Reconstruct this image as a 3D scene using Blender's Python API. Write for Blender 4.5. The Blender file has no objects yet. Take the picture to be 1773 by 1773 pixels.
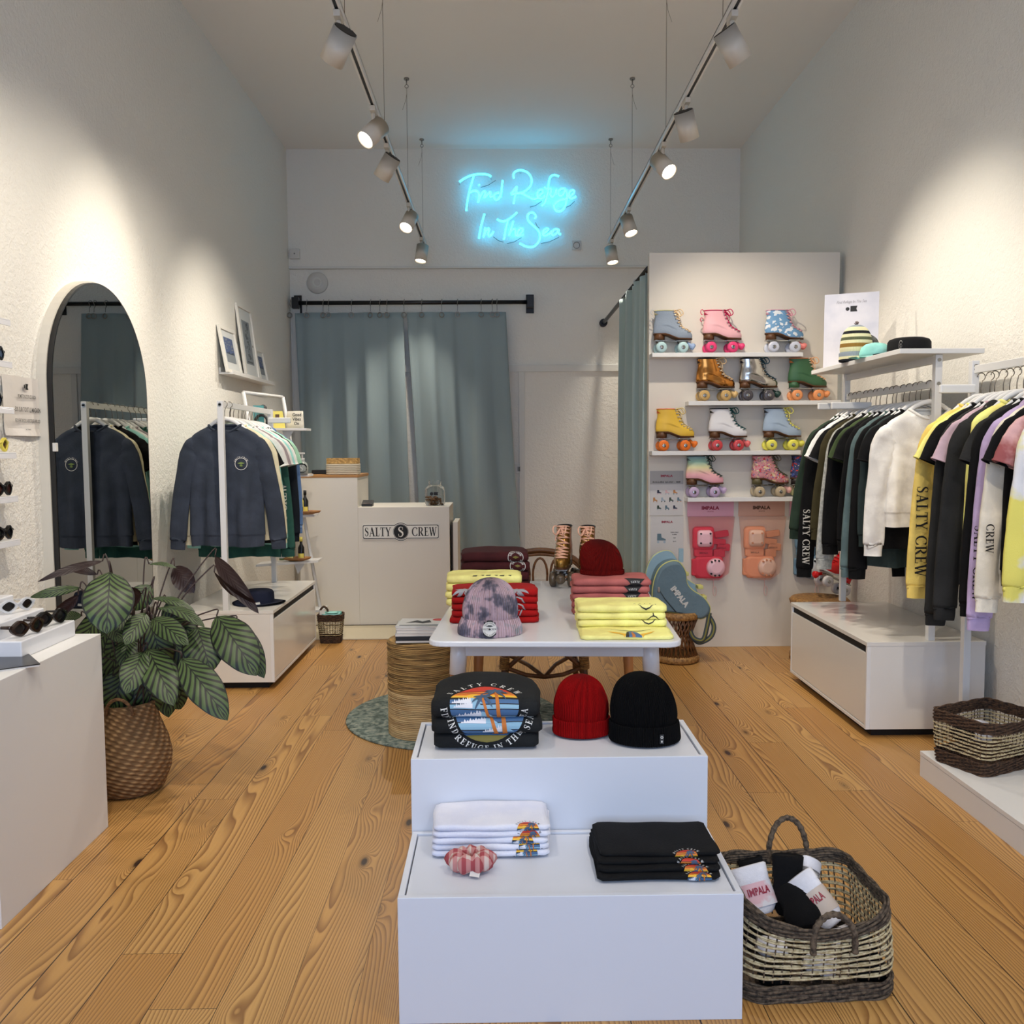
import bpy, bmesh, math, random
from math import sin, cos, pi, radians, sqrt, atan2
from mathutils import Vector, Matrix
random.seed(7)
SC = bpy.context.scene
COL = SC.collection
# ------------------------------------------------------------------ camera
cam_data = bpy.data.cameras.new('camera'); cam = bpy.data.objects.new('camera', cam_data); COL.objects.link(cam)
yaw, pitch, roll = 0.01331, 0.07098, 0.006
fwd = Vector((sin(yaw)*cos(pitch), cos(yaw)*cos(pitch), -sin(pitch)))
rt = Vector((cos(yaw), -sin(yaw), 0)); up = rt.cross(fwd)
rt2 = rt*cos(roll) - up*sin(roll); up2 = up*cos(roll) + rt*sin(roll)
cm = Matrix((rt2, up2, -fwd)).transposed().to_4x4(); cm.translation = (0, 0, 1.45)
cam.matrix_world = cm
cam_data.sensor_width = 36; cam_data.lens = 1540/1773*36
cam_data.clip_start = 0.05
SC.camera = cam
# ------------------------------------------------------------------ world, window light, exposure
wd = bpy.data.worlds.new('world'); SC.world = wd; wd.use_nodes = True
wd.node_tree.nodes['Background'].inputs[0].default_value = (0.45, 0.6, 1, 1)
wd.node_tree.nodes['Background'].inputs[1].default_value = 1.0
def area(name, loc, target, sx, sy, power, col):
    l = bpy.data.lights.new(name, 'AREA'); l.shape = 'RECTANGLE'; l.size = sx; l.size_y = sy
    l.energy = power; l.color = col
    o = bpy.data.objects.new(name, l); COL.objects.link(o); o.location = loc
    o.rotation_euler = (Vector(target)-Vector(loc)).to_track_quat('-Z', 'Y').to_euler()
    return o
area('shop_window_daylight', (0.1, -2.3, 1.9), (0.1, 3, 0.9), 3.4, 2.8, 56, (0.52, 0.70, 1.0))
SC.view_settings.view_transform = 'Standard'; SC.view_settings.look = 'None'
SC.view_settings.gamma = 1; SC.view_settings.use_curve_mapping = False
SC.view_settings.exposure = 0.66
SC.cycles.max_bounces = 8; SC.cycles.sample_clamp_indirect = 4
SPOT_W = 62.0; SPOT_COL = (1.0, 0.90, 0.77)
# ------------------------------------------------------------------ materials
def lin(c):
    c = c/255
    return c/12.92 if c <= 0.04045 else ((c+0.055)/1.055)**2.4
def rgb(c): return (lin(c[0]), lin(c[1]), lin(c[2]), 1)
class NT:
    def __init__(s, m):
        m.use_nodes = True; s.t = m.node_tree; s.b = s.t.nodes['Principled BSDF']
    def n(s, typ, **kw):
        o = s.t.nodes.new(typ)
        for k, v in kw.items():
            if k.startswith('i_'): o.inputs[int(k[2:])].default_value = v
            else: setattr(o, k, v)
        return o
    def l(s, a, b): s.t.links.new(a, b)
    def math(s, op, a, b=None, c=None):
        o = s.n('ShaderNodeMath', operation=op)
        for i, q in enumerate((a, b, c)):
            if q is None: continue
            if hasattr(q, 'links'): s.l(q, o.inputs[i])
            else: o.inputs[i].default_value = q
        return o.outputs[0]
    def mix(s, f, a, b):
        o = s.n('ShaderNodeMix', data_type='RGBA')
        for i, q in ((0, f), (6, a), (7, b)):
            if hasattr(q, 'links'): s.l(q, o.inputs[i])
            else: o.inputs[i].default_value = q
        return o.outputs[2]
    def ramp(s, f, stops, interp='LINEAR'):
        o = s.n('ShaderNodeValToRGB'); o.color_ramp.interpolation = interp
        e = o.color_ramp.elements
        while len(e) < len(stops): e.new(0.5)
        for i, (p, c) in enumerate(stops): e[i].position = p; e[i].color = c
        s.l(f, o.inputs[0]); return o.outputs[0]
    def bump(s, h, dist=0.002, strength=1.0, nrm=None):
        o = s.n('ShaderNodeBump'); o.inputs['Distance'].default_value = dist; o.inputs['Strength'].default_value = strength
        s.l(h, o.inputs['Height'])
        if nrm: s.l(nrm, o.inputs['Normal'])
        s.l(o.outputs[0], s.b.inputs['Normal']); return o.outputs[0]
    def noise(s, vec, scale, detail=3, rough=0.5, dist=0):
        o = s.n('ShaderNodeTexNoise'); o.inputs['Scale'].default_value = scale; o.inputs['Detail'].default_value = detail
        o.inputs['Roughness'].default_value = rough; o.inputs['Distortion'].default_value = dist
        if vec: s.l(vec, o.inputs['Vector'])
        return o.outputs[0]
    def obj(s): return s.n('ShaderNodeTexCoord').outputs['Object']
    def scalev(s, v, sc):
        o = s.n('ShaderNodeMapping'); o.inputs['Scale'].default_value = sc; s.l(v, o.inputs[0]); return o.outputs[0]
MC = {}
def mat(name, col, rough=0.5, metal=0, bump=None, var=None, **kw):
    if name in MC: return MC[name]
    m = bpy.data.materials.new(name); MC[name] = m; t = NT(m); b = t.b
    b.inputs['Base Color'].default_value = rgb(col); b.inputs['Roughness'].default_value = rough; b.inputs['Metallic'].default_value = metal
    for k, v in kw.items():
        b.inputs[k.replace('_', ' ').title().replace('Ior', 'IOR')].default_value = v
    if bump or var:
        oc = t.obj()
    if var:   # (scale, second colour, lo, hi)
        f = t.noise(oc, var[0], 4, 0.55)
        a = t.n('ShaderNodeMapRange'); a.inputs[1].default_value = var[2]; a.inputs[2].default_value = var[3]; t.l(f, a.inputs[0])
        t.l(t.mix(a.outputs[0], rgb(col), rgb(var[1])), b.inputs['Base Color'])
    if bump:  # (scale, distance)
        t.bump(t.noise(oc, bump[0], 3, 0.6), bump[1])
    return m
def fab(name, col, var=None, rough=0.9):
    return mat(name, col, rough, bump=(260, 0.0012), var=var or (9, tuple(min(255, int(c*1.12+4)) for c in col), 0.4, 0.65), sheen_weight=0.0, specular_ior_level=0.25)
def emis(name, col, st):
    if name in MC: return MC[name]
    m = mat(name, (200, 200, 200), 0.4); b = m.node_tree.nodes['Principled BSDF']
    b.inputs['Emission Color'].default_value = col + (1,); b.inputs['Emission Strength'].default_value = st; return m
# ------------------------------------------------------------------ mesh builder
class MB:
    def __init__(s): s.v = []; s.f = []; s.m = []; s.s = []; s.uv = None
    def add(s, vs, fs, mi=0, sm=False, M=None):
        o = len(s.v)
        for p in vs:
            p = Vector(p)
            s.v.append(tuple(M @ p) if M else tuple(p))
        for q in fs:
            s.f.append(tuple(o+i for i in q)); s.m.append(mi); s.s.append(sm)
        return s
    def bx(s, x0, x1, y0, y1, z0, z1, mi=0, M=None):
        vs = [(x, y, z) for x in (x0, x1) for y in (y0, y1) for z in (z0, z1)]
        return s.add(vs, [(0, 1, 3, 2), (4, 6, 7, 5), (0, 4, 5, 1), (2, 3, 7, 6), (0, 2, 6, 4), (1, 5, 7, 3)], mi, False, M)
    def loft(s, rings, cap=(True, True), mi=0, sm=True, M=None, loop=False, closed=True):
        n = len(rings[0]); vs = [p for r in rings for p in r]; fs = []
        K = len(rings)
        for k in range(K if loop else K-1):
            a = k*n; b = ((k+1) % K)*n
            for i in range(n if closed else n-1):
                j = (i+1) % n
                fs.append((a+i, a+j, b+j, b+i))
        o = len(s.v); s.add(vs, fs, mi, sm, M)
        if not loop:
            if cap[0]: s.f.append(tuple(o+i for i in reversed(range(n)))); s.m.append(mi); s.s.append(False)
            if cap[1]: s.f.append(tuple(o+(K-1)*n+i for i in range(n))); s.m.append(mi); s.s.append(False)
        return s
    def tube(s, pts, r, n=8, mi=0, closed=False, sq=1.0, M=None, cap=(True, True), nrm=None):
        P = [Vector(p) for p in pts]; K = len(P)
        if not isinstance(r, (list, tuple)): r = [r]*K
        T = []
        for i in range(K):
            a = P[i-1] if (i > 0 or closed) else P[i]; b = P[(i+1) % K] if (i < K-1 or closed) else P[i]
            t = b-a; T.append(t.normalized() if t.length > 1e-9 else Vector((0, 0, 1)))
        N = Vector(nrm) if nrm else (Vector((0, 0, 1)) if abs(T[0].z) < 0.9 else Vector((1, 0, 0)))
        rings = []
        for i in range(K):
            N = (N - T[i]*N.dot(T[i]))
            N = N.normalized() if N.length > 1e-6 else T[i].orthogonal().normalized()
            B = T[i].cross(N)
            rings.append([P[i] + (N*cos(2*pi*k/n)*sq + B*sin(2*pi*k/n))*r[i] for k in range(n)])
        return s.loft(rings, cap, mi, True, M, loop=closed)
    def cyl(s, a, b, r, n=16, mi=0, M=None, r2=None):
        return s.tube([a, b], [r, r if r2 is None else r2], n, mi, M=M)
    def lathe(s, prof, n=24, c=(0, 0, 0), mi=0, M=None, sx=1, sy=1, cap=(True, True), sm=True):
        rings = [[(c[0]+r*sx*cos(2*pi*k/n), c[1]+r*sy*sin(2*pi*k/n), c[2]+z) for k in range(n)] for r, z in prof]
        return s.loft(rings, cap, mi, sm, M)
    def prism(s, pts, h, mi=0, M=None):   # 2-D outline in local XY, thickness along +Z
        n = len(pts); vs = [(x, y, 0) for x, y in pts]+[(x, y, h) for x, y in pts]
        return s.add(vs, [tuple(reversed(range(n))), tuple(range(n, 2*n))]+[(i, (i+1) % n, n+(i+1) % n, n+i) for i in range(n)], mi, False, M)
    def flat(s, shape, fn, mi=0):
        vs, fs = shape
        return s.add([fn(x, y) for x, y in vs], fs, mi)
    def build(s, name, mats, parent=None, off=None, bevel=0, sub=0):
        if not isinstance(mats, (list, tuple)): mats = [mats]
        me = bpy.data.meshes.new(name)
        vs = s.v if off is None else [(x-off[0], y-off[1], z-off[2]) for x, y, z in s.v]
        me.from_pydata(vs, [], s.f)
        for q in mats: me.materials.append(q)
        me.polygons.foreach_set('material_index', s.m); me.polygons.foreach_set('use_smooth', s.s)
        if s.uv:
            L = me.uv_layers.new(name='UVMap')
            for lo in me.loops: L.data[lo.index].uv = s.uv[lo.vertex_index]
        me.update()
        o = bpy.data.objects.new(name, me); COL.objects.link(o)
        if parent is not None: o.parent = parent
        if bevel:
            b = o.modifiers.new('bevel', 'BEVEL'); b.width = bevel; b.segments = 2; b.limit_method = 'ANGLE'; b.angle_limit = radians(50)
        if sub:
            b = o.modifiers.new('sub', 'SUBSURF'); b.levels = sub; b.render_levels = sub
        return o
def tag(o, label, cat, group=None):
    o['label'] = label; o['category'] = cat
    if group: o['group'] = group
    return o
def thing(name, label, cat, loc=(0, 0, 0), rz=0, group=None):
    o = bpy.data.objects.new(name, None); COL.objects.link(o); o.location = loc; o.rotation_euler = (0, 0, rz)
    o.empty_display_size = 0.05
    return tag(o, label, cat, group)
def struct(o): o['kind'] = 'structure'; return o
def dup(root, loc, rz=None, label=None, group=None):
    def cp(o, par):
        c = o.copy(); COL.objects.link(c)
        if par is not None: c.parent = par
        for ch in [x for x in list(COL.objects) if x.parent == o]: cp(ch, c)
        return c
    r = cp(root, None); r.location = loc
    if rz is not None: r.rotation_euler = (0, 0, rz)
    if label: r['label'] = label
    if group: r['group'] = group
    return r
def TR(loc=(0, 0, 0), rz=0, rx=0, ry=0, s=1):
    return Matrix.Translation(loc) @ Matrix.Rotation(rz, 4, 'Z') @ Matrix.Rotation(ry, 4, 'Y') @ Matrix.Rotation(rx, 4, 'X') @ Matrix.Scale(s, 4)
def ease(t): return t*t*(3-2*t)
def interp(tab, t):
    if t <= tab[0][0]: return tab[0][1:]
    for a, b in zip(tab, tab[1:]):
        if t <= b[0]:
            k = (t-a[0])/(b[0]-a[0]); return [p+(q-p)*k for p, q in zip(a[1:], b[1:])]
    return tab[-1][1:]
def smooth_path(P, k=6, closed=False):
    P = [Vector(p) for p in P]; n = len(P); out = []
    for i in range(n if closed else n-1):
        if closed: a, b, c, d = P[i-1], P[i], P[(i+1) % n], P[(i+2) % n]
        else: a, b, c, d = P[max(i-1, 0)], P[i], P[i+1], P[min(i+2, n-1)]
        for j in range(k):
            t = j/k
            out.append(0.5*((2*b)+(c-a)*t+(2*a-5*b+4*c-d)*t*t+(3*b-a-3*c+d)*t**3))
    if not closed: out.append(P[-1])
    return out
# ------------------------------------------------------------------ lettering
_tc = {}
def sans(txt, h, bold=0.0, sx=1.0, align='CENTER', shear=0.0):
    key = (txt, bold, shear)
    if key not in _tc:
        c = bpy.data.curves.new('t', 'FONT'); c.body = txt; c.size = 1; c.offset = bold; c.shear = shear; c.resolution_u = 2; c.fill_mode = 'FRONT'
        o = bpy.data.objects.new('t', c); COL.objects.link(o)
        me = bpy.data.meshes.new_from_object(o)
        vs = [(v.co.x, v.co.y) for v in me.vertices]; fs = [tuple(p.vertices) for p in me.polygons]
        bpy.data.objects.remove(o); bpy.data.meshes.remove(me); bpy.data.curves.remove(c)
        _tc[key] = (vs, fs)
    vs, fs = _tc[key]
    if not vs: return ([], [])
    x0 = min(v[0] for v in vs); x1 = max(v[0] for v in vs)
    k = h/0.72; ox = {'CENTER': (x0+x1)/2, 'LEFT': x0, 'RIGHT': x1}[align]
    return ([((x-ox)*k*sx, y*k) for x, y in vs], fs)
def textw(sh): return max(v[0] for v in sh[0])-min(v[0] for v in sh[0])
def stroke2(pts, w):
    out = []; n = len(pts)
    if not isinstance(w, (list, tuple)): w = [w]*n
    L = []; R = []
    for i in range(n):
        a = pts[max(i-1, 0)]; b = pts[min(i+1, n-1)]
        dx, dy = b[0]-a[0], b[1]-a[1]; l = sqrt(dx*dx+dy*dy) or 1; nx, ny = -dy/l, dx/l
        L.append((pts[i][0]+nx*w[i]/2, pts[i][1]+ny*w[i]/2)); R.append((pts[i][0]-nx*w[i]/2, pts[i][1]-ny*w[i]/2))
    return [[R[i], R[i+1], L[i+1], L[i]] for i in range(n-1)]
def _r(x0, y0, x1, y1): return [[(x0, y0), (x1, y0), (x1, y1), (x0, y1)]]
def _arc(cx, cy, rx, ry, a0, a1, tk, tn, n=14):
    P = []; W = []
    for i in range(n+1):
        a = radians(a0+(a1-a0)*i/n); P.append((cx+rx*cos(a), cy+ry*sin(a))); W.append(tn+(tk-tn)*abs(cos(a))**1.3)
    return stroke2(P, W)
_S = stroke2([(.5, .78), (.44, .93), (.3, .97), (.16, .9), (.12, .76), (.2, .62), (.34, .53), (.47, .42), (.5, .26), (.43, .1), (.28, .03), (.13, .08), (.08, .24)],
             [.05, .05, .06, .1, .14, .16, .18, .16, .14, .1, .06, .05, .05])
GL = {
 'I': (.42, _r(.13, 0, .3, 1)+_r(.03, 0, .4, .06)+_r(.03, .94, .4, 1)),
 'L': (.66, _r(.13, 0, .3, 1)+_r(.03, 0, .6, .07)+_r(.03, .94, .4, 1)+_r(.55, 0, .6, .3)),
 'T': (.74, _r(.29, 0, .46, 1)+_r(.19, 0, .56, .06)+_r(.03, .93, .72, 1)+_r(.03, .72, .08, 1)+_r(.67, .72, .72, 1)),
 'F': (.68, _r(.13, 0, .3, 1)+_r(.03, 0, .4, .06)+_r(.03, .93, .62, 1)+_r(.57, .74, .62, 1)+_r(.3, .48, .5, .55)+_r(.46, .38, .5, .65)),
 'E': (.7, _r(.13, 0, .3, 1)+_r(.03, 0, .64, .07)+_r(.03, .93, .62, 1)+_r(.57, .74, .62, 1)+_r(.59, 0, .64, .27)+_r(.3, .48, .5, .55)+_r(.46, .38, .5, .65)),
 'A': (.82, stroke2([(.12, 0), (.4, 1)], .07)+stroke2([(.38, 1), (.68, 0)], .18)+_r(.2, .3, .58, .37)+_r(.0, 0, .24, .06)+_r(.52, 0, .84, .06)),
 'Y': (.78, stroke2([(.12, 1), (.4, .42)], .17)+stroke2([(.69, 1), (.4, .42)], .07)+_r(.31, 0, .48, .48)+_r(0, .94, .28, 1)+_r(.55, .94, .82, 1)+_r(.22, 0, .57, .06)),
 'W': (1.1, stroke2([(.12, 1), (.34, 0)], .16)+stroke2([(.34, 0), (.54, .9)], .07)+stroke2([(.5, 1), (.75, 0)], .16)+stroke2([(.75, 0), (.98, 1)], .07)+_r(0, .94, .27, 1)+_r(.4, .94, .64, 1)+_r(.87, .94, 1.1, 1)),
 'C': (.8, _arc(.46, .5, .38, .48, 40, 320, .18, .06)+_r(.68, .66, .73, .98)+_r(.7, .08, .75, .3)),
 'O': (.92, _arc(.46, .5, .36, .47, 0, 360, .18, .06, 24)),
 'G': (.86, _arc(.46, .5, .38, .48, 40, 320, .18, .06)+_r(.68, .66, .73, .98)+_r(.62, .1, .78, .45)+_r(.52, .41, .86, .47)),
 'R': (.84, _r(.13, 0, .3, 1)+_r(.03, 0, .4, .06)+_r(.03, .94, .4, 1)+_arc(.4, .74, .23, .23, 90, -90, .17, .06)+stroke2([(.4, .5), (.7, .03)], .17)+_r(.6, 0, .86, .06)),
 'D': (.84, _r(.13, 0, .3, 1)+_r(.03, 0, .4, .06)+_r(.03, .94, .4, 1)+_arc(.34, .5, .38, .47, 90, -90, .18, .06)),
 'U': (.84, _r(.12, .3, .29, 1)+_arc(.42, .3, .215, .27, 180, 360, .15, .07)+_r(.6, .3, .67, 1)+_r(.02, .94, .39, 1)+_r(.5, .94, .78, 1)),
 'N': (.88, _r(.14, 0, .21, 1)+stroke2([(.15, 1), (.7, 0)], .18)+_r(.66, 0, .73, 1)+_r(.02, 0, .33, .06)+_r(.0, .94, .22, 1)+_r(.55, .94, .86, 1)),
 'H': (.9, _r(.13, 0, .3, 1)+_r(.6, 0, .77, 1)+_r(.3, .47, .6, .54)+_r(.03, 0, .4, .06)+_r(.03, .94, .4, 1)+_r(.5, 0, .87, .06)+_r(.5, .94, .87, 1)),
 'S': (.62, _S+_r(.46, .7, .51, .95)+_r(.08, .05, .13, .3)),
 'P': (.76, _r(.13, 0, .3, 1)+_r(.03, 0, .4, .06)+_r(.03, .94, .4, 1)+_arc(.4, .72, .23, .25, 90, -90, .17, .06)),
 ' ': (.4, []),
}
def serif(txt, h, sx=1.0, track=.04):     # -> list of 2-D polygons centred on x
    out = []; x = 0
    for ch in txt:
        a, ps = GL[ch]
        out += [[((x+px)*h*sx, py*h) for px, py in q] for q in ps]; x += a+track
    w = (x-track)*h*sx
    return [[(px-w/2, py) for px, py in q] for q in out], w
def serif_arc(txt, h, cx, cy, rx, ry, a0, a1, flip=False, sx=1.0):   # letters along an ellipse, degrees
    out = []; tot = sum(GL[c][0]+.08 for c in txt); x = 0
    for ch in txt:
        a, ps = GL[ch]; t = (x+a/2)/tot; an = radians(a0+(a1-a0)*t)
        bx_, by_ = cx+rx*cos(an), cy+ry*sin(an)
        tx, ty = -rx*sin(an), ry*cos(an)
        if not flip: tx, ty = -tx, -ty
        l = sqrt(tx*tx+ty*ty); tx /= l; ty /= l; ux, uy = -ty, tx
        for q in ps:
            out.append([(bx_+((px-a/2)*sx*tx+(py-.5)*ux)*h, by_+((px-a/2)*sx*ty+(py-.5)*uy)*h) for px, py in q])
        x += a+.08
    return out
def clip(poly, y, keep_above):
    out = []; n = len(poly)
    for i in range(n):
        a, b = poly[i], poly[(i+1) % n]
        ia = (a[1] >= y) == keep_above or a[1] == y; ib = (b[1] >= y) == keep_above or b[1] == y
        if ia: out.append(a)
        if ia != ib:
            t = (y-a[1])/(b[1]-a[1]); out.append((a[0]+(b[0]-a[0])*t, y))
    return out
def strips(poly, dy, ymin=-9, ymax=9):
    p = clip(clip(poly, ymin, True), ymax, False) if poly else []
    if len(p) < 3: return []
    lo = min(q[1] for q in p); hi = max(q[1] for q in p); out = []
    y = math.floor(lo/dy)*dy
    while y < hi-1e-7:
        q = clip(clip(p, y, True), y+dy, False)
        if len(q) >= 3: out.append(q)
        y += dy
    return out
def tiles(poly, dy, ymin=-9, ymax=9, dx=.012):
    out = []
    for q in strips(poly, dy, ymin, ymax):
        if max(p[0] for p in q)-min(p[0] for p in q) > dx*1.5: out += [[(b, a) for a, b in w] for w in strips([(b, a) for a, b in q], dx)]
        else: out.append(q)
    return out
def circ(cx, cy, rx, ry=None, n=28, a0=0, a1=360):
    ry = rx if ry is None else ry
    m = n if a1-a0 == 360 else n+1
    return [(cx+rx*cos(radians(a0+(a1-a0)*i/n)), cy+ry*sin(radians(a0+(a1-a0)*i/n))) for i in range(m)]
def ringq(cx, cy, r0, r1, n=28, a0=0, a1=360, ky=1.0):
    A = [radians(a0+(a1-a0)*i/n) for i in range(n+1)]
    return [[(cx+r0*cos(a), cy+r0*ky*sin(a)), (cx+r1*cos(a), cy+r1*ky*sin(a)), (cx+r1*cos(b), cy+r1*ky*sin(b)), (cx+r0*cos(b), cy+r0*ky*sin(b))] for a, b in zip(A, A[1:])]
def shp(polys):
    vs = []; fs = []
    for p in polys:
        fs.append(tuple(range(len(vs), len(vs)+len(p)))); vs += p
    return vs, fs
def xf(polys, s=1, dx=0, dy=0, rot=0):
    c, n = cos(rot), sin(rot)
    return [[((x*c-y*n)*s+dx, (x*n+y*c)*s+dy) for x, y in p] for p in polys]
def front(x, y, z): return lambda u, v: (x+u, y, z+v)           # print on a surface facing -Y
# ================================================================== materials of the room
XL, XR, YB, ZC, YF = -2.13, 2.46, 9.25, 4.47, -2.4
def wall_mat():
    m = mat('plaster_wall', (232, 229, 220), 0.85); t = NT(m); oc = t.obj()
    a = t.noise(oc, 38, 3, 0.55); b = t.noise(oc, 110, 2, 0.5)
    t.bump(t.math('ADD', t.math('MULTIPLY', a, 0.75), t.math('MULTIPLY', b, 0.35)), 0.009, 0.9); return m
WALL = wall_mat()
CEIL = mat('ceiling_paint', (236, 234, 228), 0.9)
WHITE = mat('white_board', (228, 226, 222), 0.38, bump=(30, 0.0004))
GLOSS = mat('white_gloss', (226, 222, 214), 0.12)
PANEL = mat('panel_white', (222, 214, 200), 0.55, bump=(20, 0.0004))
TRIM = mat('trim_paint', (216, 215, 208), 0.6)
BLACK = mat('black_metal', (14, 15, 17), 0.4)
RACK = mat('rack_white_metal', (222, 221, 218), 0.3)
STEEL = mat('steel', (150, 148, 143), 0.28, 1)
WIRE = mat('hook_wire', (120, 112, 100), 0.3, 1)
HANG = mat('hanger_white', (226, 224, 220), 0.35)
DARK = mat('dark_recess', (12, 11, 11), 0.7)
def floor_mat():
    m = mat('pine_floor', (190, 140, 84), 0.36); t = NT(m); oc = t.obj()
    sp = t.n('ShaderNodeSeparateXYZ'); t.l(oc, sp.inputs[0]); x, y = sp.outputs[0], sp.outputs[1]
    W, Lp = 0.178, 2.3
    xi = t.math('DIVIDE', t.math('ADD', x, 0.035), W); idx = t.math('FLOOR', xi); fx = t.math('SUBTRACT', xi, idx)
    wn = t.n('ShaderNodeTexWhiteNoise', noise_dimensions='1D'); t.l(idx, wn.inputs['W'])
    yi = t.math('ADD', t.math('DIVIDE', y, Lp), t.math('MULTIPLY', wn.outputs[0], 3.7)); seg = t.math('FLOOR', yi); fy = t.math('SUBTRACT', yi, seg)
    w2 = t.n('ShaderNodeTexWhiteNoise', noise_dimensions='2D')
    cb = t.n('ShaderNodeCombineXYZ'); t.l(idx, cb.inputs[0]); t.l(seg, cb.inputs[1]); t.l(cb.outputs[0], w2.inputs['Vector'])
    rnd = w2.outputs[0]
    gc = t.n('ShaderNodeCombineXYZ'); t.l(t.math('MULTIPLY', x, 5.0), gc.inputs[0]); t.l(t.math('MULTIPLY', y, 0.42), gc.inputs[1]); t.l(t.math('MULTIPLY', rnd, 37.0), gc.inputs[2])
    n1 = t.noise(gc.outputs[0], 1.0, 1.6, 0.4, 0.15)
    kv = t.n('ShaderNodeCombineXYZ'); t.l(t.math('MULTIPLY', x, 5.2), kv.inputs[0]); t.l(t.math('MULTIPLY', y, 1.9), kv.inputs[1]); t.l(t.math('MULTIPLY', rnd, 11.0), kv.inputs[2])
    vo = t.n('ShaderNodeTexVoronoi', feature='F1'); vo.inputs['Scale'].default_value = 1.0; t.l(kv.outputs[0], vo.inputs['Vector'])
    kd = vo.outputs['Distance']
    ks = t.math('MULTIPLY', t.math('POWER', 2.718, t.math('MULTIPLY', kd, -9.0)), 0.32)
    rings = t.math('MULTIPLY', t.math('ADD', t.math('ADD', t.math('MULTIPLY', n1, .62), ks), t.math('MULTIPLY', x, 1.9)), 40.0)
    fr = t.math('FRACT', rings)
    late = t.ramp(fr, [(0, (0, 0, 0, 1)), (0.35, (0.12, 0.12, 0.12, 1)), (0.72, (0.75, 0.75, 0.75, 1)), (0.86, (1, 1, 1, 1)), (0.93, (0.05, 0.05, 0.05, 1)), (1.0, (0, 0, 0, 1))])
    fc = t.n('ShaderNodeCombineXYZ'); t.l(t.math('MULTIPLY', x, 150), fc.inputs[0]); t.l(t.math('MULTIPLY', y, 3), fc.inputs[1])
    fine = t.noise(fc.outputs[0], 1, 2, 0.5)
    big = t.noise(oc, 1.3, 2, 0.5)
    c0 = t.ramp(rnd, [(0, rgb((202, 152, 86))), (0.35, rgb((190, 138, 72))), (0.7, rgb((210, 164, 98))), (1, rgb((196, 146, 80)))])
    cl = t.mix(t.math('MULTIPLY', late, 0.9), c0, rgb((110, 64, 26)))
    cl = t.mix(t.math('MULTIPLY', fine, 0.25), cl, rgb((150, 96, 48)))
    cl = t.mix(t.math('MULTIPLY', big, 0.22), cl, rgb((210, 166, 98)))
    kn = t.ramp(kd, [(0, (1, 1, 1, 1)), (0.045, (1, 1, 1, 1)), (0.075, (0.35, 0.35, 0.35, 1)), (0.13, (0, 0, 0, 1))])
    cl = t.mix(kn, cl, rgb((48, 26, 14)))
    ex = t.math('MULTIPLY', t.math('MINIMUM', fx, t.math('SUBTRACT', 1.0, fx)), W)
    ey = t.math('MULTIPLY', t.math('MINIMUM', fy, t.math('SUBTRACT', 1.0, fy)), Lp)
    gw = t.math('ADD', 0.0006, t.math('MULTIPLY', t.math('POWER', wn.outputs[0], 2.0), 0.0022))
    gx = t.math('LESS_THAN', ex, gw); gy = t.math('LESS_THAN', ey, 0.0009)
    gap = t.math('MAXIMUM', gx, gy)
    cl = t.mix(t.math('MULTIPLY', gap, 0.92), cl, rgb((30, 16, 8)))
    t.l(cl, t.b.inputs['Base Color'])
    t.l(t.math('ADD', 0.27, t.math('MULTIPLY', fine, 0.22)), t.b.inputs['Roughness'])
    t.bump(t.math('SUBTRACT', t.math('MULTIPLY', late, 0.12), gap), 0.0008, 0.6)
    return m
# ================================================================== shell
b = MB().bx(XL-.2, XR+.2, YF-.2, YB+.2, -.12, 0); struct(b.build('floor', floor_mat()))
b = MB().bx(XL-.2, XR+.2, YF-.2, YB+.2, ZC, ZC+.12); struct(b.build('ceiling', CEIL))
b = MB().bx(XL-.15, XL, YF-.2, YB+.2, 0, ZC); struct(b.build('wall_left', WALL))
b = MB().bx(XR, XR+.15, YF-.2, YB+.2, 0, ZC); struct(b.build('wall_right', WALL))
b = MB().bx(XL, XR, YB, YB+.15, 0, ZC); struct(b.build('wall_back', WALL))
b = MB(); b.bx(XL, -1.75, YF-.15, YF, 0, ZC); b.bx(1.95, XR, YF-.15, YF, 0, ZC); b.bx(-1.75, 1.95, YF-.15, YF, 3.45, ZC); b.bx(-1.75, 1.95, YF-.15, YF, 0, .35)
struct(b.build('wall_front', WALL))
wf = MB()
for x in (-1.75, .06, 1.9): wf.bx(x, x+.05, YF-.1, YF-.04, .35, 3.45)
wf.bx(-1.75, 1.95, YF-.1, YF-.04, .35, .4); wf.bx(-1.75, 1.95, YF-.1, YF-.04, 3.4, 3.45)
struct(wf.build('window_1', TRIM))
# ledge where the upper half of the back wall steps forward
b = MB().bx(XL, XR, YB-.035, YB, 3.31, ZC); struct(b.build('trim_1', WALL))
b = MB().bx(XL, XR, YB-.045, YB, 3.285, 3.31); struct(b.build('trim_2', TRIM, bevel=.004))
# door casing rail and post behind the curtains
b = MB(); b.bx(XL+.02, XR, YB-.022, YB, 2.24, 2.31); b.bx(XL+.02, XL+.10, YB-.03, YB, 0, 2.9); b.bx(.20, .26, YB-.018, YB, 0, 2.24)
struct(b.build('trim_3', TRIM, bevel=.003))
b = MB(); b.bx(XL, XL+.015, YF, YB, 0, .09); struct(b.build('baseboard_left', TRIM, bevel=.003))
b = MB(); b.bx(XR-.015, XR, YF, YB, 0, .09); struct(b.build('baseboard_right', TRIM, bevel=.003))
b = MB(); b.bx(XL, XR, YB-.015, YB, 0, .09); struct(b.build('baseboard_back', TRIM, bevel=.003))
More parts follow.
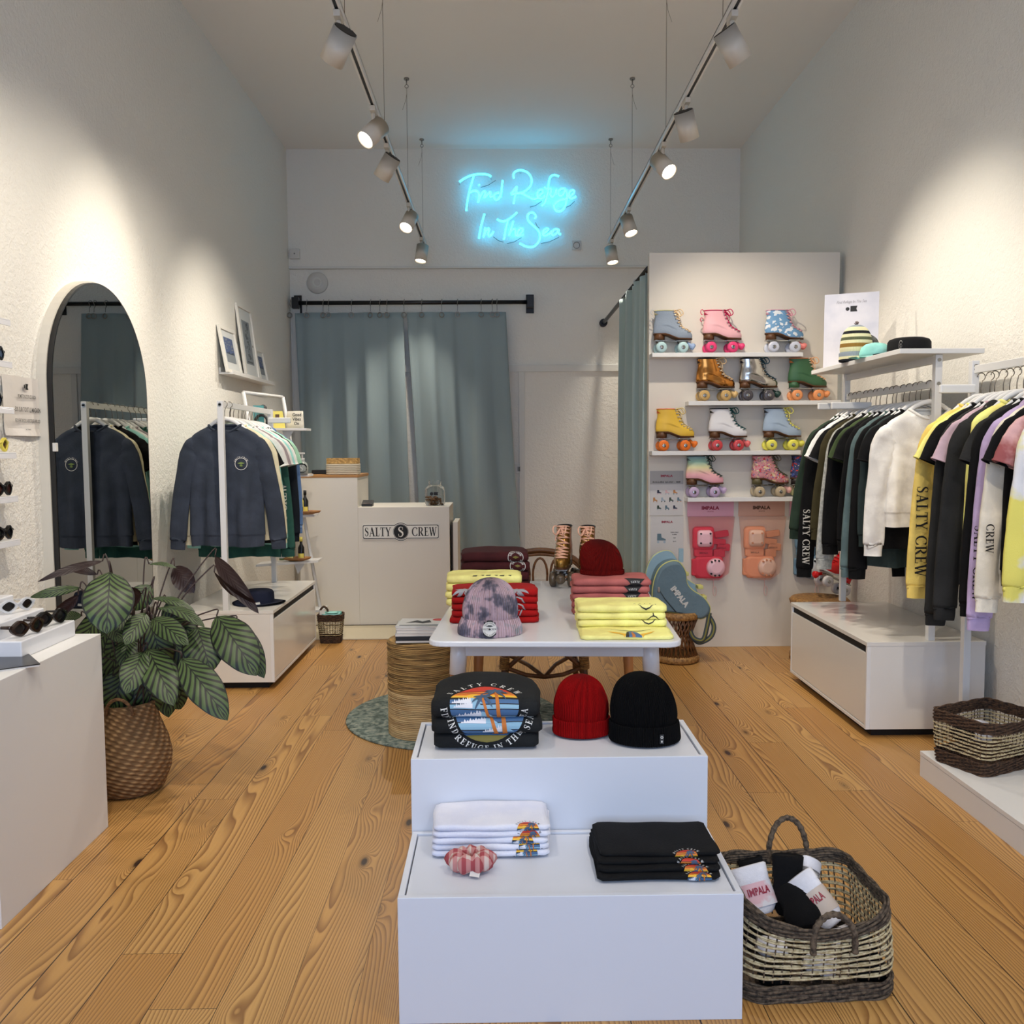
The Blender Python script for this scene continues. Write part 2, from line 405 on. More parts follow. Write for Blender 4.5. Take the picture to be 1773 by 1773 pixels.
# ================================================================== track lights
SPOTM = mat('spot_body', (206, 196, 180), 0.45); LENS = emis('spot_lens', (1.0, 0.9, 0.74), 9.0)
FIN = mat('heat_sink', (58, 54, 48), 0.5)
def track(x, y0, y1, side):
    t = thing('track_rail', 'long white ceiling track rail with black slot on the %s side of the shop' % side, 'track lighting', (x, y0, 3.5), 0, 'suspended lighting tracks')
    m = MB(); m.bx(-.019, -.008, 0, y1-y0, -.018, .018); m.bx(.008, .019, 0, y1-y0, -.018, .018); m.bx(-.019, .019, 0, y1-y0, .008, .018)
    m.build('rail_profile', RACK, t, bevel=.002)
    m = MB(); m.bx(-.008, .008, .0, y1-y0, -.014, .008); m.build('contact_strip', BLACK, t)
    for yy in (6.05, 7.5, 8.80): m = MB(); m.cyl((0, yy-y0+.12, -.016), (0, yy-y0+.16, -.016), .007, 8); m.build('rail_joint', STEEL, t)
    return t
LX, RX = -.74, 1.107
track(LX, -1.2, 9.1, 'left'); track(RX, -1.2, 9.02, 'right')
def cable(x, y, i, side):
    t = thing('suspension_cable', 'thin steel wire holding the %s track, %s' % (side, i), 'cable', (x, y, ZC), 0, 'suspension wires of the %s track' % side)
    m = MB(); m.cyl((0, 0, 0), (0, 0, -.012), .022, 14); m.cyl((0, 0, -.012), (0, 0, -.05), .005, 8); m.tube([(.014*cos(a), 0, -.064+.014*sin(a)) for a in [2*pi*k/14 for k in range(14)]], .003, 6, closed=True)
    m.build('ceiling_hook', STEEL, t)
    m = MB(); m.cyl((0, 0, -.07), (0, 0, -(ZC-3.52)), .0016, 6); s_ = 1 if side == 'right' else -1
    m.tube([(0, 0, -.12), (.008*s_, 0, -.17), (.035*s_, 0, -.25)], .0012, 5); m.build('wire', WIRE, t)
for i, yy in enumerate((4.5, 6.0, 7.5, 8.93)):
    nm = ('nearest to the front of the shop', 'second from the front', 'third from the front', 'hooked closest to the back wall')[i]
    cable(LX, yy, nm, 'left'); cable(RX, yy, nm, 'right')
def spot(x, y, tgt, label, watt=1.0, size=86):
    """cylinder spot hanging from the track, aimed at tgt"""
    t = thing('spotlight', label, 'spotlight', (x, y, 3.48), 0, 'track spotlights')
    m = MB(); m.bx(-.016, .016, -.05, .05, -.03, .0); m.cyl((0, 0, -.03), (0, 0, -.075), .012, 10); m.build('adapter', SPOTM, t, bevel=.003)
    c = Vector((0, 0, -.14)); d = (Vector(tgt)-Vector((x, y, 3.34))).normalized()
    q = d.to_track_quat('Z', 'Y').to_matrix().to_4x4(); q.translation = c
    m = MB()
    m.lathe([(.0, -.06), (.056, -.06), (.058, -.075), (.058, .085), (.053, .085), (.050, .075)], 32, M=q, cap=(False, False)); m.build('housing', SPOTM, t)
    m = MB().lathe([(.05, .072), (.0, .072)], 28, M=q, cap=(False, False), sm=False); m.build('lens', LENS, t)
    m = MB()
    for k in range(-5, 6):
        w = sqrt(max(.052**2-(k*.0095)**2, 0)); m.bx(k*.0095-.002, k*.0095+.002, -w, w, -.078, -.06, M=q)
    m.build('heat_sink', FIN, t)
    m = MB(); m.tube([(0, 0, -.07), c+Vector((0, 0, .05)), c-d*.03], .009, 8); m.build('bracket', SPOTM, t)
    l = bpy.data.lights.new('spot_lamp', 'SPOT'); l.energy = SPOT_W*watt; l.color = SPOT_COL; l.spot_size = radians(size); l.spot_blend = .9; l.shadow_soft_size = .03
    o = bpy.data.objects.new('spot_lamp', l); COL.objects.link(o); o.parent = t
    o.location = c+d*.09; o.rotation_euler = d.to_track_quat('-Z', 'Y').to_euler()
    return t
spot(LX, 4.32, (-2.1, 5.6, 1.5), 'white spotlight nearest the camera on the left track, seen from behind')
spot(LX, 5.47, (-2.1, 4.3, 1.6), 'glowing white spotlight second along the left track, lens turned to the camera', 1.0)
spot(LX, 6.12, (-2.1, 6.9, 1.4), 'white spotlight third along the left track, facing away')
spot(LX, 7.55, (-1.6, 5.9, 1.0), 'glowing white spotlight fourth along the left track')
spot(LX, 8.75, (-1.1, 8.3, .8), 'last white spotlight at the far end of the left track', 1.5)
spot(RX, 4.32, (2.45, 4.9, 1.5), 'white spotlight nearest the camera on the right track, seen from behind')
spot(RX, 5.35, (1.95, 6.38, 1.1), 'white spotlight second along the right track with striped heat sink showing', .85)
spot(RX, 6.1, (2.3, 4.4, 1.3), 'glowing white spotlight third along the right track', .8)
spot(RX, 7.7, (1.75, 6.9, 1.0), 'white spotlight fourth along the right track, glowing underneath', 1.0)
spot(RX, 8.85, (1.5, 8.3, .6), 'last white spotlight at the far end of the right track', 1.3)
# the tracks carry on over the front of the shop
for x, y, tg, w in ((LX, 2.9, (-2.1, 3.9, 1.5), 1.1), (LX, 1.2, (-1.9, 2.6, .6), 1.0), (RX, 3.1, (2.4, 3.6, 1.2), .65), (RX, 1.0, (1.4, 2.9, 0), 1.0), (LX, 2.2, (-.5, 4.1, .6), .7), (RX, 2.3, (.6, 4.0, .7), .5), (LX, -.4, (.2, 2.2, .2), .5)):
    spot(x, y, tg, 'white spotlight on the front stretch of the %s track' % ('left' if x < 0 else 'right'), w)
# ================================================================== neon sign
NEON = emis('neon_tube', (0.028, 0.56, 1.0), 3.5)
def nz(px, py): return (1.028*(-.353+((780+px/7.3875)-800)*.005705), 1.45+1.028*(2.715-((280+py/7.3875)-300)*.005617))
neon = thing('neon_sign', 'glowing cyan neon script reading Find Refuge In The Sea on the back wall', 'neon sign', (.2, YB-.035, 3.85))
N = [[(120,305),(200,255),(290,220),(400,208),(480,218),(520,242)], [(300,235),(270,330),(238,450),(215,570),(203,668)], [(240,445),(300,418),(345,425),(365,470),(352,565),(375,500),(420,430),(450,440),(425,510),(470,470),(510,430),(505,490),(530,490),(565,470)], [(362,340),(372,352)],
     [(620,445),(580,450),(556,490),(575,530),(610,520),(640,470),(655,380),(665,288),(650,400),(640,500)],
     [(808,262),(800,220),(825,180),(890,162),(960,180),(1010,225),(1032,290),(1015,360),(960,415),(890,445),(830,452),(770,465)], [(845,365),(830,440),(812,520),(800,580)], [(845,365),(810,410),(770,460)], [(890,445),(960,480),(1030,515),(1075,520),(1120,505)],
     [(1100,490),(1150,460),(1172,425),(1150,402),(1115,425),(1098,470),(1120,510),(1160,515),(1200,480)],
     [(1375,240),(1320,222),(1275,240),(1250,300),(1240,390),(1225,480),(1200,560),(1155,610)], [(1190,375),(1230,400),(1275,395),(1265,460),(1285,495),(1320,470),(1345,400),(1335,460),(1350,450)],
     [(1455,395),(1400,395),(1370,440),(1385,480),(1425,470),(1460,400),(1475,470),(1470,560),(1440,640),(1385,678),(1330,660),(1315,600),(1370,545),(1440,525),(1490,500)],
     [(1490,500),(1540,470),(1568,435),(1550,412),(1515,430),(1500,480),(1520,515),(1560,510),(1590,490)],
     [(432,708),(405,800),(380,900),(360,1018)], [(440,880),(430,950),(415,1005),(440,940),(475,890),(490,905),(478,960),(490,990),(520,970),(545,930)],
     [(590,775),(640,800),(700,795),(770,755),(845,690)], [(725,800),(705,880),(690,960),(675,1035)],
     [(795,800),(770,890),(742,985),(765,930),(800,900),(825,910),(820,960),(840,985),(870,970),(905,935),(915,900),(890,890),(860,920),(850,965),(875,988),(925,965)],
     [(1070,770),(1080,735),(1050,697),(1010,697),(978,730),(985,790),(1040,850),(1095,900),(1130,960),(1130,1030),(1090,1095),(1030,1128),(950,1118),(875,1080)],
     [(1170,960),(1215,935),(1240,905),(1215,893),(1180,920),(1170,965),(1200,985),(1250,960),(1290,925)], [(1365,905),(1320,905),(1285,945),(1300,978),(1345,950),(1372,910),(1370,955),(1400,968)]]
m = MB()
for s_ in N:
    P = [nz(*p) for p in s_]; m.tube(smooth_path([(px-.2, -.095, pz-3.85) for px, pz in P], 4), 0.0100, 7)
m.build('neon_tube', NEON, neon)
for s_ in ((N[0][0], N[0][-1]), (N[5][3], N[9][3]), (N[17][0], N[19][4]), (N[20][2], N[21][0]), (N[10][2], N[12][6])):
    for p in s_:
        px, pz = nz(*p); m = MB(); m.cyl((px-.2, -.09, pz-3.85), (px-.2, 0, pz-3.85), .006, 6); m.build('standoff', TRIM, neon)
for a, c in (((385, 345), (575, 265)), ((540, 970), (670, 1045)), ((715, 1060), (900, 990)), ((1010, 595), (1160, 530)), ((1470, 600), (1580, 530)), ((1080, 790), (1130, 870)), ((1150, 1060), (1380, 985))):
    p, q = nz(*a), nz(*c); m = MB(); m.tube([(p[0]-.2, -.01, p[1]-3.85), ((p[0]+q[0])/2-.2, -.012, (p[1]+q[1])/2-3.86), (q[0]-.2, -.03, q[1]-3.85)], .0025, 5); m.build('cable', BLACK, neon)
# ================================================================== small wall fittings
PLAST = mat('white_plastic', (208, 206, 200), 0.45); GREYP = mat('grey_plastic', (120, 120, 118), 0.5)
t = thing('smoke_detector', 'round white detector disc high on the back wall left of the curtain rail', 'detector', (-1.85, YB, 3.15))
m = MB().lathe([(0, .03), (.06, .03), (.075, .028), (.082, .02), (.105, .018), (.11, .0)], 36, M=Matrix.Rotation(pi/2, 4, 'X')); m.build('cover', PLAST, t)
m = MB().lathe([(.03, .029), (.032, .036), (.05, .036), (.052, .029)], 30, cap=(False, False), M=Matrix.Rotation(pi/2, 4, 'X')); m.build('ring', TRIM, t)
def socket(name, label, cat, x, z, w, y=YB, dark=True):
    t = thing(name, label, cat, (x, y, z)); m = MB().bx(-w/2, w/2, -.012, 0, -w/2, w/2); m.build('plate', PLAST, t, bevel=.003)
    m = MB()
    if dark: m.lathe([(.0, .004), (w*.28, .004), (w*.32, .016), (w*.36, .016), (w*.36, 0)], 20, cap=(True, False), M=Matrix.Rotation(pi/2, 4, 'X')); m.build('socket_ring', GREYP, t)
    else: m.bx(-w*.14, w*.14, -.018, -.008, -w*.24, w*.24); m.build('rocker', GREYP, t)
socket('wall_socket', 'square power socket beside the neon sign on the upper wall', 'socket', .795, 3.51, .095, YB-.035)
socket('light_switch', 'square switch plate on back wall right of the curtains', 'switch', .197, 1.24, .095, dark=False)
t = thing('junction_box', 'small square white box in the upper left corner of the back wall', 'junction box', (-2.06, YB-.035, 3.43)); m = MB().bx(-.05, .05, -.04, 0, -.05, .05); m.build('box', PLAST, t, bevel=.004); m = MB().cyl((0, -.043, 0), (0, -.04, 0), .008); m.build('screw', GREYP, t)
# ================================================================== curtains
def cmat(name, c):
    m = mat(name, c, 0.8, sheen_weight=.3); t = NT(m); t.bump(t.noise(t.scalev(t.obj(), (400, 400, 60)), 1, 2), .0006); return m
CURT = cmat('teal_curtain', (140, 157, 160)); CURT2 = cmat('pale_curtain', (158, 178, 176))
def curtain(name, label, axis, c0, c1, fixed, zt, zb, folds, amp, matr, mirror=1, flare=0, seed=1, top_amp=.35, group=None, shear=0):
    """cloth sheet hanging along X (axis 0) or Y (axis 1) between c0 and c1"""
    r = random.Random(seed); t = thing(name, label, 'curtain', ((c0+c1)/2, fixed, zb) if axis == 0 else (fixed, (c0+c1)/2, zb), 0, group)
    nx, nz_ = folds*14, 40; ph = [r.uniform(0, 6.28) for _ in range(4)]; fr = []
    for i in range(nx+1):
        u = i/nx; row = []
        for j in range(nz_+1):
            v = j/nz_; z = zt+(zb-zt)*v; A = amp*(top_amp+(1-top_amp)*ease(min(v*2.2, 1)))
            uu = u*folds*2*pi; d = A*(sin(uu+.5*sin(uu*.37+ph[0])+.6*v*sin(ph[1]+u*9))*.75+.35*sin(uu*.53+ph[2]+v))
            d = d if abs(d) < A*.92 else A*.92*(1 if d > 0 else -1)
            a = c0+(c1-c0)*u+flare*v*v*(u)+shear*v+.012*sin(uu*1.3+v*3)
            row.append((a-(c0+c1)/2, d, z-zb) if axis == 0 else (d, a-(c0+c1)/2, z-zb))
        fr.append(row)
    m = MB(); m.loft(fr, (False, False), closed=False); o = m.build('cloth', matr, t)
    s = o.modifiers.new('s', 'SOLIDIFY'); s.thickness = .003
    return t
RY = YB-.12
t = thing('curtain_rod', 'black curtain rail with square end brackets on the back wall', 'curtain rod', (-.85, YB, 2.93))
m = MB(); m.cyl((-1.18, -.12, 0), (1.17, -.12, 0), .021, 16); m.build('rod', BLACK, t)
for sx in (-1.2, 1.17):
    m = MB(); m.bx(sx-.04, sx+.04, -.012, -.0, -.095, .095); m.cyl((sx, -.01, 0), (sx, -.12, 0), .018, 12); m.bx(sx-.035, sx+.035, -.15, -.09, -.055, .055); m.build('bracket', BLACK, t, bevel=.004)
curtain('curtain', 'left teal curtain panel behind the counter, hanging from the black rail', 0, -2.06, -.975, RY-.01, 2.83, .04, 4, .055, CURT, flare=.06, shear=.04, seed=4, group='pair of teal curtains')
curtain('curtain', 'right teal curtain panel on the black rail, flaring out at the bottom', 0, -.93, .06, RY-.02, 2.83, .04, 4, .05, CURT, flare=.07, shear=.12, seed=9, group='pair of teal curtains')
r_ = random.Random(3)
for k, px in enumerate((512, 540, 568, 577, 616, 648, 664, 676, 705, 735, 769, 796, 836, 855, 863)):
    x = (px-866)/1540*9.13
    t = thing('curtain_ring', 'open steel curtain hook hanging on the black rail, number %s from the left' % ['one', 'two', 'three', 'four', 'five', 'six', 'seven', 'eight', 'nine', 'ten', 'eleven', 'twelve', 'thirteen', 'fourteen', 'fifteen'][k], 'curtain hook', (x, RY, 2.93), 0, 'steel curtain hooks on the black rail')
    m = MB(); m.tube([(.004*sin(a*2), -.034*cos(a), .0+.034*sin(a)) for a in [pi*(-.45+1.3*q/12) for q in range(13)]]+[(0, -.03, -.05), (0, -.035, -.09)], .003, 6); m.build('hook', STEEL, t)
    m = MB(); q = TR((0, -.052, -.13), rx=pi/2, rz=r_.uniform(-.5, .5)); m.tube([(.024*cos(a), .024*sin(a), 0) for a in [2*pi*q2/18 for q2 in range(18)]], .006, 6, closed=True, M=q); m.build('eyelet', STEEL, t)
# fitting room rod and side curtain
t = thing('curtain_rod', 'dark rod running back from the skate wall above the fitting room', 'curtain rod', (1.07, 7.8, 2.73))
m = MB(); m.cyl((0, -1.35, 0), (0, 1.38, 0), .018, 14); m.cyl((0, 1.38, 0), (0, 1.44, 0), .04, 14); m.build('rod', BLACK, t)
curtain('curtain', 'pale teal fitting-room curtain hanging beside the skate wall', 1, 6.5, 7.9, 1.07, 2.71, .42, 7, .055, CURT2, seed=12, top_amp=.8)
t = thing('curtain_grommet', 'white rimmed grommet on the fitting-room curtain rod', 'grommet', (1.07, 6.98, 2.73)); m = MB(); m.tube([(.026*cos(a), 0, .026*sin(a)) for a in [2*pi*k/16 for k in range(16)]], .006, 6, closed=True); m.build('ring', PLAST, t)
# ================================================================== skate wall panel + shelves
t = thing('partition_panel', 'tall cream panel wall that carries the skate shelves', 'partition', (1.75, 6.38, 0))
m = MB(); m.bx(-.684, .67, 0, .07, 0, 2.825); m.build('board', PANEL, t, bevel=.002)
m = MB(); m.bx(.671, .676, .02, .07, 0, 2.82); m.build('edge_gap', DARK, t)
SH = [(1.069, 2.126, 2.112), (1.326, 2.40, 1.776), (1.07, 2.122, 1.427), (1.326, 2.40, 1.098)]
SHN = ('top', 'second', 'third', 'lowest')
for (x0, x1, z), n_ in zip(SH, SHN):
    t = thing('wall_shelf', '%s white floating shelf on the skate wall' % n_, 'shelf', (x0, 6.38, z-.03), 0, 'white shelves on the skate wall')
    MB().bx(0, x1-x0, -.125, 0, 0, .03).build('board', WHITE, t, bevel=.002)
# ================================================================== furniture
TABLE = mat('table_white', (222, 222, 224), 0.22); PED = mat('pedestal_white', (214, 217, 224), 0.42)
OAK = mat('oak_leg', (170, 112, 60), 0.5, bump=(40, .0004)); WOODT = mat('counter_wood_top', (178, 128, 72), 0.5)
RATT = mat('rattan', (120, 76, 36), 0.45, var=(30, (84, 50, 24), .35, .65)); RATTL = mat('rattan_light', (176, 132, 74), 0.6, var=(60, (112, 76, 38), .35, .65))
def straw_mat(name, c1, c2, sc=(6, 6, 160), dist=.006):
    m = mat(name, c1, 0.8); t = NT(m); oc = t.scalev(t.obj(), sc)
    f = t.noise(oc, 1, 4, .6); t.l(t.ramp(f, [(.3, rgb(c2)), (.55, rgb(c1)), (.75, rgb(tuple(min(255, int(c*1.25)) for c in c1)))]), t.b.inputs[0])
    t.bump(f, dist); return m
# ---- stepped display bins in front
def bin_(name, label, x0, x1, y0, y1, z0, z1):
    t = thing(name, label, 'display plinth', ((x0+x1)/2, (y0+y1)/2, z0)); w, d, h = (x1-x0)/2, (y1-y0)/2, z1-z0
    m = MB(); r = .016; s_ = .03
    m.bx(-w, w, -d, -d+r, 0, h); m.bx(-w, w, d-r, d, 0, h); m.bx(-w, -w+r, -d+r, d-r, 0, h); m.bx(w-r, w, -d+r, d-r, 0, h)
    m.bx(-w+r, w-r, -d+r, d-r, 0, .02); m.build('box', PED, t, bevel=.0015)
    m = MB(); m.bx(-w+r+.003, w-r-.003, -d+r+.003, d-r-.003, h-.02, h-.006); m.build('inset_lid', PED, t, bevel=.001)
bin_('display_plinth', 'lower white box plinth nearest the camera holding white and black tees', -.264, .606, 2.155, 2.545, 0, .33)
bin_('display_plinth', 'taller white box plinth behind the lower one holding beanies', -.267, .606, 2.55, 2.905, 0, .545)
# ---- white drawer cabinets carrying the clothes rails
def cabinet(label, x0, x1, y0, y1, side):
    t = thing('low_cabinet', label, 'cabinet', ((x0+x1)/2, (y0+y1)/2, 0)); w, d = (x1-x0)/2, (y1-y0)/2; H = .485
    m = MB(); m.bx(-w+.05, w-.05, -d+.05, d-.05, 0, .05); m.build('plinth', DARK, t)
    f = w if side < 0 else -w      # aisle side
    fi = f-.02*(1 if side < 0 else -1)
    xa, xb = (-w, fi) if side < 0 else (fi, w)
    m = MB(); m.bx(xa, xb, -d, d, .045, H-.02); m.build('body', GLOSS, t, bevel=.001)
    m = MB(); m.bx(min(f, fi), max(f, fi), -d, d, .045, .062); m.bx(min(f, fi), max(f, fi), -d, -d+.016, .062, H-.02); m.bx(min(f, fi), max(f, fi), d-.016, d, .062, H-.02); m.build('frame_edge', WHITE, t, bevel=.001)
    m = MB(); m.bx(min(f, fi)+.002, max(f, fi)-.001, -d+.018, d-.018, .066, H-.058); m.build('drawer', GLOSS, t, bevel=.001)
    m = MB(); a, b2 = (fi-.0, f-.012) if side < 0 else (f+.012, fi); m.bx(a, b2, -d+.018, d-.018, H-.058, H-.02); m.build('grip_recess', DARK, t)
    m = MB(); m.bx(-w-.002, w+.002, -d-.002, d+.002, H-.02, H); m.build('top', GLOSS, t, bevel=.001)
cabinet('low white gloss cabinet under the left clothes rail beside the plant', -1.95, -1.375, 5.33, 6.555, -1)
cabinet('low white gloss cabinet under the right clothes rail', 1.81, 2.40, 4.315, 5.465, 1)
# ---- clothes rails
def post(m, x, y, z0, z1, w=.0145): m.bx(x-w, x+w, y-w, y+w, z0, z1)
def rail(label, x, y0, y1, zb, zt, zr, arm=None, shelf=False):
    t = thing('clothes_rail', label, 'clothes rail', (x, y0, zb))
    for yy in (0, y1-y0):
        m = MB(); post(m, 0, yy, 0, zt-zb, .017); m.build('post', RACK, t, bevel=.002)
    m = MB(); m.bx(-.008, .008, .017, y1-y0-.017, zr-zb-.018, zr-zb+.018); m.build('hanging_bar', RACK, t, bevel=.002)
    if shelf:
        m = MB(); m.bx(-.012, .012, .017, y1-y0-.017, zt-zb-.04, zt-zb-.005); m.build('shelf_support', RACK, t, bevel=.002)
    m = MB()
    for yy in (0, y1-y0):
        for z in (zr-zb, zt-zb-.025): m.cyl((0, yy-.0165, z), (0, yy-.0205, z), .009, 14)
    m.build('bolt', STEEL, t)
    if arm:
        m = MB(); ay, xa, xb, az = arm; m.bx(xa-x, xb-x, ay-y0-.012, ay-y0+.012, az-zb-.02, az-zb+.02); m.build('side_arm', RACK, t, bevel=.006)
    return t
rail('white metal clothes rail on the left cabinet with dark sweatshirt at its front', -1.66, 5.35, 6.50, .485, 1.745, 1.725, (6.44, -1.66, -1.50, 1.663))
rr_ = rail('white metal clothes rail with a shelf on top, standing on the right cabinet', 2.143, 4.36, 5.50, .485, 1.895, 1.755, (5.1, 1.90, 2.13, 1.685), True)
MB().bx(1.97, 2.14, 5.498, 5.522, 1.68, 1.72).build('side_arm', RACK, rr_, off=(2.143, 4.36, .485), bevel=.006)
rail('tall white clothes rail at the far right standing by the wall', 2.185, 4.1, 2.55, .0, 1.84, 1.80, (4.085, 2.02, 2.185, 1.712))
t = thing('rail_shelf', 'long white shelf board on top of the right clothes rail holding hats', 'shelf', (2.13, 4.9, 1.895)); MB().bx(-.205, .205, -.61, .61, 0, .024).build('board', RACK, t, bevel=.002)
# ---- platform right
t = thing('low_platform', 'low white platform along the right wall carrying the brown basket', 'platform', (2.14, 2.5, 0))
m = MB(); m.bx(-.296, .30, -1.31, 1.31, 0, .092); m.build('base', WHITE, t, bevel=.001); m = MB(); m.bx(-.297, .30, -1.311, 1.311, .0935, .112); m.build('top', WHITE, t, bevel=.001)
# ---- left display counter
t = thing('display_counter', 'waist-high white display counter at the left edge holding sunglasses', 'counter', (-1.825, 3.0, 0))
m = MB(); m.bx(-.29, .30, -.37, .37, 0, .757); m.build('body', WHITE, t, bevel=.002)
ACR = mat('white_acrylic', (226, 226, 228), 0.15)
for k, (x1, z0, z1, y1) in enumerate(((-1.604, .757, .817, 3.335), (-1.694, .757, .872, 3.29), (-1.785, .757, .928, 3.255))):
    w = .088 if k < 2 else .2
    t = thing('display_riser', '%s glossy white riser step on the left counter' % ('lowest', 'middle', 'highest')[k], 'display riser', (x1-w/2, 3.14, z0), 0, 'white risers on the left counter')
    y0 = 2.957 if k == 0 else 2.9
    m = MB(); m.bx(-w/2, w/2, y0-3.14, y1-3.14, 0, z1-z0); m.build('riser', ACR, t, bevel=.004)
# ---- table
t = thing('display_table', 'white rectangular display table with round corners holding folded tees', 'table', (.235, 3.93, 0), radians(-3.2))
def rrect(w, d, r, n=6):
    out = []
    for cx, cy, a0 in ((w-r, d-r, 0), (-w+r, d-r, 90), (-w+r, -d+r, 180), (w-r, -d+r, 270)):
        out += [(cx+r*cos(radians(a0+90*i/n)), cy+r*sin(radians(a0+90*i/n))) for i in range(n+1)]
    return out
m = MB(); m.prism(rrect(.465, .745, .06), .022, M=TR((0, 0, .728))); m.build('tabletop', TABLE, t, bevel=.005)
m = MB()
for s_ in (-1, 1): m.bx(s_*.36-.012, s_*.36+.012, -.56, .56, .655, .728)
for s_ in (-1, 1): m.bx(-.36, .36, s_*.56-.012, s_*.56+.012, .655, .728)
m.build('underframe', TABLE, t, bevel=.002)
for sx in (-1, 1):
    for sy in (-1, 1):
        a, b_ = Vector((sx*.365, sy*.55, .728)), Vector((sx*.405, sy*.62, 0)); c = a.lerp(b_, .2)
        g = MB(); g.cyl(c+(b_-c)*0, b_, .030, 18, r2=.018); lg = g.build('leg', OAK, t)
        g = MB(); g.cyl(a, c, .034, 20, r2=.032); g.build('leg_sleeve', TABLE, lg)
# ---- counter with sign
CNT = mat('counter_cream', (224, 217, 204), 0.5)
t = thing('sales_counter', 'cream sales counter with raised left part and wooden ledge at the back', 'counter', (-1.02, 7.25, 0))
m = MB(); m.bx(-.62, -.14, 0, .6, .012, 1.225); m.bx(-.14, .605, 0, .6, .012, .982); m.build('body', CNT, t, bevel=.003)
m = MB(); m.bx(-.63, -.135, -.004, .6, 1.225, 1.247); m.build('wooden_ledge', WOODT, t, bevel=.002)
m = MB(); m.bx(-.6, .59, .02, .58, 0, .012); m.build('plinth', DARK, t)
t = thing('leaning_board', 'narrow cream board with dark edge leaning at the right end of the sales counter', 'board', (-.385, 7.3, 0)); m = MB(); m.bx(-.005, .035, .0, .42, .0, .85); m.build('board', CNT, t, bevel=.002); m = MB(); m.bx(-.018, -.006, .0, .42, 0, .83); m.build('dark_edge', mat('dark_brown', (60, 48, 38), .6), t)
t = thing('wall_sign', 'white sign with round black emblem reading SALTY CREW on the sales counter', 'sign', (-.812, 7.25, .78))
SIGNW = mat('sign_white', (232, 228, 218), .5); INK = mat('black_ink', (16, 15, 16), .6)
def outline(w, h, rr):   # plate with a round middle
    a = math.asin(h/rr); P = rrect(w, h, .012, 3); n = len(P)
    top = [(rr*cos(x), rr*sin(x)) for x in [a+(pi-2*a)*i/14 for i in range(15)]]; bot = [(-x, -y) for x, y in top]
    return P[:n//4]+top+P[n//4:3*n//4]+bot+P[3*n//4:]
m = MB(); m.prism(outline(.315, .061, .079), .01, M=TR((0, 0, 0), rx=pi/2)); m.build('plate', SIGNW, t)
fr = front(0, -.0108, 0)
m = MB()
o1, o2 = outline(.309, .056, .074), outline(.304, .051, .069); n_ = len(o1)
m.flat(shp([[o1[i], o1[(i+1) % n_], o2[(i+1) % n_], o2[i]] for i in range(n_)]), fr); m.build('border', INK, t)
m = MB()
for w_, cx in (('SALTY', -.188), ('CREW', .192)):
    ps, wd_ = serif(w_, .072, .80, .03); m.flat(shp(xf(ps, 1, cx, -.036)), fr)
m.build('lettering', INK, t)
m = MB(); m.flat(shp([circ(0, 0, .058)]), fr); m.flat(shp(ringq(0, 0, .060, .0635)), fr); m.build('emblem', INK, t)
m = MB(); ps, wd_ = serif('S', .085, 1.0); m.flat(shp(xf(ps, 1, 0, -.043)), front(0, -.0114, 0)); m.build('emblem_letter', SIGNW, t)
# ---- items on counter
t = thing('jar', 'clear glass jar of cork and wood trinkets on the right end of the sales counter', 'jar', (-.545, 7.45, .982))
GLS = mat('clear_glass', (255, 255, 255), .02, transmission_weight=1.0, ior=1.3, alpha=.55)
m = MB(); m.lathe([(.075, .0), (.085, .02), (.085, .12), (.075, .15), (.055, .165), (.055, .205), (.058, .21)], 32, cap=(True, False)); m.build('glass', GLS, t)
m = MB(); r_ = random.Random(2); CORK = mat('cork', (140, 100, 58), .8, var=(50, (60, 40, 25), .4, .6))
for k in range(34):
    a = r_.uniform(0, 6.28); q = r_.uniform(0, .06); p = Vector((q*cos(a), q*sin(a), r_.uniform(.01, .07))); d = Vector((r_.uniform(-1, 1), r_.uniform(-1, 1), r_.uniform(-.6, .6))).normalized()*.012
    m.cyl(p-d, p+d, .008, 7)
m.build('trinkets', CORK, t)
m = MB(); m.flat(shp([circ(-.022, .1, .014), [(-.005, .088), (.034, .088), (.028, .1), (.034, .114), (-.005, .114)]]), front(0, -.0865, 0)); m.build('sticker', INK, t)
t = thing('card_terminal', 'small black payment terminal on the lower counter top by the step', 'payment terminal', (-1.1, 7.38, .982)); m = MB(); m.add([(-.045, -.04, 0), (.045, -.04, 0), (.045, .05, 0), (-.045, .05, 0), (-.045, -.04, .02), (.045, -.04, .02), (.045, .05, .05), (-.045, .05, .05)], [(0, 1, 2, 3), (4, 7, 6, 5), (0, 4, 5, 1), (1, 5, 6, 2), (2, 6, 7, 3), (3, 7, 4, 0)]); m.build('body', BLACK, t, bevel=.004)
m = MB().bx(-.03, .03, -.035, .01, .0285, .031, M=TR(rx=.25)); m.build('screen', mat('screen_grey', (70, 60, 62), .2), t)
t = thing('monitor_base', 'black flat device lying behind the basket on the raised counter ledge', 'device', (-1.42, 7.5, 1.247)); MB().bx(-.15, .12, -.06, .06, 0, .035).build('body', BLACK, t, bevel=.004)
t = thing('storage_basket', 'small cream and straw rectangular basket on the raised counter ledge', 'basket', (-1.29, 7.36, 1.247))
def softbox(m, w, d, z0, z1, r=.03, mi=0, bulge=0, n=5, sh=.0):
    R = []
    for k in range(n+1):
        t_ = k/n; b_ = bulge*sin(pi*t_); R.append([(x*(1+b_/w), y*(1+b_/d), z0+(z1-z0)*t_) for x, y in rrect(w+sh*t_, d+sh*t_, r, 5)])
    return m.loft(R, (True, False), mi)
m = MB()
for k in range(6): m.tube([(x, y, .008+k*.0145) for x, y in rrect(.128, .07, .03, 5)], .008, 6, closed=True)
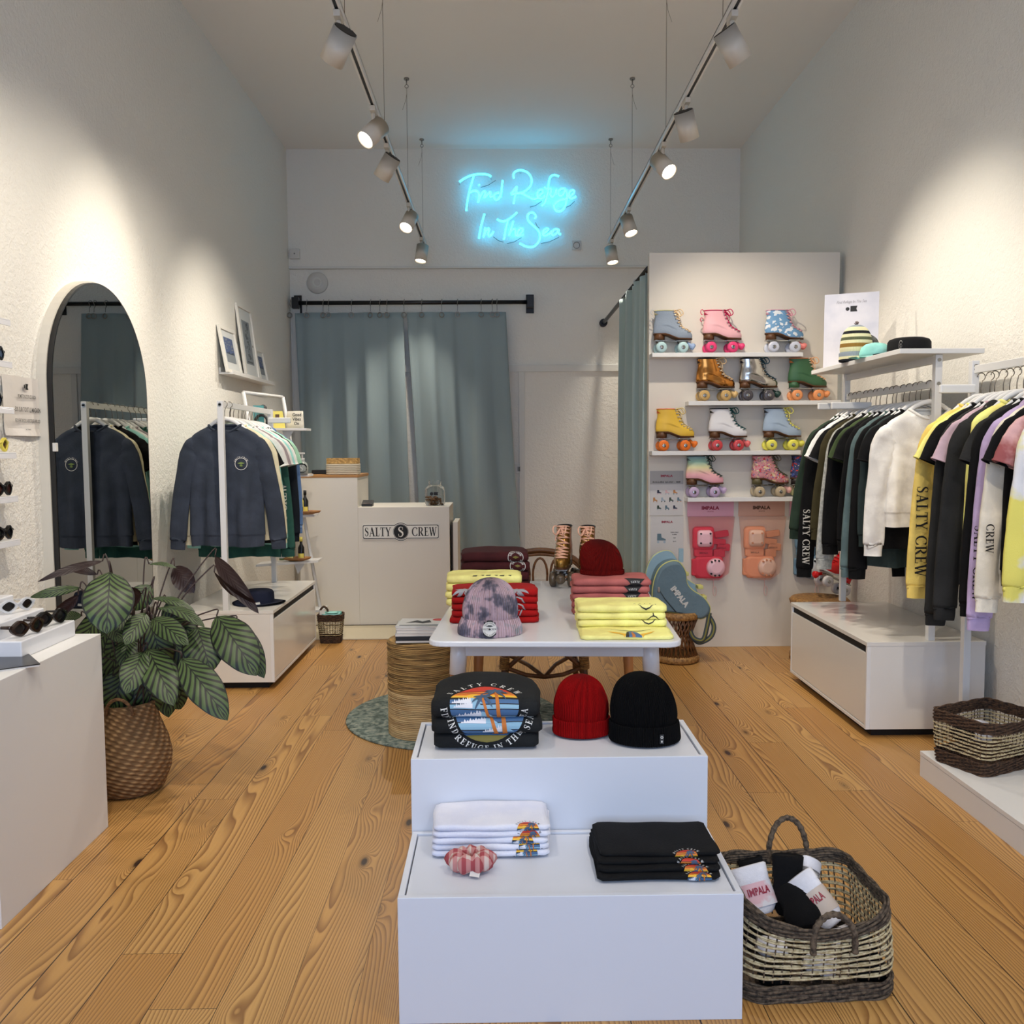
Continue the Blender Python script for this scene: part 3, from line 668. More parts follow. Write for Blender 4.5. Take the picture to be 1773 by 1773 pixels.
softbox(m, .124, .066, 0, .085); m.build('rope_wall', mat('cream_rope', (206, 196, 174), .85), t)
m = MB(); softbox(m, .13, .072, .085, .135); m.build('straw_band', straw_mat('straw_band', (200, 160, 96), (150, 112, 60), (60, 60, 90), .004), t)
def bottle(label, x, y, z, prof, col, cap=None, capm=None, lab=None, rough=.25):
    t = thing('bottle', label, 'bottle', (x, y, z)); MB().lathe(prof, 24).build('body', col, t)
    if cap: MB().lathe(cap, 18).build('cap', capm or PLAST, t)
    if lab:
        r, z0, z1, lm = lab; m = MB(); m.loft([[(r*sin(a), -r*cos(a), zz) for a in [(-1.1+2.2*k/12) for k in range(13)]] for zz in (z0, z1)], (False, False), closed=False); m.build('label', lm, t)
    return t
t = bottle('clear pump bottle with round black S label on the ladder shelf end', -1.52, 6.88, 1.263, [(0, 0), (.038, 0), (.04, .01), (.045, .05), (.035, .085), (.016, .1), (.016, .105), (0, .105)], mat('soap', (150, 156, 150), .15))
m = MB(); m.cyl((0, 0, .105), (0, 0, .125), .017, 16); m.cyl((0, 0, .125), (0, 0, .16), .006, 8); m.bx(-.028, .02, -.008, .008, .155, .168); m.build('pump', PLAST, t, bevel=.002)
m = MB(); m.add([(.04*sin(a)*1.0, -.046*cos(a*.9)-.002, .05+.036*cos(b2)) for a, b2 in [(pi/2*.85*sin(2*pi*k/20), 2*pi*k/20) for k in range(20)]], [tuple(range(20))]); m.build('round_label', INK, t)
m = MB(); ps, _w = serif('S', .05, 1); m.flat(shp(xf(ps, 1, 0, .025)), front(0, -.0495, 0)); m.build('label_letter', PLAST, t)
# ---- ladder shelf
LA, LB_ = Vector((-1.70, 7.05, 1.865)), Vector((-1.92, 6.74, 1.885))
LA0, LB0 = Vector((-1.372, 6.87, 0)), Vector((-1.60, 6.60, 0))
t = thing('ladder_shelf', 'white leaning ladder shelf between the left clothes rail and the sales counter', 'ladder shelf', (-1.5, 6.8, 0))
off = (-1.5, 6.8, 0)
for a, b_ in ((LA, LA0), (LB_, LB0)):
    m = MB(); m.tube([a, b_], .015, 4, nrm=(1, -.2, 0)); m.build('side_rail', RACK, t, off=off)
m = MB(); m.tube([LA, LB_], .013, 4); m.build('top_bar', RACK, t, off=off)
shelfs = []
for z, ext in ((1.60, .16), (1.245, .115), (.935, .10), (.585, .07), (.21, .05)):
    k = 1-z/1.87; a = LA.lerp(LA0, k); b_ = LB_.lerp(LB0, k); u = (a-b_).normalized(); u.z = 0
    p0 = b_-Vector((.05+.10*k, 0, 0)); p0.z = z; p1 = a+Vector((ext, 0, 0)); p1.z = z; w_ = Vector((.0, .13, 0))
    m = MB(); q = [p0-w_*.4, p1-w_*.8, p1+w_*.5, p0+w_*.9]
    m.add([v for v in q]+[v+Vector((0, 0, .018)) for v in q], [(3, 2, 1, 0), (4, 5, 6, 7), (0, 1, 5, 4), (1, 2, 6, 5), (2, 3, 7, 6), (3, 0, 4, 7)]); m.build('shelf_board', RACK, t, off=off, bevel=.001)
    br = p1+Vector((-.10, -.09, 0)); m = MB(); m.add([br, br+Vector((-.09, 0, 0)), br+Vector((-.06, 0, -.09)), br+Vector((0, .004, 0)), br+Vector((-.09, .004, 0)), br+Vector((-.06, .004, -.09))], [(0, 1, 2), (5, 4, 3), (0, 3, 4, 1), (1, 4, 5, 2), (2, 5, 3, 0)]); m.build('bracket', RACK, t, off=off)
t = thing('pouch', 'white zip pouch with hand-lettered Good Vibes On on the top ladder shelf', 'pouch', (-1.585, 6.95, 1.619), radians(-14))
CREAM = mat('cream_cloth', (226, 220, 204), .8)
m = MB(); m.loft([[(x*(1-.06*k/4), y*(1-.6*k/4), .132*k/4) for x, y in rrect(.072, .022, .018, 4)] for k in range(5)]); m.build('pouch_body', CREAM, t)
m = MB()
for w_, z, h in (('Good', .092, .026), ('Vibes', .058, .026), ('On', .024, .026)): m.flat(sans(w_, h, .012, .9), lambda u, v, z=z: (u+.022, -.0245+(z+v)*.105, z+v))
m.build('lettering', INK, t)
YEL = mat('yellow_pack', (236, 220, 104), .5); YEL2 = mat('pale_yellow', (238, 230, 150), .5)
t = thing('gift_box', 'yellow packet with brown square picture on the top ladder shelf', 'packet', (-1.70, 6.88, 1.619), radians(10))
m = MB(); m.add([(-.05, -.03, 0), (.055, -.03, 0), (.055, .03, 0), (-.05, .03, 0), (-.045, -.005, .13), (.035, -.005, .13), (.035, .005, .13), (-.045, .005, .13)], [(3, 2, 1, 0), (4, 5, 6, 7), (0, 1, 5, 4), (1, 2, 6, 5), (2, 3, 7, 6), (3, 0, 4, 7)]); m.build('packet', YEL, t)
m = MB(); m.add([(-.018, -.0178, .07), (.012, -.0178, .07), (.012, -.0110, .105), (-.018, -.0110, .105)], [(0, 1, 2, 3)]); m.build('picture', mat('brown_print', (92, 64, 44), .6), t)
t = thing('small_card', 'little teal and grey card standing behind the left rail on the ladder shelf', 'card', (-1.83, 6.82, 1.64)); MB().bx(-.04, .04, -.004, .004, 0, .15).build('card', mat('teal_card', (88, 158, 160), .5), t); MB().lathe([(0, -.008), (.026, -.008), (.026, .0), (0, .0)], 20, M=TR((.035, -.0, .13), rx=pi/2)).build('picture', mat('dark_grey', (52, 52, 54), .5), t)
t = thing('hair_clip', 'black round hair accessory on the top ladder shelf behind the rail', 'hair accessory', (-1.80, 6.78, 1.619)); MB().tube([(.045*cos(a), .0, .05+.045*sin(a)) for a in [2*pi*k/20 for k in range(20)]], .011, 8, closed=True).build('band', BLACK, t)
BRN = mat('amber_glass', (66, 36, 18), .15); TRAY = mat('wood_tray', (176, 126, 72), .5, var=(30, (140, 92, 48), .35, .65))
for x, y, z, l_ in ((-1.49, 6.84, .957, 'upper'), (-1.56, 6.78, .605, 'lower')):
    t = thing('wooden_tray', 'shallow oval wooden tray on the %s part of the ladder shelf' % l_, 'tray', (x, y, z), 0, 'wooden trays on the ladder shelf'); MB().lathe([(0, 0), (.05, 0), (.1, .012), (.115, .028), (.108, .028), (.05, .008), (0, .008)], 28, sy=.5).build('tray', TRAY, t)
bp = [(0, 0), (.022, 0), (.024, .006), (.024, .075), (.012, .095), (.01, .1), (.01, .115), (0, .115)]
for k, (x, y, z, c, l_, lc) in enumerate(((-1.60, 6.77, .614, BRN, 'amber oil bottle, middle of three on the lower wooden tray', YEL2), (-1.52, 6.77, .614, mat('black_bottle', (18, 16, 14), .2), 'black oil bottle with yellow neck on the lower wooden tray', YEL), (-1.665, 6.77, .614, mat('green_bottle', (108, 128, 72), .3), 'green bottle at left on the lower wooden tray', PLAST), (-1.53, 6.83, .966, YEL, 'yellow tube standing on the upper wooden tray', INK), (-1.50, 6.85, .966, BLACK, 'black bottle beside the yellow tube on the upper tray', YEL))):
    bottle(l_, x, y, z, [(r, h*(1.25 if k > 0 and k != 2 else .8)) for r, h in bp], c, [(0, .09 if k in (0, 2) else .142), (.012, .09 if k in (0, 2) else .142), (.012, .115 if k in (0, 2) else .175), (0, .115 if k in (0, 2) else .175)], YEL if k == 1 else BLACK, (.0245, .015, .05, lc))
t = thing('cork_soap', 'small orange soap piece next to the pump bottle on the ladder shelf', 'soap', (-1.60, 6.86, 1.263)); MB().lathe([(0, 0), (.05, 0), (.04, .018), (.015, .028), (0, .028)], 20, sy=.6).build('soap', mat('orange_soap', (214, 160, 98), .6), t)
# ---- picture ledge and frames
t = thing('picture_ledge', 'white picture ledge high on the left wall', 'ledge', (-2.13, 7.47, 2.03)); m = MB(); m.bx(0, .11, -.62, .62, 0, .014); m.bx(.1, .11, -.62, .62, .014, .028); m.bx(0, .012, -.62, .62, .014, .05); m.build('ledge', WHITE, t, bevel=.001)
FRW = mat('frame_white', (228, 224, 214), .4); PRT = mat('print_paper', (206, 208, 206), .5)
def frame(label, yc, w, h, zb, xb, xt, art):
    a = math.asin((xb-xt)/h); t = thing('framed_picture', label, 'picture', (xb, yc, zb), 0, 'framed pictures on the wall ledge')
    M_ = Matrix.Rotation(-a, 4, 'Y')
    m = MB(); f = .026
    for q in ((-w/2, w/2, 0, f), (-w/2, w/2, h-f, h), (-w/2, -w/2+f, f, h-f), (w/2-f, w/2, f, h-f)): m.bx(-.02, 0, q[0], q[1], q[2], q[3], M=M_)
    m.build('frame', FRW, t, bevel=.001)
    MB().bx(-.016, -.012, -w/2+f, w/2-f, f, h-f, M=M_).build('mount', PRT, t)
    m = MB(); art(m, w, h, M_); m.build('print', [mat('print_dark', (66, 72, 78), .5), mat('print_blue', (78, 92, 128), .5), mat('print_grey', (128, 134, 138), .5), mat('print_mid', (98, 102, 106), .5)], t)
def art1(m, w, h, M_):
    m.bx(-.012, -.011, -w*.28, w*.28, h*.24, h*.78, 1, M=M_)
    m.bx(-.011, -.0105, -w*.28, w*.28, h*.24, h*.42, 2, M=M_)
    r = random.Random(1)
    for k in range(14): y = r.uniform(-.26, .2)*w; z = r.uniform(.52, .74)*h; m.bx(-.0105, -.010, y, y+w*.08, z, z+.008, 2, M=M_)
    for k in range(6): y = -.25*w+k*w*.08; m.bx(-.0105, -.010, y, y+w*.05, h*.42, h*(.44+.02*(k % 3)), 0, M=M_)
def art2(m, w, h, M_):
    m.bx(-.012, -.011, -w*.26, w*.26, h*.2, h*.8, 2, M=M_); r = random.Random(4)
    for k in range(70):
        y = r.gauss(0, .09)*w; z = h*r.uniform(.25, .76); s_ = r.uniform(.006, .02); m.bx(-.0108, -.0102, y, y+s_, z, z+s_*r.uniform(.4, 1.5), 0 if k % 2 else 3, M=M_)
    m.bx(-.0108, -.0102, -w*.18, w*.18, h*.22, h*.24, 0, M=M_)
frame('tall white frame with grey botanical drawing, rear of the wall ledge', 7.51, .42, .60, 2.044, -2.045, -2.112, art2)
frame('smaller white frame with blue seascape photograph at the front of the wall ledge', 7.0, .40, .36, 2.044, -2.045, -2.106, art1)
frame('small white frame half hidden at the far end of the wall ledge', 7.94, .26, .30, 2.044, -2.06, -2.112, art1)
# ---- mirror
t = thing('arched_mirror', 'large arched wall mirror with black edge on the left wall', 'mirror', (-2.13, 4.715, 0))
def arch(r, z0, zc, n=36): return [(-r, z0)]+[(-r*cos(pi*k/n), zc+r*sin(pi*k/n)) for k in range(n+1)]+[(r, z0)]
MX = Matrix(((0, 0, 1, 0), (1, 0, 0, 0), (0, 1, 0, 0), (0, 0, 0, 1)))
m = MB(); m.prism(arch(.564, .318, 1.757), .045, M=MX); m.build('rim', mat('mirror_rim', (206, 200, 186), .5), t)
m = MB(); m.prism(arch(.556, .325, 1.757), .022, M=TR((.045, 0, 0)) @ MX); m.build('black_edge', BLACK, t)
m = MB(); P = arch(.547, .335, 1.757); m.add([(.0682, y, z) for y, z in P], [tuple(range(len(P)))]); m.build('mirror_glass', mat('mirror_glass', (170, 172, 168), .0, 1), t)
m = MB(); m.bx(.06, .075, -.56, -.535, 1.45, 1.49); m.build('clip', PLAST, t, bevel=.002)
# ---- paper notice
PAPER = mat('paper', (216, 210, 202), .7)
t = thing('paper_notice', 'white paper notice with printed French sale text on the left wall', 'notice', (-2.127, 4.01, 1.652))
m = MB(); vs = []; 
for j in range(9):
    for i in range(9):
        y = -.155+.31*i/8; z = .13-.262*j/8; vs.append((.003+.006*sin(i*.9+j*.4)*(.5 if j < 7 else 1)+(.008 if j == 8 else 0), y, z))
m.add(vs, [(j*9+i, j*9+i+1, j*9+i+10, j*9+i+9) for j in range(8) for i in range(8)]); o = m.build('sheet', PAPER, t); o.modifiers.new('s', 'SOLIDIFY').thickness = .001
wl = lambda y0, z0: (lambda u, v: (.0125, y0+u, z0+v))
m = MB()
for tx, h, z, w_ in (('PROMOTIONS DE FIN DE SAISON', .017, .035, .15), ('-50% SUR TOUT LE MAGASIN', .021, -.025, .22), ('REOUVERTURE DE LA BOUTIQUE AVRIL 2023', .016, -.072, .21), ('SALTYCREW.FR', .005, -.105, .045)):
    s_ = sans(tx, h, .01); k = w_/textw(s_); m.flat(([(x*k, y) for x, y in s_[0]], s_[1]), wl(.028, z))
m.flat(shp([circ(.01, .088, .006, .009, 12)]), wl(0, 0)); m.flat(shp([[(.018, .074), (.042, .074), (.036, .086), (.042, .1), (.018, .1)]]), wl(0, 0))
m.build('printed_text', INK, t)
# ---- pouf, rug, mats
STRAW = straw_mat('straw_rope', (186, 148, 90), (84, 54, 24), (7, 7, 170), .008)
STRAWL = straw_mat('straw_rope_pale', (214, 184, 132), (164, 126, 76), (6, 6, 160), .006)
t = thing('straw_pouf', 'round straw rope pouf under a stack of magazines beside the table', 'pouf', (-.405, 4.47, .012))
m = MB()
for k in range(25): m.lathe([(.165-.003*sin(k), k*.0092), (.173, k*.0092+.0045), (.165-.003*sin(k), k*.0092+.0092)], 40, cap=(k == 0, k == 24))
m.build('lower_band', STRAWL, t)
m = MB()
for k in range(27): m.lathe([(.165-.003*sin(k), .23+k*.0092), (.174+.002*sin(k*2.1), .2345+k*.0092), (.165-.003*sin(k), .2392+k*.0092)], 40, cap=(k == 0, k == 26))
m.build('upper_band', STRAW, t)
m = MB(); m.lathe([(0, .488), (.12, .488), (.165, .48), (.17, .47)], 40, cap=(False, False)); m.build('seat_top', STRAW, t)
def rug_mat():
    m = mat('rug_sage', (112, 124, 112), .95); t = NT(m); oc = t.obj(); v = t.n('ShaderNodeTexVoronoi'); v.inputs['Scale'].default_value = 55; t.l(oc, v.inputs['Vector'])
    t.l(t.ramp(t.noise(oc, 40, 3), [(.35, rgb((84, 96, 88))), (.5, rgb((122, 136, 126))), (.65, rgb((160, 164, 148)))]), t.b.inputs[0]); t.bump(v.outputs[0], .006); return m
t = thing('round_rug', 'round sage green woven rug under the table and pouf', 'rug', (-.26, 4.76, 0)); MB().lathe([(0, 0), (.575, 0), (.58, .006), (.572, .012), (0, .012)], 64).build('rug', rug_mat(), t)
t = thing('doormat', 'long cream woven mat lying on the floor before the sales counter', 'mat', (-1.15, 6.98, 0)); m = MB(); m.bx(-.6, .42, -.255, .255, 0, .012); m.build('mat', mat('cream_mat', (216, 204, 176), .9, bump=(60, .003)), t, bevel=.004)
def box_book(name, label, x, y, z, w, d, h, cov, rz=0, pages=PAPER, group=None, art=None):
    t = thing(name, label, 'magazine' if name == 'magazine' else 'book', (x, y, z), rz, group)
    MB().bx(-w/2+.002, w/2-.002, -d/2+.002, d/2-.002, .001, h-.001).build('pages', pages, t)
    m = MB(); m.bx(-w/2, w/2, -d/2, d/2, h-.001, h); m.bx(-w/2, w/2, -d/2, d/2, 0, .001); m.bx(-w/2, -w/2+.001, -d/2, d/2, 0, h); m.build('cover', cov, t)
    if art: m = MB(); art(m, h); m.build('cover_print', [INK, mat('red_print', (196, 30, 28), .5), mat('grey_print', (120, 124, 126), .5)], t)
    return t
def cov_art(m, h):
    f = lambda u, v: (u, v, h+.0006)
    m.flat(shp([[(-.08, -.02), (-.03, .05), (.0, .02), (.03, .06), (.05, .0), (.01, -.03), (-.03, -.01)]]), f, 0); m.flat(shp([circ(.075, .07, .03)]), f, 1); m.flat(shp([[(-.1, -.09), (.1, -.09), (.1, -.05), (-.1, -.07)]]), f, 2)
zz = .501
for k, (h, cv, l_) in enumerate(((.012, 'grey', 'grey magazine at the bottom of the pile on the pouf'), (.018, 'black', 'thick black book second from the bottom on the pouf'), (.014, 'w', 'white magazine third from the bottom on the pouf'), (.014, 'w', 'white magazine fourth from the bottom on the pouf'), (.010, 'w', 'white magazine just under the topmost one on the pouf'), (.007, 'w', 'topmost magazine on the pouf with black drawing and red dot cover'))):
    box_book('magazine' if cv != 'black' else 'book', l_, -.405+.006*(k % 2), 4.42+.004*k, zz, .235, .2, h, {'grey': mat('grey_cover', (86, 84, 82), .4), 'black': BLACK, 'w': mat('white_cover', (220, 218, 214), .3)}[cv], rz=radians((2, -1, 1, 0, 3, -4)[k]), group='pile of magazines on the pouf', art=cov_art if k == 5 else None, pages=BLACK if cv == 'black' else PAPER); zz += h+.0008
t = thing('black_booklet', 'black booklet hanging over the front edge of the left counter', 'booklet', (-1.70, 2.86, .757), radians(38))
m = MB(); m.bx(-.16, .16, -.13, .13, 0, .006); m.build('pages', PAPER, t); m = MB(); m.bx(-.162, .162, -.132, .132, .006, .009); m.build('cover', mat('black_satin', (30, 28, 26), .25), t)
# ---- rattan chair
def P3(*a): return [Vector(p) for p in a]
t = thing('rattan_chair', 'brown rattan armchair pulled up behind the white table', 'chair', (.235, 4.98, .0))
m = MB(); m.tube([(.27*cos(a), .24*sin(a), .40) for a in [2*pi*k/32 for k in range(32)]], .015, 8, closed=True); m.tube([(.24*cos(a), .21*sin(a), .375) for a in [2*pi*k/32 for k in range(32)]], .012, 8, closed=True); m.build('seat_ring', RATT, t)
m = MB(); m.lathe([(0, .405), (.25, .405), (.255, .41), (0, .415)], 32, sy=.88); m.build('woven_seat', RATTL, t)
lp = [(-.21, -.2), (.21, -.2), (-.19, .2), (.19, .2)]
for x, y in lp:
    m = MB(); m.tube([(x, y, .41), (x*1.12, y*1.12, .0)], .016, 10); l_ = m.build('leg', RATT, t)
    m = MB()
    for k in range(7): z = .26+k*.010; q = 1+.12*(1-z/.41); m.tube([(x*q+.024*cos(a), y*q+.024*sin(a), z+.004*sin(a)) for a in [2*pi*i/12 for i in range(12)]], .005, 5, closed=True)
    m.build('binding', RATTL, l_)
m = MB()
for s_ in (-1, 1):
    m.tube([(-.23*s_, -.215, .27), (-.1*s_, -.21, .22), (0, -.2, .205), (.08*s_, .1, .2), (.2*s_, .2, .24)], .012, 8)
m.build('cross_stretcher', RATT, t)
m = MB(); m.tube([(-.2+.4*k/14, -.205, .26+.115*sin(pi*k/14)) for k in range(15)], .013, 8); m.build('front_arch', RATT, t)
m = MB(); m.tube([(-.215, -.2, .20), (-.205, .2, .22)], .011, 8); m.tube([(.215, -.2, .20), (.205, .2, .22)], .011, 8); m.build('side_stretcher', RATT, t)
B = smooth_path([(-.27, -.08, .62), (-.285, .08, .68), (-.2, .25, .80), (0, .30, .845), (.2, .25, .80), (.285, .08, .68), (.27, -.08, .62)], 6)
m = MB(); m.tube(B, .016, 8); m.tube([p-Vector((0, 0, .024)) for p in B], .010, 6); m.build('back_rail', RATT, t)
for x, y in ((-.27, -.07), (.27, -.07), (-.16, .25), (.16, .25)): m = MB(); m.tube([(x*.85, y*.85, .41), (x, y, .64 if y < 0 else .79)], .013, 8); m.build('back_post', RATT, t)
m = MB()
for cx in (-.105, 0, .105): m.tube([(cx+.043*cos(a), .275, .70+.1*sin(a)) for a in [pi*k/10 for k in range(11)]]+[(cx-.03, .25, .42)], .007, 6); m.tube([(cx+.043, .275, .70), (cx+.03, .25, .42)], .007, 6)
m.build('back_loops', RATT, t)
# ---- drum stools
def drum(label, x, y, h, r):
    t = thing('rattan_stool', label, 'stool', (x, y, 0))
    m = MB(); m.lathe([(0, h-.012), (r*.6, h-.004), (r*.95, h), (r*1.05, h-.02), (r*1.0, h-.045), (r*.9, h-.05)], 30, cap=(False, False)); m.build('seat', RATTL, t)
    m = MB()
    for k in range(26): a = 2*pi*k/26; m.tube([(r*.93*cos(a), r*.93*sin(a), h-.04), (r*.62*cos(a+.35), r*.62*sin(a+.35), h*.5), (r*.95*cos(a+.7), r*.95*sin(a+.7), .03)], .006, 5); m.tube([(r*.93*cos(a), r*.93*sin(a), h-.04), (r*.60*cos(a-.35), r*.60*sin(a-.35), h*.5), (r*.95*cos(a-.7), r*.95*sin(a-.7), .03)], .006, 5)
    m.build('cane_frame', RATT, t)
    m = MB(); m.lathe([(r*.9, 0), (r*1.02, .01), (r*1.02, .04), (r*.9, .05)], 30); m.build('base_ring', RATTL, t)
drum('woven rattan drum stool under the blue skate bag', 1.20, 5.98, .345, .15)
drum('woven rattan stool behind the right cabinet under the red skate', 2.17, 5.97, .43, .19)
# ================================================================== hangers and garments
def hanger_mesh(t, w=.2, hook=.085, clip_=False):
    m = MB(); m.tube([(0, 0, -hook)]+[(.0, 0, -.045)]+[(.021*sin(a), 0, .0-.021+.021*1.0-.021*cos(a)*-1) for a in []]+[(.018*cos(a), 0, .002+.018*sin(a)) for a in [radians(-70+250*k/10) for k in range(11)]], .0022, 6); m.build('hook', WIRE, t)
    m = MB()
    H_ = [(0, -hook), (.03, -hook-.005), (.065, -hook-.022), (.10, -hook-.048), (.135, -hook-.078), (.165, -hook-.104)]; P = [(-a, 0, b_) for a, b_ in H_[:0:-1]]+[(a, 0, b_) for a, b_ in H_]
    m.tube(P, [.006, .010, .011, .012, .013, .014, .013, .012, .011, .010, .006], 8, nrm=(0, 1, 0), sq=.62)
    if not clip_: m.build('shoulder_bar', HANG, t)
    else: m.build('shoulder_bar', HANG, t)
HG = []
def hanger(x, y, z, label, group, rz=0):
    key = group
    if HG: return dup(HG[0], (x, y, z), rz, label, group)
    t = thing('clothes_hanger', label, 'hanger', (x, y, z), rz, group); hanger_mesh(t); HG.append(t); return t
FC = {}
def fcol(name, c, var=None):
    if name not in FC: FC[name] = fab('fabric_'+name, c, var)
    return FC[name]
fcol('navy', (52, 58, 68)); fcol('cream', (222, 212, 178)); fcol('black', (9, 9, 10)); fcol('mint', (148, 202, 192)); fcol('white', (222, 220, 214))
fcol('mauve_grey', (150, 138, 140)); fcol('bottle_green', (44, 84, 74)); fcol('aqua', (150, 208, 200)); fcol('ink', (20, 26, 34)); fcol('blue', (92, 122, 166)); fcol('pale_green', (158, 200, 172))
fcol('slate', (86, 104, 104)); fcol('grey_marl', (188, 188, 180), (60, (150, 152, 146), .35, .65)); fcol('olive', (62, 76, 46)); fcol('dark_olive', (58, 52, 30)); fcol('forest', (38, 52, 40)); fcol('dark_slate', (40, 52, 52))
fcol('yellow', (226, 196, 104)); fcol('lemon', (236, 224, 130)); fcol('dusty_pink', (186, 160, 168)); fcol('charcoal', (38, 38, 37)); fcol('lilac', (180, 160, 196)); fcol('ecru', (218, 210, 192)); fcol('off_white', (226, 222, 214))
fcol('rose', (150, 84, 84), (7, (214, 170, 168), .4, .6)); fcol('tie_dye', (222, 222, 224), (5, (228, 218, 110), .45, .55))
def garment(name, label, cat, x, y, z, color, L=.68, hw=.235, sleeve='short', sl=None, group=None, seed=0, rz=0, neck='crew', prints=None, dep=.036, spread=.03, collar_col=None, cuff_col=None, hood=False, hanger_label=None, hgroup='white hangers on the rails', hemband=True):
    """z = height of the hanging bar; garment hangs in the local XZ plane"""
    r = random.Random(seed); x += r.uniform(-.012, .012) if seed not in (1, 31) else 0; rz = radians(r.uniform(-5, 5)) if seed != 1 else 0; y += r.uniform(-.008, .008)
    top = -.085-.038
    t = thing(name, label, cat, (x, y, z), rz, group)
    C_ = FC[color]; N_ = 56
    prof = [(.0, .088, .032), (-.010, .105, .036), (-.030, .145, .038), (-.055, .188, .036), (-.085, .214, .034), (-.14, hw-.016, dep), (-.2, hw-.008, dep*1.05), (-L*.5, hw, dep*1.1), (-L*.75, hw+.003, dep*1.2), (-L+.07, hw+.006, dep*1.25), (-L+.065, hw+.002, dep*1.15), (-L, hw-.002, dep*1.15)]
    ph = [r.uniform(0, 6.28) for _ in range(5)]; rings = []
    K = 30
    zs = [p[0] for p in prof]
    lev = sorted(set([-q for q in (0, .006, .012, .02, .03, .04, .05, .062, .075, .09, .12, .15)]+[-(.15+(L-.15)*k/K) for k in range(K+1)]+[-L+.07, -L+.065]), reverse=True)
    tab = sorted([(-p[0], p[1], p[2]) for p in prof])
    def surf(u, zz):   # front surface y offset for local x=u
        w_, d_ = interp(tab, -zz); q = max(-1, min(1, u/w_)); return q, w_, d_
    def ring(zz, front_only=None):
        w_, d_ = interp(tab, -zz); g = min(1, max(0, (-zz-.12)/.4)); R = []
        for i in range(N_):
            a = 2*pi*i/N_; ca, sa = cos(a), sin(a)
            px = w_*(abs(ca)**.8)*(1 if ca > 0 else -1); fold = 1+g*(.46*sin(px*34+ph[0]+zz*2.5)+.28*sin(px*63+ph[1]-zz*5))
            py = d_*(abs(sa)**.75)*(1 if sa > 0 else -1)*fold
            if g < .4: py += .004*sin(px*40+zz*60+ph[2])*(1-g)*(abs(sa))
            dz = 0
            if -zz < .03 and sa < 0: dz = -.055*(1-abs(ca)**1.6)*(1-(-zz)/.03) if neck != 'high' else 0
            if -zz >= L-.001: dz = .006*sin(px*14+ph[3])
            R.append((px, py, top+zz+dz))
        return R
    rings = [ring(zz) for zz in lev]
    m = MB(); m.loft(rings, (False, False)); m.build('body', C_, t)
    cc = FC[collar_col] if collar_col else C_
    m = MB(); R0 = ring(-.004); m.tube([(p[0]*1.01, p[1], p[2]+.003) for p in R0], .0075, 6, closed=True, sq=1.0); m.build('collar', cc, t)
    if hood:
        m = MB(); m.loft([[(px*(1+.25*k), abs(py)*(1.2+.6*k)+.01*k if py > 0 else py*(1+.3*k), pz+.012-(.04*k if py > 0 else .03*k)+.02*sin(k*1.5)) for px, py, pz in R0] for k in (0, .5, 1, 1.5, 2.0)], (False, False)); m.build('hood', C_, t)
    for s_ in (-1, 1):
        if sleeve == 'none': break
        if sleeve == 'short':
            P = [(.15, .0, -.085), (.188, 0, -.125), (.218, 0, -.18), (.240+spread*.3, 0, -.265)]; W = [.030, .062, .072, .074]
        else:
            q = sl or .60
            P = [(.15, .0, -.085), (.185, 0, -.125), (.214, 0, -.19), (.228+spread*.35, 0, -.32), (.245+spread*.7, .0, -q*.72), (.248+spread, 0, -q), (.249+spread, 0, -q-.012), (.25+spread*1.05, 0, -q-.07)]; W = [.030, .062, .068, .060, .054, .053, .044, .042]
        P = [(s_*a, b_, top+c) for a, b_, c in P]; Pp = smooth_path(P, 5); Wp = []
        for i in range(len(P)-1): Wp += [W[i]+(W[i+1]-W[i])*j/5 for j in range(5)]
        Wp.append(W[-1])
        m = MB(); n = 20; rr = []
        for i, (c, w_) in enumerate(zip(Pp, Wp)):
            a_ = Pp[max(i-1, 0)]; b_ = Pp[min(i+1, len(Pp)-1)]; T = (b_-a_).normalized(); Nn = Vector((0, 1, 0)); Bv = T.cross(Nn)
            cr = .12*sin(i*1.1+ph[4]+s_)+.1*sin(i*2.3+ph[1])
            rr.append([c+Bv*w_*cos(2*pi*k/n)*(1+.06*cr)+Nn*w_*.40*sin(2*pi*k/n)*(1+cr+.25*sin(3*2*pi*k/n+i*.3+ph[2])) for k in range(n)])
        m.loft(rr, (False, False)); m.build('sleeve', C_, t)
        if cuff_col or sleeve == 'short':
            m = MB(); m.tube([Vector(p) for p in rr[-1]], .0035, 5, closed=True); m.build('sleeve_hem', FC[cuff_col] if cuff_col else C_, t)
        else:
            m = MB(); m.loft([[Vector(p)+(Vector(p)-Pp[-k2])*.05 for p in rr[-k2]] for k2 in (6, 3, 1)], (False, False)); m.build('cuff', C_, t)
    if prints: prints(t, lambda u, zz, o=.004: (u, -(lambda q, w_, d_: d_*(1-abs(q)**2.5)**.3 if abs(q) < 1 else 0)(*surf(u, zz))*1.25-o, top+zz))
    hanger(x, y, z, hanger_label or 'white hanger carrying the '+label[:60].split(' with ')[0], hgroup, rz)
    return t
PW = mat('print_white', (222, 218, 208), .7); PK = mat('print_black', (20, 20, 22), .7); PGN = mat('print_green', (120, 140, 70), .7)
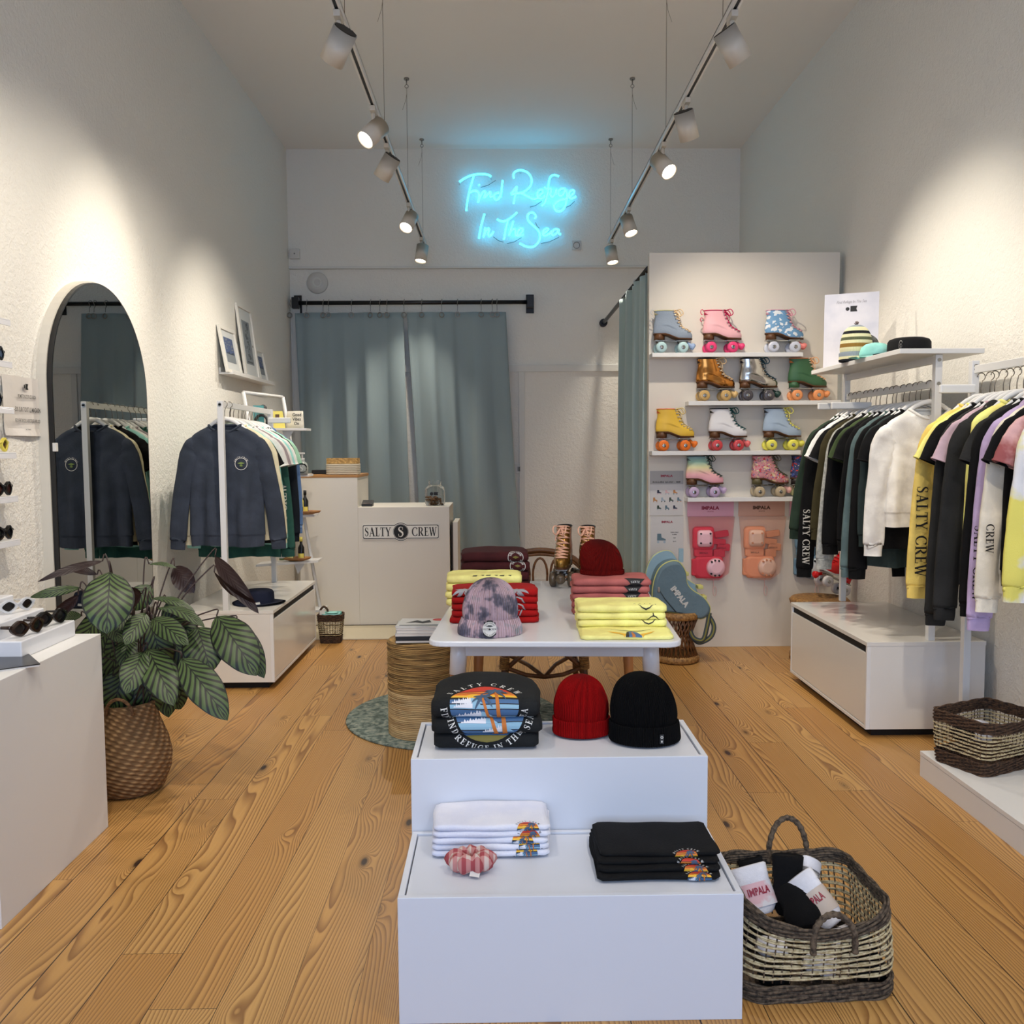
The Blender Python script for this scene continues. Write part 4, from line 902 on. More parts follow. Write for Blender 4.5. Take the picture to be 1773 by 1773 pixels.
def chest_badge(t, S):
    m = MB(); f = lambda u, v: S(.105+u, -.235+v, .006)
    m.flat(shp(ringq(0, 0, .034, .037, 30)), f); m.flat(shp(serif_arc('SALTY CREW', .012, 0, 0, .040, .040, 160, 20)), f)
    m.flat(shp(serif_arc('WINGS FINS', .010, 0, 0, .028, .028, 205, 335, True) if 0 else []), f); m.build('badge_ring', PW, t)
    m = MB(); m.flat(shp([[(-.022, .004), (0, .012), (.022, .004), (.0, -.004)], [(-.012, -.012), (0, -.004), (.012, -.012), (0, -.016)]]), f); m.build('badge_fish', PGN, t)
def sleeve_text(txt, s_, col, h=.032, z0=-.36, z1=-.66, dx=0):
    q_ = 1.12 if s_ < 0 else 1.05; z0 *= q_; z1 *= q_; dx *= .6
    def go(t, S):
        ps, w_ = serif(txt, h); k = (z0-z1)/w_; m = MB()
        f = (lambda u, v: (-(.272+dx)+(v-h/2), -.036, -.12+(z0+z1)/2-u)) if s_ < 0 else (lambda u, v: ((.272+dx)-(v-h/2), -.036, -.12+(z0+z1)/2+u))
        ps = xf(ps, min(k, 1.6)); m.flat(shp(ps), f); m.build('sleeve_lettering', col, t)
    return go
# ---- left rail
LXr, LZ = -1.66, 1.727
ly = 5.43; LG = 'clothes on the left rail'
def at(k): return 5.43+.082*k
W_ = [
 ('sweatshirt', 'dark slate blue crewneck sweatshirt with small round chest badge, front of left rail', 'sweatshirt', 'navy', dict(L=.70, hw=.222, sleeve='long', sl=.64, prints=chest_badge, spread=.055)),
 ('long_sleeve_shirt', 'cream long-sleeved top right behind the dark sweatshirt on left rail', 'shirt', 'cream', dict(L=.68, sleeve='long', sl=.62)),
 ('t_shirt', 'black tee on the left rail, third from the front', 't-shirt', 'black', dict(L=.70, sleeve='short', spread=.06)),
 ('long_sleeve_shirt', 'mint long-sleeved shirt behind the black tee on left rail', 'shirt', 'mint', dict(L=.72, sleeve='long', sl=.66)),
 ('t_shirt', 'white tee between the mint shirt and the mauve grey tee', 't-shirt', 'white', dict(L=.70, sleeve='short', spread=.05)),
 ('t_shirt', 'mauve grey tee in the middle of the left rail', 't-shirt', 'mauve_grey', dict(L=.66, sleeve='short', spread=.07)),
 ('long_sleeve_shirt', 'dark green long-sleeved shirt with white SALTY CREW lettering down the sleeve', 'shirt', 'bottle_green', dict(L=.82, sleeve='long', sl=.74, prints=sleeve_text('SALTY CREW', 1, PW, .036, -.36, -.74))),
 ('t_shirt', 'white tee with little black hem tag behind the green long-sleeve', 't-shirt', 'white', dict(L=.68, sleeve='short', spread=.09)),
 ('t_shirt', 'pale aqua tee toward the back of the left rail', 't-shirt', 'aqua', dict(L=.70, sleeve='short', spread=.10)),
 ('t_shirt', 'white tee just before the dark navy top at the back of left rail', 't-shirt', 'white', dict(L=.68, sleeve='short', spread=.08)),
 ('long_sleeve_shirt', 'ink blue long-sleeved top with turned cuffs at the back of left rail', 'shirt', 'ink', dict(L=.74, sleeve='long', sl=.68, spread=.04)),
 ('t_shirt', 'pale green ringer tee with dark green trim, back of left rail', 't-shirt', 'pale_green', dict(L=.66, sleeve='short', spread=.10, cuff_col='bottle_green', collar_col='bottle_green')),
 ('hoodie', 'mid blue hooded top hanging last on the left rail', 'hoodie', 'blue', dict(L=.72, sleeve='long', sl=.64, spread=.05, hood=True)),
]
for k, (n_, l_, c_, col, kw) in enumerate(W_):
    kw['L'] *= 1.05; kw['sl'] = kw.get('sl', .6)*1.07
    if k > 3 and k != 6: kw['spread'] = 0; kw['hw'] = .215
    garment(n_, l_, c_, LXr-.005*k, at(k), LZ, col, group=LG, seed=k+1, hanger_label='white hanger number %d from the front of the left rail' % (k+1), hgroup='white hangers on the left rail', **kw)
# ---- right rail with the shelf
RG = 'clothes on the right rail under the shelf'
W2 = [
 ('long_sleeve_shirt', 'cropped off-white long-sleeved top at the front of the right rail', 'shirt', 'off_white', dict(L=.55, hw=.205, sleeve='long', sl=.59, spread=.012)),
 ('t_shirt', 'long black tee showing below the cropped white top', 't-shirt', 'black', dict(L=.66, sleeve='short', spread=.0)),
 ('sweatshirt', 'dark slate sweatshirt whose hem hangs below the black tee', 'sweatshirt', 'dark_slate', dict(L=.76, sleeve='long', sl=.56, spread=-.02)),
 ('hoodie', 'black hooded top with long sleeves behind the slate sweatshirt', 'hoodie', 'black', dict(L=.70, sleeve='long', sl=.72, spread=.01)),
 ('long_sleeve_shirt', 'grey green long-sleeved shirt with pale script on the sleeve, right rail', 'shirt', 'slate', dict(L=.7, sleeve='long', sl=.72, spread=.04, prints=sleeve_text('SALTY CREW', -1, PW, .02, -.45, -.68, .02))),
 ('long_sleeve_shirt', 'black long-sleeved shirt fifth from the back end of the grey green one', 'shirt', 'black', dict(L=.7, sleeve='long', sl=.60)),
 ('t_shirt', 'black tee in the middle of the right rail, in front of an olive tee', 't-shirt', 'black', dict(L=.72, sleeve='short', spread=.03)),
 ('t_shirt', 'olive green tee with rolled sleeve in the middle of the right rail', 't-shirt', 'olive', dict(L=.68, sleeve='short', spread=.06)),
 ('long_sleeve_shirt', 'black long-sleeved shirt between the olive tee and the grey marl top', 'shirt', 'black', dict(L=.72, sleeve='long', sl=.64, spread=.02)),
 ('long_sleeve_shirt', 'light grey marl long-sleeved top with sleeve lettering on the right rail', 'shirt', 'grey_marl', dict(L=.72, sleeve='long', sl=.72, spread=.06, prints=sleeve_text('SALTY CREW', -1, FC['slate'], .02, -.42, -.68, .03))),
 ('long_sleeve_shirt', 'dark brown olive long-sleeved top behind the grey marl one', 'shirt', 'dark_olive', dict(L=.7, sleeve='long', sl=.58, spread=.05)),
 ('t_shirt', 'black tee behind the brown olive top on the right rail', 't-shirt', 'black', dict(L=.7, sleeve='short', spread=.08)),
 ('t_shirt', 'white tee glimpsed near the far end of the right rail', 't-shirt', 'white', dict(L=.66, sleeve='short', spread=.09)),
 ('long_sleeve_shirt', 'black long-sleeved shirt with white SALTY CREW down the sleeve, far end of right rail', 'shirt', 'black', dict(L=.74, sleeve='long', sl=.80, spread=.07, prints=sleeve_text('SALTY CREW', -1, PW, .03, -.50, -.80, .05))),
 ('long_sleeve_shirt', 'forest green long-sleeved shirt hanging last on the right rail', 'shirt', 'forest', dict(L=.7, sleeve='long', sl=.60, spread=.11)),
]
for k, (n_, l_, c_, col, kw) in enumerate(W2):
    kw['L'] *= 1.06; kw['sl'] = kw.get('sl', .6)*1.13; kw['spread'] = kw.get('spread', .03)*.6
    garment(n_, l_, c_, 2.143, 4.44+.070*k, 1.757, col, group=RG, seed=k+31, hanger_label='white hanger number %d from the front of the shelf-topped right rail' % (k+1), hgroup='white hangers on the right rail', **kw)
# ---- far right rail, listed from its far end towards the camera
FG = 'clothes on the far right rail'
W3 = [
 ('long_sleeve_shirt', 'yellow long-sleeved shirt with black SALTY CREW lettering down the sleeve', 'shirt', 'yellow', dict(L=.70, sleeve='long', sl=.72, spread=.03, prints=sleeve_text('SALTY CREW', -1, PK, .040, -.33, -.70, .012))),
 ('t_shirt', 'lemon yellow tee whose hem shows below the black tee, far right rail', 't-shirt', 'lemon', dict(L=.72, sleeve='short', spread=.10)),
 ('t_shirt', 'black tee beside the yellow shirts at the far end of the far right rail', 't-shirt', 'black', dict(L=.70, sleeve='short', spread=.05)),
 ('sweatshirt', 'black sweatshirt with long dark sleeves behind the dusty pink tee', 'sweatshirt', 'charcoal', dict(L=.76, sleeve='long', sl=.80, spread=.03)),
 ('t_shirt', 'dusty pink tee on the far right rail', 't-shirt', 'dusty_pink', dict(L=.70, sleeve='short', spread=.07)),
 ('hoodie', 'charcoal hoodie with long cuffed sleeve in front of the pink tee', 'hoodie', 'charcoal', dict(L=.74, sleeve='long', sl=.76, spread=.04, hood=True)),
 ('t_shirt', 'lemon tee of which only the shoulder shows between charcoal tops', 't-shirt', 'lemon', dict(L=.6, sleeve='none')),
 ('t_shirt', 'faded charcoal tee left of the lilac hoodie', 't-shirt', 'charcoal', dict(L=.70, sleeve='short', spread=.06)),
 ('long_sleeve_shirt', 'black long-sleeved shirt with SALTY CREW lettering beside the lilac hoodie', 'shirt', 'black', dict(L=.7, sleeve='long', sl=.72, spread=.02)),
 ('hoodie', 'lilac hoodie with long cuffed sleeve on the far right rail', 'hoodie', 'lilac', dict(L=.74, sleeve='long', sl=.76, spread=.03, hood=True, prints=sleeve_text('SALTY CREW', -1, PK, .036, -.45, -.72, .045))),
 ('long_sleeve_shirt', 'ecru long-sleeved shirt with black script right of the lilac hoodie', 'shirt', 'ecru', dict(L=.72, sleeve='long', sl=.68, spread=.03, prints=sleeve_text('CREW', -1, PK, .02, -.42, -.56, .035))),
 ('t_shirt', 'black tee nearest the camera side but one, far right rail', 't-shirt', 'black', dict(L=.7, sleeve='short', spread=.06)),
 ('t_shirt', 'rose tie-dyed tee at the right edge of the picture', 't-shirt', 'rose', dict(L=.70, sleeve='short', spread=.06)),
 ('long_sleeve_shirt', 'white and yellow tie-dyed long-sleeved shirt at the right picture edge', 'shirt', 'tie_dye', dict(L=.72, sleeve='long', sl=.62, spread=.03)),
]
for k, (n_, l_, c_, col, kw) in enumerate(W3):
    kw['L'] *= 1.05; kw['sl'] = kw.get('sl', .6)*1.13; kw['spread'] = kw.get('spread', .03)*.7
    garment(n_, l_, c_, 2.185, 4.03-.058*k, 1.80-.04, col, group=FG, seed=k+61, hanger_label='white hanger number %d from the far end of the far right rail' % (k+1), hgroup='white hangers on the far right rail', **kw)
# ================================================================== quad skates
CHR = mat('chrome', (170, 170, 168), .2, 1); HEELB = mat('heel_brown', (92, 56, 26), .5); EYE = mat('eyelet', (190, 186, 176), .3, 1)
def patt(name, base, cols, sc, thr=.5, rough=.5):
    m = mat(name, base, rough); t = NT(m); oc = t.obj(); last = rgb(base)
    for i, (c, lo) in enumerate(cols):
        v = t.scalev(oc, (1+.1*i, 1, 1.3)); f = t.noise(t.n('ShaderNodeVectorMath', operation='ADD').outputs[0] if 0 else v, sc*(1+.37*i), 1, .4)
        k = t.ramp(f, [(lo, (0, 0, 0, 1)), (lo+.02, (1, 1, 1, 1))]); last = t.mix(k, last, rgb(c))
    t.l(last, t.b.inputs[0]); return m
def grad_mat(name, stops, z0, z1):
    m = mat(name, stops[0][1], .5); t = NT(m); sp = t.n('ShaderNodeSeparateXYZ'); t.l(t.obj(), sp.inputs[0])
    mr = t.n('ShaderNodeMapRange'); mr.inputs[1].default_value = z0; mr.inputs[2].default_value = z1; t.l(sp.outputs[2], mr.inputs[0])
    t.l(t.ramp(mr.outputs[0], [(p, rgb(c)) for p, c in stops]), t.b.inputs[0]); return m
def holo(name, c, th):
    return mat(name, c, .16, 1, thin_film_thickness=th, thin_film_ior=1.8)
def skate(label, x, y, z, boot, wheel, lace, stop=None, heel=None, lining=None, rz=0, M0=None, group='quad skates on the wall shelves', bows=1, scale=1.0, pull=None, hub=None, sole=None):
    t = thing('roller_skate', label, 'roller skate', (x, y, z), rz, group)
    if scale != 1: t.scale = (scale,)*3
    if M0: t.rotation_euler = M0
    hd = [(-.124, .150, .042), (-.128, .154, .046), (-.127, .150, .046), (-.125, .128, .044), (-.122, .092, .041), (-.117, .068, .038), (-.114, .048, .037), (-.117, .036, .038), (-.12, .030, .038)]
    zh = [0, .016, .036, .056, .074, .096, .120, .142, .163]
    def lift(px): return .137-.034*ease(max(0, min(1, (px+.05)/.11)))
    lev = smooth_path([(a, b_, w) for a, b_, w in hd], 3); zl = []
    for i in range(len(zh)-1): zl += [zh[i]+(zh[i+1]-zh[i])*j/3 for j in range(3)]
    zl.append(zh[-1]); rings = []; n = 32
    for (a, b_, w), zz in zip(lev, zl):
        c = (a+b_)/2; r = (b_-a)/2; R = []
        for k in range(n):
            q = 2*pi*k/n; ca, sa = cos(q), sin(q)
            px = c+r*(abs(ca)**.9)*(1 if ca > 0 else -1); taper = 1-.25*max(0, (px-.06)/.09)**2-.18*max(0, (-px-.07)/.06)
            waist = 1-.16*math.exp(-((px+.01)/.04)**2)*(1 if zz < .06 else 0)
            py = w*(abs(sa)**.75)*(1 if sa > 0 else -1)*taper*waist
            R.append((px, py, zz+(lift(px) if zz < .09 else lift(px)+(.137-lift(px))*min(1, (zz-.09)/.05))))
        rings.append(R)
    m = MB(); m.loft(rings, (True, False)); m.build('boot', boot, t)
    m = MB(); m.loft([[(p[0]*.98-.001, p[1]*.93, p[2]-dz) for p in rings[-1]] for dz in (0, .012, .03)], (False, True)); m.tube([Vector(p) for p in rings[-1]], .0035, 5, closed=True); m.build('lining', lining or boot, t)
    m = MB(); S0 = [(p[0]*1.02, p[1]*1.04) for p in rings[1]]
    m.loft([[(px, py, lift(px)-.007) for px, py in S0], [(px, py, lift(px)+.004) for px, py in S0]], (True, False)); m.build('sole', sole or HEELB, t)
    m = MB(); m.loft([[(-.122+(.078-.0*k)*(1+cos(2*pi*i/16)**3*.3+cos(2*pi*i/16)*.7)/2, .038*sin(2*pi*i/16), .092+k*.042) for i in range(16)] for k in (0, 1)][::1]); m.build('heel', heel or sole or HEELB, t)
    m = MB(); m.bx(-.115, .118, -.016, .016, .082, .092); m.bx(-.12, -.04, -.03, .03, .086, .093); m.bx(.04, .12, -.03, .03, .086, .094); m.build('plate', CHR, t, bevel=.002)
    for wx in (-.0775, .0775):
        m = MB(); m.cyl((wx, -.058, .039), (wx, .058, .039), .006, 8); m.cyl((wx-.018, 0, .085), (wx, 0, .042), .014, 10); m.cyl((wx+.014, 0, .088), (wx+.006, 0, .05), .010, 10); m.bx(wx-.02, wx+.02, -.022, .022, .068, .08); m.build('truck', CHR, t)
        for s_ in (-1, 1):
            m = MB(); m.lathe([(.012, -.015), (.03, -.017), (.038, -.011), (.039, 0), (.038, .011), (.03, .017), (.012, .015)], 28, M=TR((wx, s_*.046, .039), rx=pi/2)); w_ = m.build('wheel', wheel, t)
            m = MB(); m.lathe([(0, -.016), (.010, -.018), (.013, -.0165), (.014, .0165), (.010, .018), (0, .018)], 16, M=TR((wx, s_*.046, .039), rx=pi/2)); m.build('wheel_hub', hub or CHR, w_)
    m = MB(); q = TR((.142, 0, .058), ry=radians(122)); m.lathe([(.0, -.03), (.012, -.03), (.013, .0), (.022, .004), (.026, .022), (.02, .032), (0, .034)], 20, M=q); m.build('toe_stop', stop or wheel, t)
    # laces zig-zag down the throat of the boot
    m = MB(); F = [(rings[i][0][0], rings[i][0][2]) for i in range(len(rings))]; pts = [F[i] for i in range(len(F)-1, 7, -2)]
    for i, (fx, fz) in enumerate(pts):
        m.tube([(fx-.020, -.031, fz+.000), (fx-.004, -.020, fz+.004), (fx+.006, 0, fz+.005), (fx-.004, .020, fz+.004), (fx-.020, .031, fz+.0)], .0042, 5)
        if i < len(pts)-1:
            gx, gz = pts[i+1]
            m.tube([(fx-.018, -.031, fz), ((fx+gx)/2+.007, 0, (fz+gz)/2+.004), (gx-.018, .031, gz)], .0036, 5)
    if bows:
        fx, fz = pts[0]
        for s_ in (-1, 1): m.tube(smooth_path([(fx+.004, s_*.004, fz), (fx+.03, s_*.03-.012, fz+.006), (fx+.048, s_*.03-.014, fz-.022), (fx+.032, s_*.016-.012, fz-.036), (fx+.004, s_*.002-.01, fz-.004)], 5), .0036, 5)
        m.tube(smooth_path([(fx+.004, -.006, fz), (fx+.02, -.03, fz-.03), (fx+.026, -.036, fz-.07)], 5), .0024, 5)
    m.build('laces', lace, t)
    m = MB()
    for fx, fz in pts: m.cyl((fx-.022, -.029, fz+.0), (fx-.022, -.0365, fz+.0), .0042, 8)
    m.build('eyelets', EYE, t)
    if pull: m = MB(); m.tube([(-.124+.0*a, 0, .30)]+[(-.13-.014*sin(a), 0, .292+.018*cos(a)) for a in [pi*k/8 for k in range(9)]], .003, 5); m.tube([(-.12, 0, .24)]+[(-.134-.012*sin(a), 0, .238+.014*cos(a)) for a in [pi*k/8 for k in range(9)]], .003, 5); m.build('pull_loop', pull, t)
    return t
def plain(n, c, r=.5): return mat(n, c, r)
C = lambda n, c, r=.5: mat('sk_'+n, c, r)
sx = lambda px: (px-866)/1540*6.25
SK = [
 ('blue grey suede roller skate with pale blue wheels, first on the top shelf', 1164, 0, mat('sk_suede', (138, 150, 164), .9, bump=(90, .0012)), C('palebl', (178, 208, 208)), C('peachlace', (226, 196, 152)), C('bluestop', (150, 172, 206)), None, C('cream_l', (206, 200, 150)), C('loop', (206, 206, 204))),
 ('pink roller skate with hot pink wheels and laces on the top shelf', 1250, 0, C('pink', (232, 176, 180)), C('hotpink', (232, 62, 118)), C('maglace', (196, 26, 86)), None, None, C('hp2', (214, 40, 92)), C('hp2', (214, 40, 92))),
 ('sky blue roller skate with white cloud pattern on the top shelf', 1358, 0, patt('sk_cloud', (112, 158, 196), [((232, 236, 238), .54)], 26), C('clearw', (206, 210, 222), .2), C('pinklace', (222, 156, 170)), C('salmonstop', (240, 136, 128)), None, C('pinkl', (214, 160, 176)), None),
 ('gold mirrored roller skate with amber wheels on the second shelf', 1239, 1, holo('sk_gold', (186, 124, 62), 420), C('amberw', (206, 168, 104), .25), C('peachlace', (226, 196, 152)), C('ambers', (222, 184, 120)), None, C('dkbrown', (48, 30, 20)), None),
 ('silver holographic roller skate with dark wheels on the second shelf', 1314, 1, holo('sk_silver', (186, 182, 176), 560), C('darkw', (78, 74, 78), .25), C('teallace', (22, 66, 82)), C('dgreen', (28, 60, 52)), None, C('navy_l', (26, 28, 48)), None),
 ('dark green roller skate with orange wheels and laces on the second shelf', 1400, 1, C('green', (52, 96, 60)), C('peachw', (240, 156, 96)), C('peachlace2', (240, 188, 140)), C('peachstop', (244, 158, 96)), C('green', (52, 96, 60)), C('orangel', (214, 120, 66)), None),
 ('yellow roller skate with bright orange wheels on the third shelf', 1169, 2, C('yellow', (232, 188, 62)), C('orangew', (240, 120, 26)), C('yl', (222, 200, 140)), None, None, C('orangel2', (230, 104, 40)), None),
 ('white roller skate with red wheels and green laces on the third shelf', 1262, 2, C('white', (232, 230, 230)), C('redw', (206, 70, 74), .3), C('tealace', (24, 84, 84)), C('redst', (226, 104, 104)), None, C('blackl', (26, 26, 28)), None),
 ('pale blue roller skate with lemon wheels on the third shelf', 1357, 2, C('paleblue', (164, 182, 200)), C('lemonw', (238, 230, 92)), C('lemonl', (236, 228, 110)), None, None, C('darkl', (40, 44, 50)), None),
 ('pastel rainbow faded roller skate with lilac wheels on the lowest shelf', 1222, 3, grad_mat('sk_fade', [(0, (236, 168, 182)), (.3, (238, 176, 178)), (.55, (226, 218, 164)), (.75, (150, 190, 170)), (1, (112, 138, 148))], .11, .31), C('lilacw', (196, 172, 204)), C('darklace', (60, 76, 66)), None, None, C('slate_l', (72, 96, 100)), None),
 ('pink floral print roller skate with beige wheels on the lowest shelf', 1337, 3, patt('sk_floral', (206, 138, 142), [((226, 198, 160), .60), ((196, 40, 60), .62), ((120, 90, 150), .64), ((110, 140, 90), .66)], 34), C('beigew', (188, 170, 138)), C('khakil', (92, 84, 60)), C('pinkst', (232, 176, 166)), C('khaki', (92, 84, 50)), C('rosel', (150, 80, 84)), None),
 ('navy patterned roller skate with cream wheels at the end of the lowest shelf', 1406, 3, patt('sk_navy', (38, 48, 92), [((196, 60, 50), .60), ((222, 216, 200), .66), ((60, 80, 150), .58)], 34), C('creamw', (226, 220, 160)), C('creaml', (222, 210, 190)), None, C('blackheel', (30, 26, 26)), C('navyl2', (30, 34, 60)), None),
]
for l_, px, row, bt, wh, lc, st, hl, ln, pu in SK:
    skate(l_, sx(px), 6.315, SH[row][2], bt, wh, lc, st, hl, ln, pull=pu, rz=radians(2), scale=.985 if row < 3 else .965)
GOLD = mat('sk_goldpair', (150, 112, 52), .25, .7); SMOKE = mat('sk_smoke', (86, 72, 56), .2); PEACH = C('peachpair', (234, 180, 150))
skate('left skate of a gold pair with peach laces standing on the table', .325, 4.55, .75, GOLD, SMOKE, PEACH, rz=radians(-100), lining=BLACK, group='gold skate pair on the table')
skate('right skate of a gold pair with peach laces standing on the table', .443, 4.49, .75, GOLD, SMOKE, PEACH, rz=radians(-96), lining=BLACK, group='gold skate pair on the table')
skate('glossy red roller skate lying tilted on the stool behind the right cabinet', 2.26, 6.02, .47, mat('sk_red', (206, 16, 22), .15), C('whitew', (214, 210, 208)), C('redlace', (190, 30, 34)), mat('sk_red', (206, 16, 22), .15), mat('sk_red', (206, 16, 22), .15), BLACK, M0=(radians(0), radians(-26), radians(196)), bows=0, sole=C('whitep', (220, 218, 216)))
# ================================================================== posters and pads on the skate wall
def poster(label, x0, x1, z0, z1, kind):
    t = thing('poster', label, 'poster', ((x0+x1)/2, 6.378, z0)); w = (x1-x0)/2; h = z1-z0
    MB().bx(-w, w, -.003, 0, 0, h).build('sheet', mat('poster_paper', (206, 202, 198), .25), t)
    if kind == 0: MB().bx(-w, w, -.0036, -.003, h*.70, h).build('header_band', mat('poster_grey', (168, 164, 160), .4), t)
    f = front(0, -.0042, 0); RED = mat('impala_red', (150, 26, 50), .5)
    m = MB(); s_ = sans('IMPALA', .016 if kind == 0 else .015, .045, 1.15); m.flat(s_, lambda u, v: (u, -.0042, h-.043+v) if kind == 0 else (u, -.0042, h-.045+v)); m.build('lettering', RED, t)
    if kind == 0:
        m = MB(); s_ = sans('ROLLERS QUAD - 48€', .0095, .03, 1.0); k = .20/textw(s_); m.flat(([(x*k, y) for x, y in s_[0]], s_[1]), lambda u, v: (u, -.0042, h*.735+v)); m.build('subtitle', INK, t)
    def mini(cx, cz, s, mi):
        o = [(-.3, .5), (.1, .5), (.15, .1), (.55, -.05), (.6, -.2), (-.32, -.2)]
        return [[(cx+a*s, cz+b_*s) for a, b_ in o]], [[(cx+a*s+.13*s*cos(q), cz-.36*s+.13*s*sin(q)) for q in [2*pi*k/8 for k in range(8)]] for a in (-.2, .45)]
    m = MB(); ms = [mat('mini_%d' % i, c, .5) for i, c in enumerate(((40, 44, 66), (214, 176, 176), (190, 130, 70), (160, 174, 184), (58, 74, 60), (96, 120, 130)))]
    if kind == 0:
        for r, (n_, zz) in enumerate(((3, .52), (4, .35), (3, .17))):
            for i in range(n_):
                b_, wv = mini((i-(n_-1)/2)*.058, h*zz, .034, 0); m.flat(shp(b_), f, (r*2+i) % 6); m.flat(shp(wv), f, (r+i*2+1) % 6)
    else:
        b_, wv = mini(-w*.42, h*.50, .07, 0); m.flat(shp(b_), f, 5); m.flat(shp(wv), f, 3)
    m.build('skate_pictures', ms, t)
    if kind:
        m = MB()
        for tx, z in (('Rollers Quad', .63), ('Ice Blue', .58), ('95€', .50), ('36-41', .42)): s_ = sans(tx, .0075, .02); m.flat(s_, lambda u, v, z=z: (w*.45+u, -.0042, h*z+v))
        m.build('small_print', INK, t)
poster('grey poster headed IMPALA with ten small skates, left of the pads', 1.078, 1.318, .965, 1.285, 0)
poster('white price poster headed IMPALA with one blue skate, below the skate chart', 1.084, 1.322, .64, .955, 1)
def pads(label, xc, cc, card, cap, padc, n):
    t = thing('pad_set', label, 'protective pads', (xc, 6.378, .50), 0, 'bagged pad sets under the lowest shelf')
    FILM = mat('bag_film_%d' % n, cc, .15, alpha=.22, transmission_weight=0.0)
    m = MB(); m.bx(-.168, .168, -.006, -.002, .455, .565); m.build('header_card', card, t, bevel=.001)
    m = MB(); s_ = sans('IMPALA', .024, .05, 1.12); m.flat(s_, front(0, -.0072, .505)); s_ = sans('SKATE', .007, .02, 1.6); m.flat(s_, front(0, -.0072, .488)); m.build('card_lettering', mat('impala_red', (150, 26, 50), .5) if n != 1 else HEELB, t)
    m = MB(); O = [(-.168, .455), (.168, .455), (.15, .28), (.13, .05), (.06, .0), (-.03, .0), (-.1, .03), (-.135, .06), (-.15, .25)]
    m.loft([[(x*k, y0, z) for x, z in O] for k, y0 in ((.97, -.004), (1, -.02), (.98, -.055), (.9, -.068))], (True, True)); m.build('plastic_bag', FILM, t)
    P_ = mat('pad_cloth_%d' % n, padc, .8, bump=(120, .001)); P2 = mat('pad_cloth2_%d' % n, tuple(int(c*.86) for c in padc), .8)
    def pad(cx, cz, w, h, rot=0):
        m = MB(); m.loft([[(x*k, y0, z*k) for x, z in rrect(w, h, min(w, h)*.35, 5)] for k, y0 in ((1, -.012), (1.03, -.03), (.97, -.046), (.8, -.052))], (True, True), M=TR((cx, 0, cz)) @ Matrix.Rotation(rot, 4, 'Y')); return m.build('pad', P_, t)
    def capm(o, cx, cz, w, h, rot, rv, big):
        m = MB(); m.loft([[(x*k, y0, z*k) for x, z in rrect(w, h, min(w, h)*(.97 if big else .5), 6)] for k, y0 in ((1, -.05), (.98, -.064), (.85, -.076), (.5, -.084))], (False, True), M=TR((cx, 0, cz)) @ Matrix.Rotation(rot, 4, 'Y')); c = m.build('cap', cap, o)
        m = MB()
        for a, b_ in rv: m.cyl((cx+a*w, -.068, cz+b_*h), (cx+a*w, -.086, cz+b_*h), .007, 10)
        m.build('rivets', BLACK if n != 1 else P2, c)
    o = pad(-.055, .30, .075, .082); capm(o, -.05, .30, .056, .062, 0, ((-.6, .6), (.6, .6), (-.6, -.5), (.6, -.5)), 0)
    o = pad(-.015, .09, .10, .078); capm(o, .03, .09, .068, .068, 0, ((-.5, .65), (-.15, .8), (.25, .75), (-.55, -.6), (-.15, -.8), (.3, -.78)), 1)
    for cx, cz, w, h, r in ((.075, .33, .05, .022, -.15), (.09, .235, .045, .025, .1), (-.055, .195, .066, .026, 0), (-.105, .09, .032, .06, 0), (.06, .19, .04, .028, 0), (.055, .275, .05, .02, .1)):
        m = MB(); m.loft([[(x*k, y0, z*k) for x, z in rrect(w, h, .01, 3)] for k, y0 in ((1, -.012), (1.02, -.034), (.9, -.044))], (True, True), M=TR((cx, 0, cz)) @ Matrix.Rotation(r, 4, 'Y')); m.build('strap', P2 if cx > 0 else P_, t)
    m = MB(); s_ = sans('IMPALA', .012, .04, 1.1)
    m.flat(s_, front(-.055, -.046, .190)); m.flat(s_, front(.075, -.0465, .225)); m.build('strap_lettering', mat('pad_text_%d' % n, tuple(int(c*.5) for c in padc) if n != 2 else (196, 200, 120), .6), t)
    m = MB(); m.tube([(.02, -.03, .0), (.022, -.03, -.05)]+[(.03+.012*sin(a), -.03, -.085+.035*cos(a)) for a in [2*pi*k/12 for k in range(13)]], .0022, 5); m.build('hanging_loop', mat('pink_string', (232, 190, 184), .7), t)
pads('pink bagged set of IMPALA knee and elbow pads on the skate wall', 1.515, (226, 74, 96), mat('card_pink', (226, 168, 182), .4), mat('cap_pink', (240, 190, 198), .3), (226, 66, 84), 0)
pads('peach bagged set of IMPALA pads, middle of the three pad packs', 1.885, (236, 170, 140), mat('card_copper', (216, 170, 146), .3), mat('cap_beige', (222, 182, 160), .3), (236, 156, 116), 1)
pads('blue bagged set of IMPALA pads half hidden behind the right rail', 2.255, (110, 150, 176), mat('card_pink', (196, 140, 156), .4), mat('cap_white', (214, 224, 230), .3), (124, 160, 184), 2)
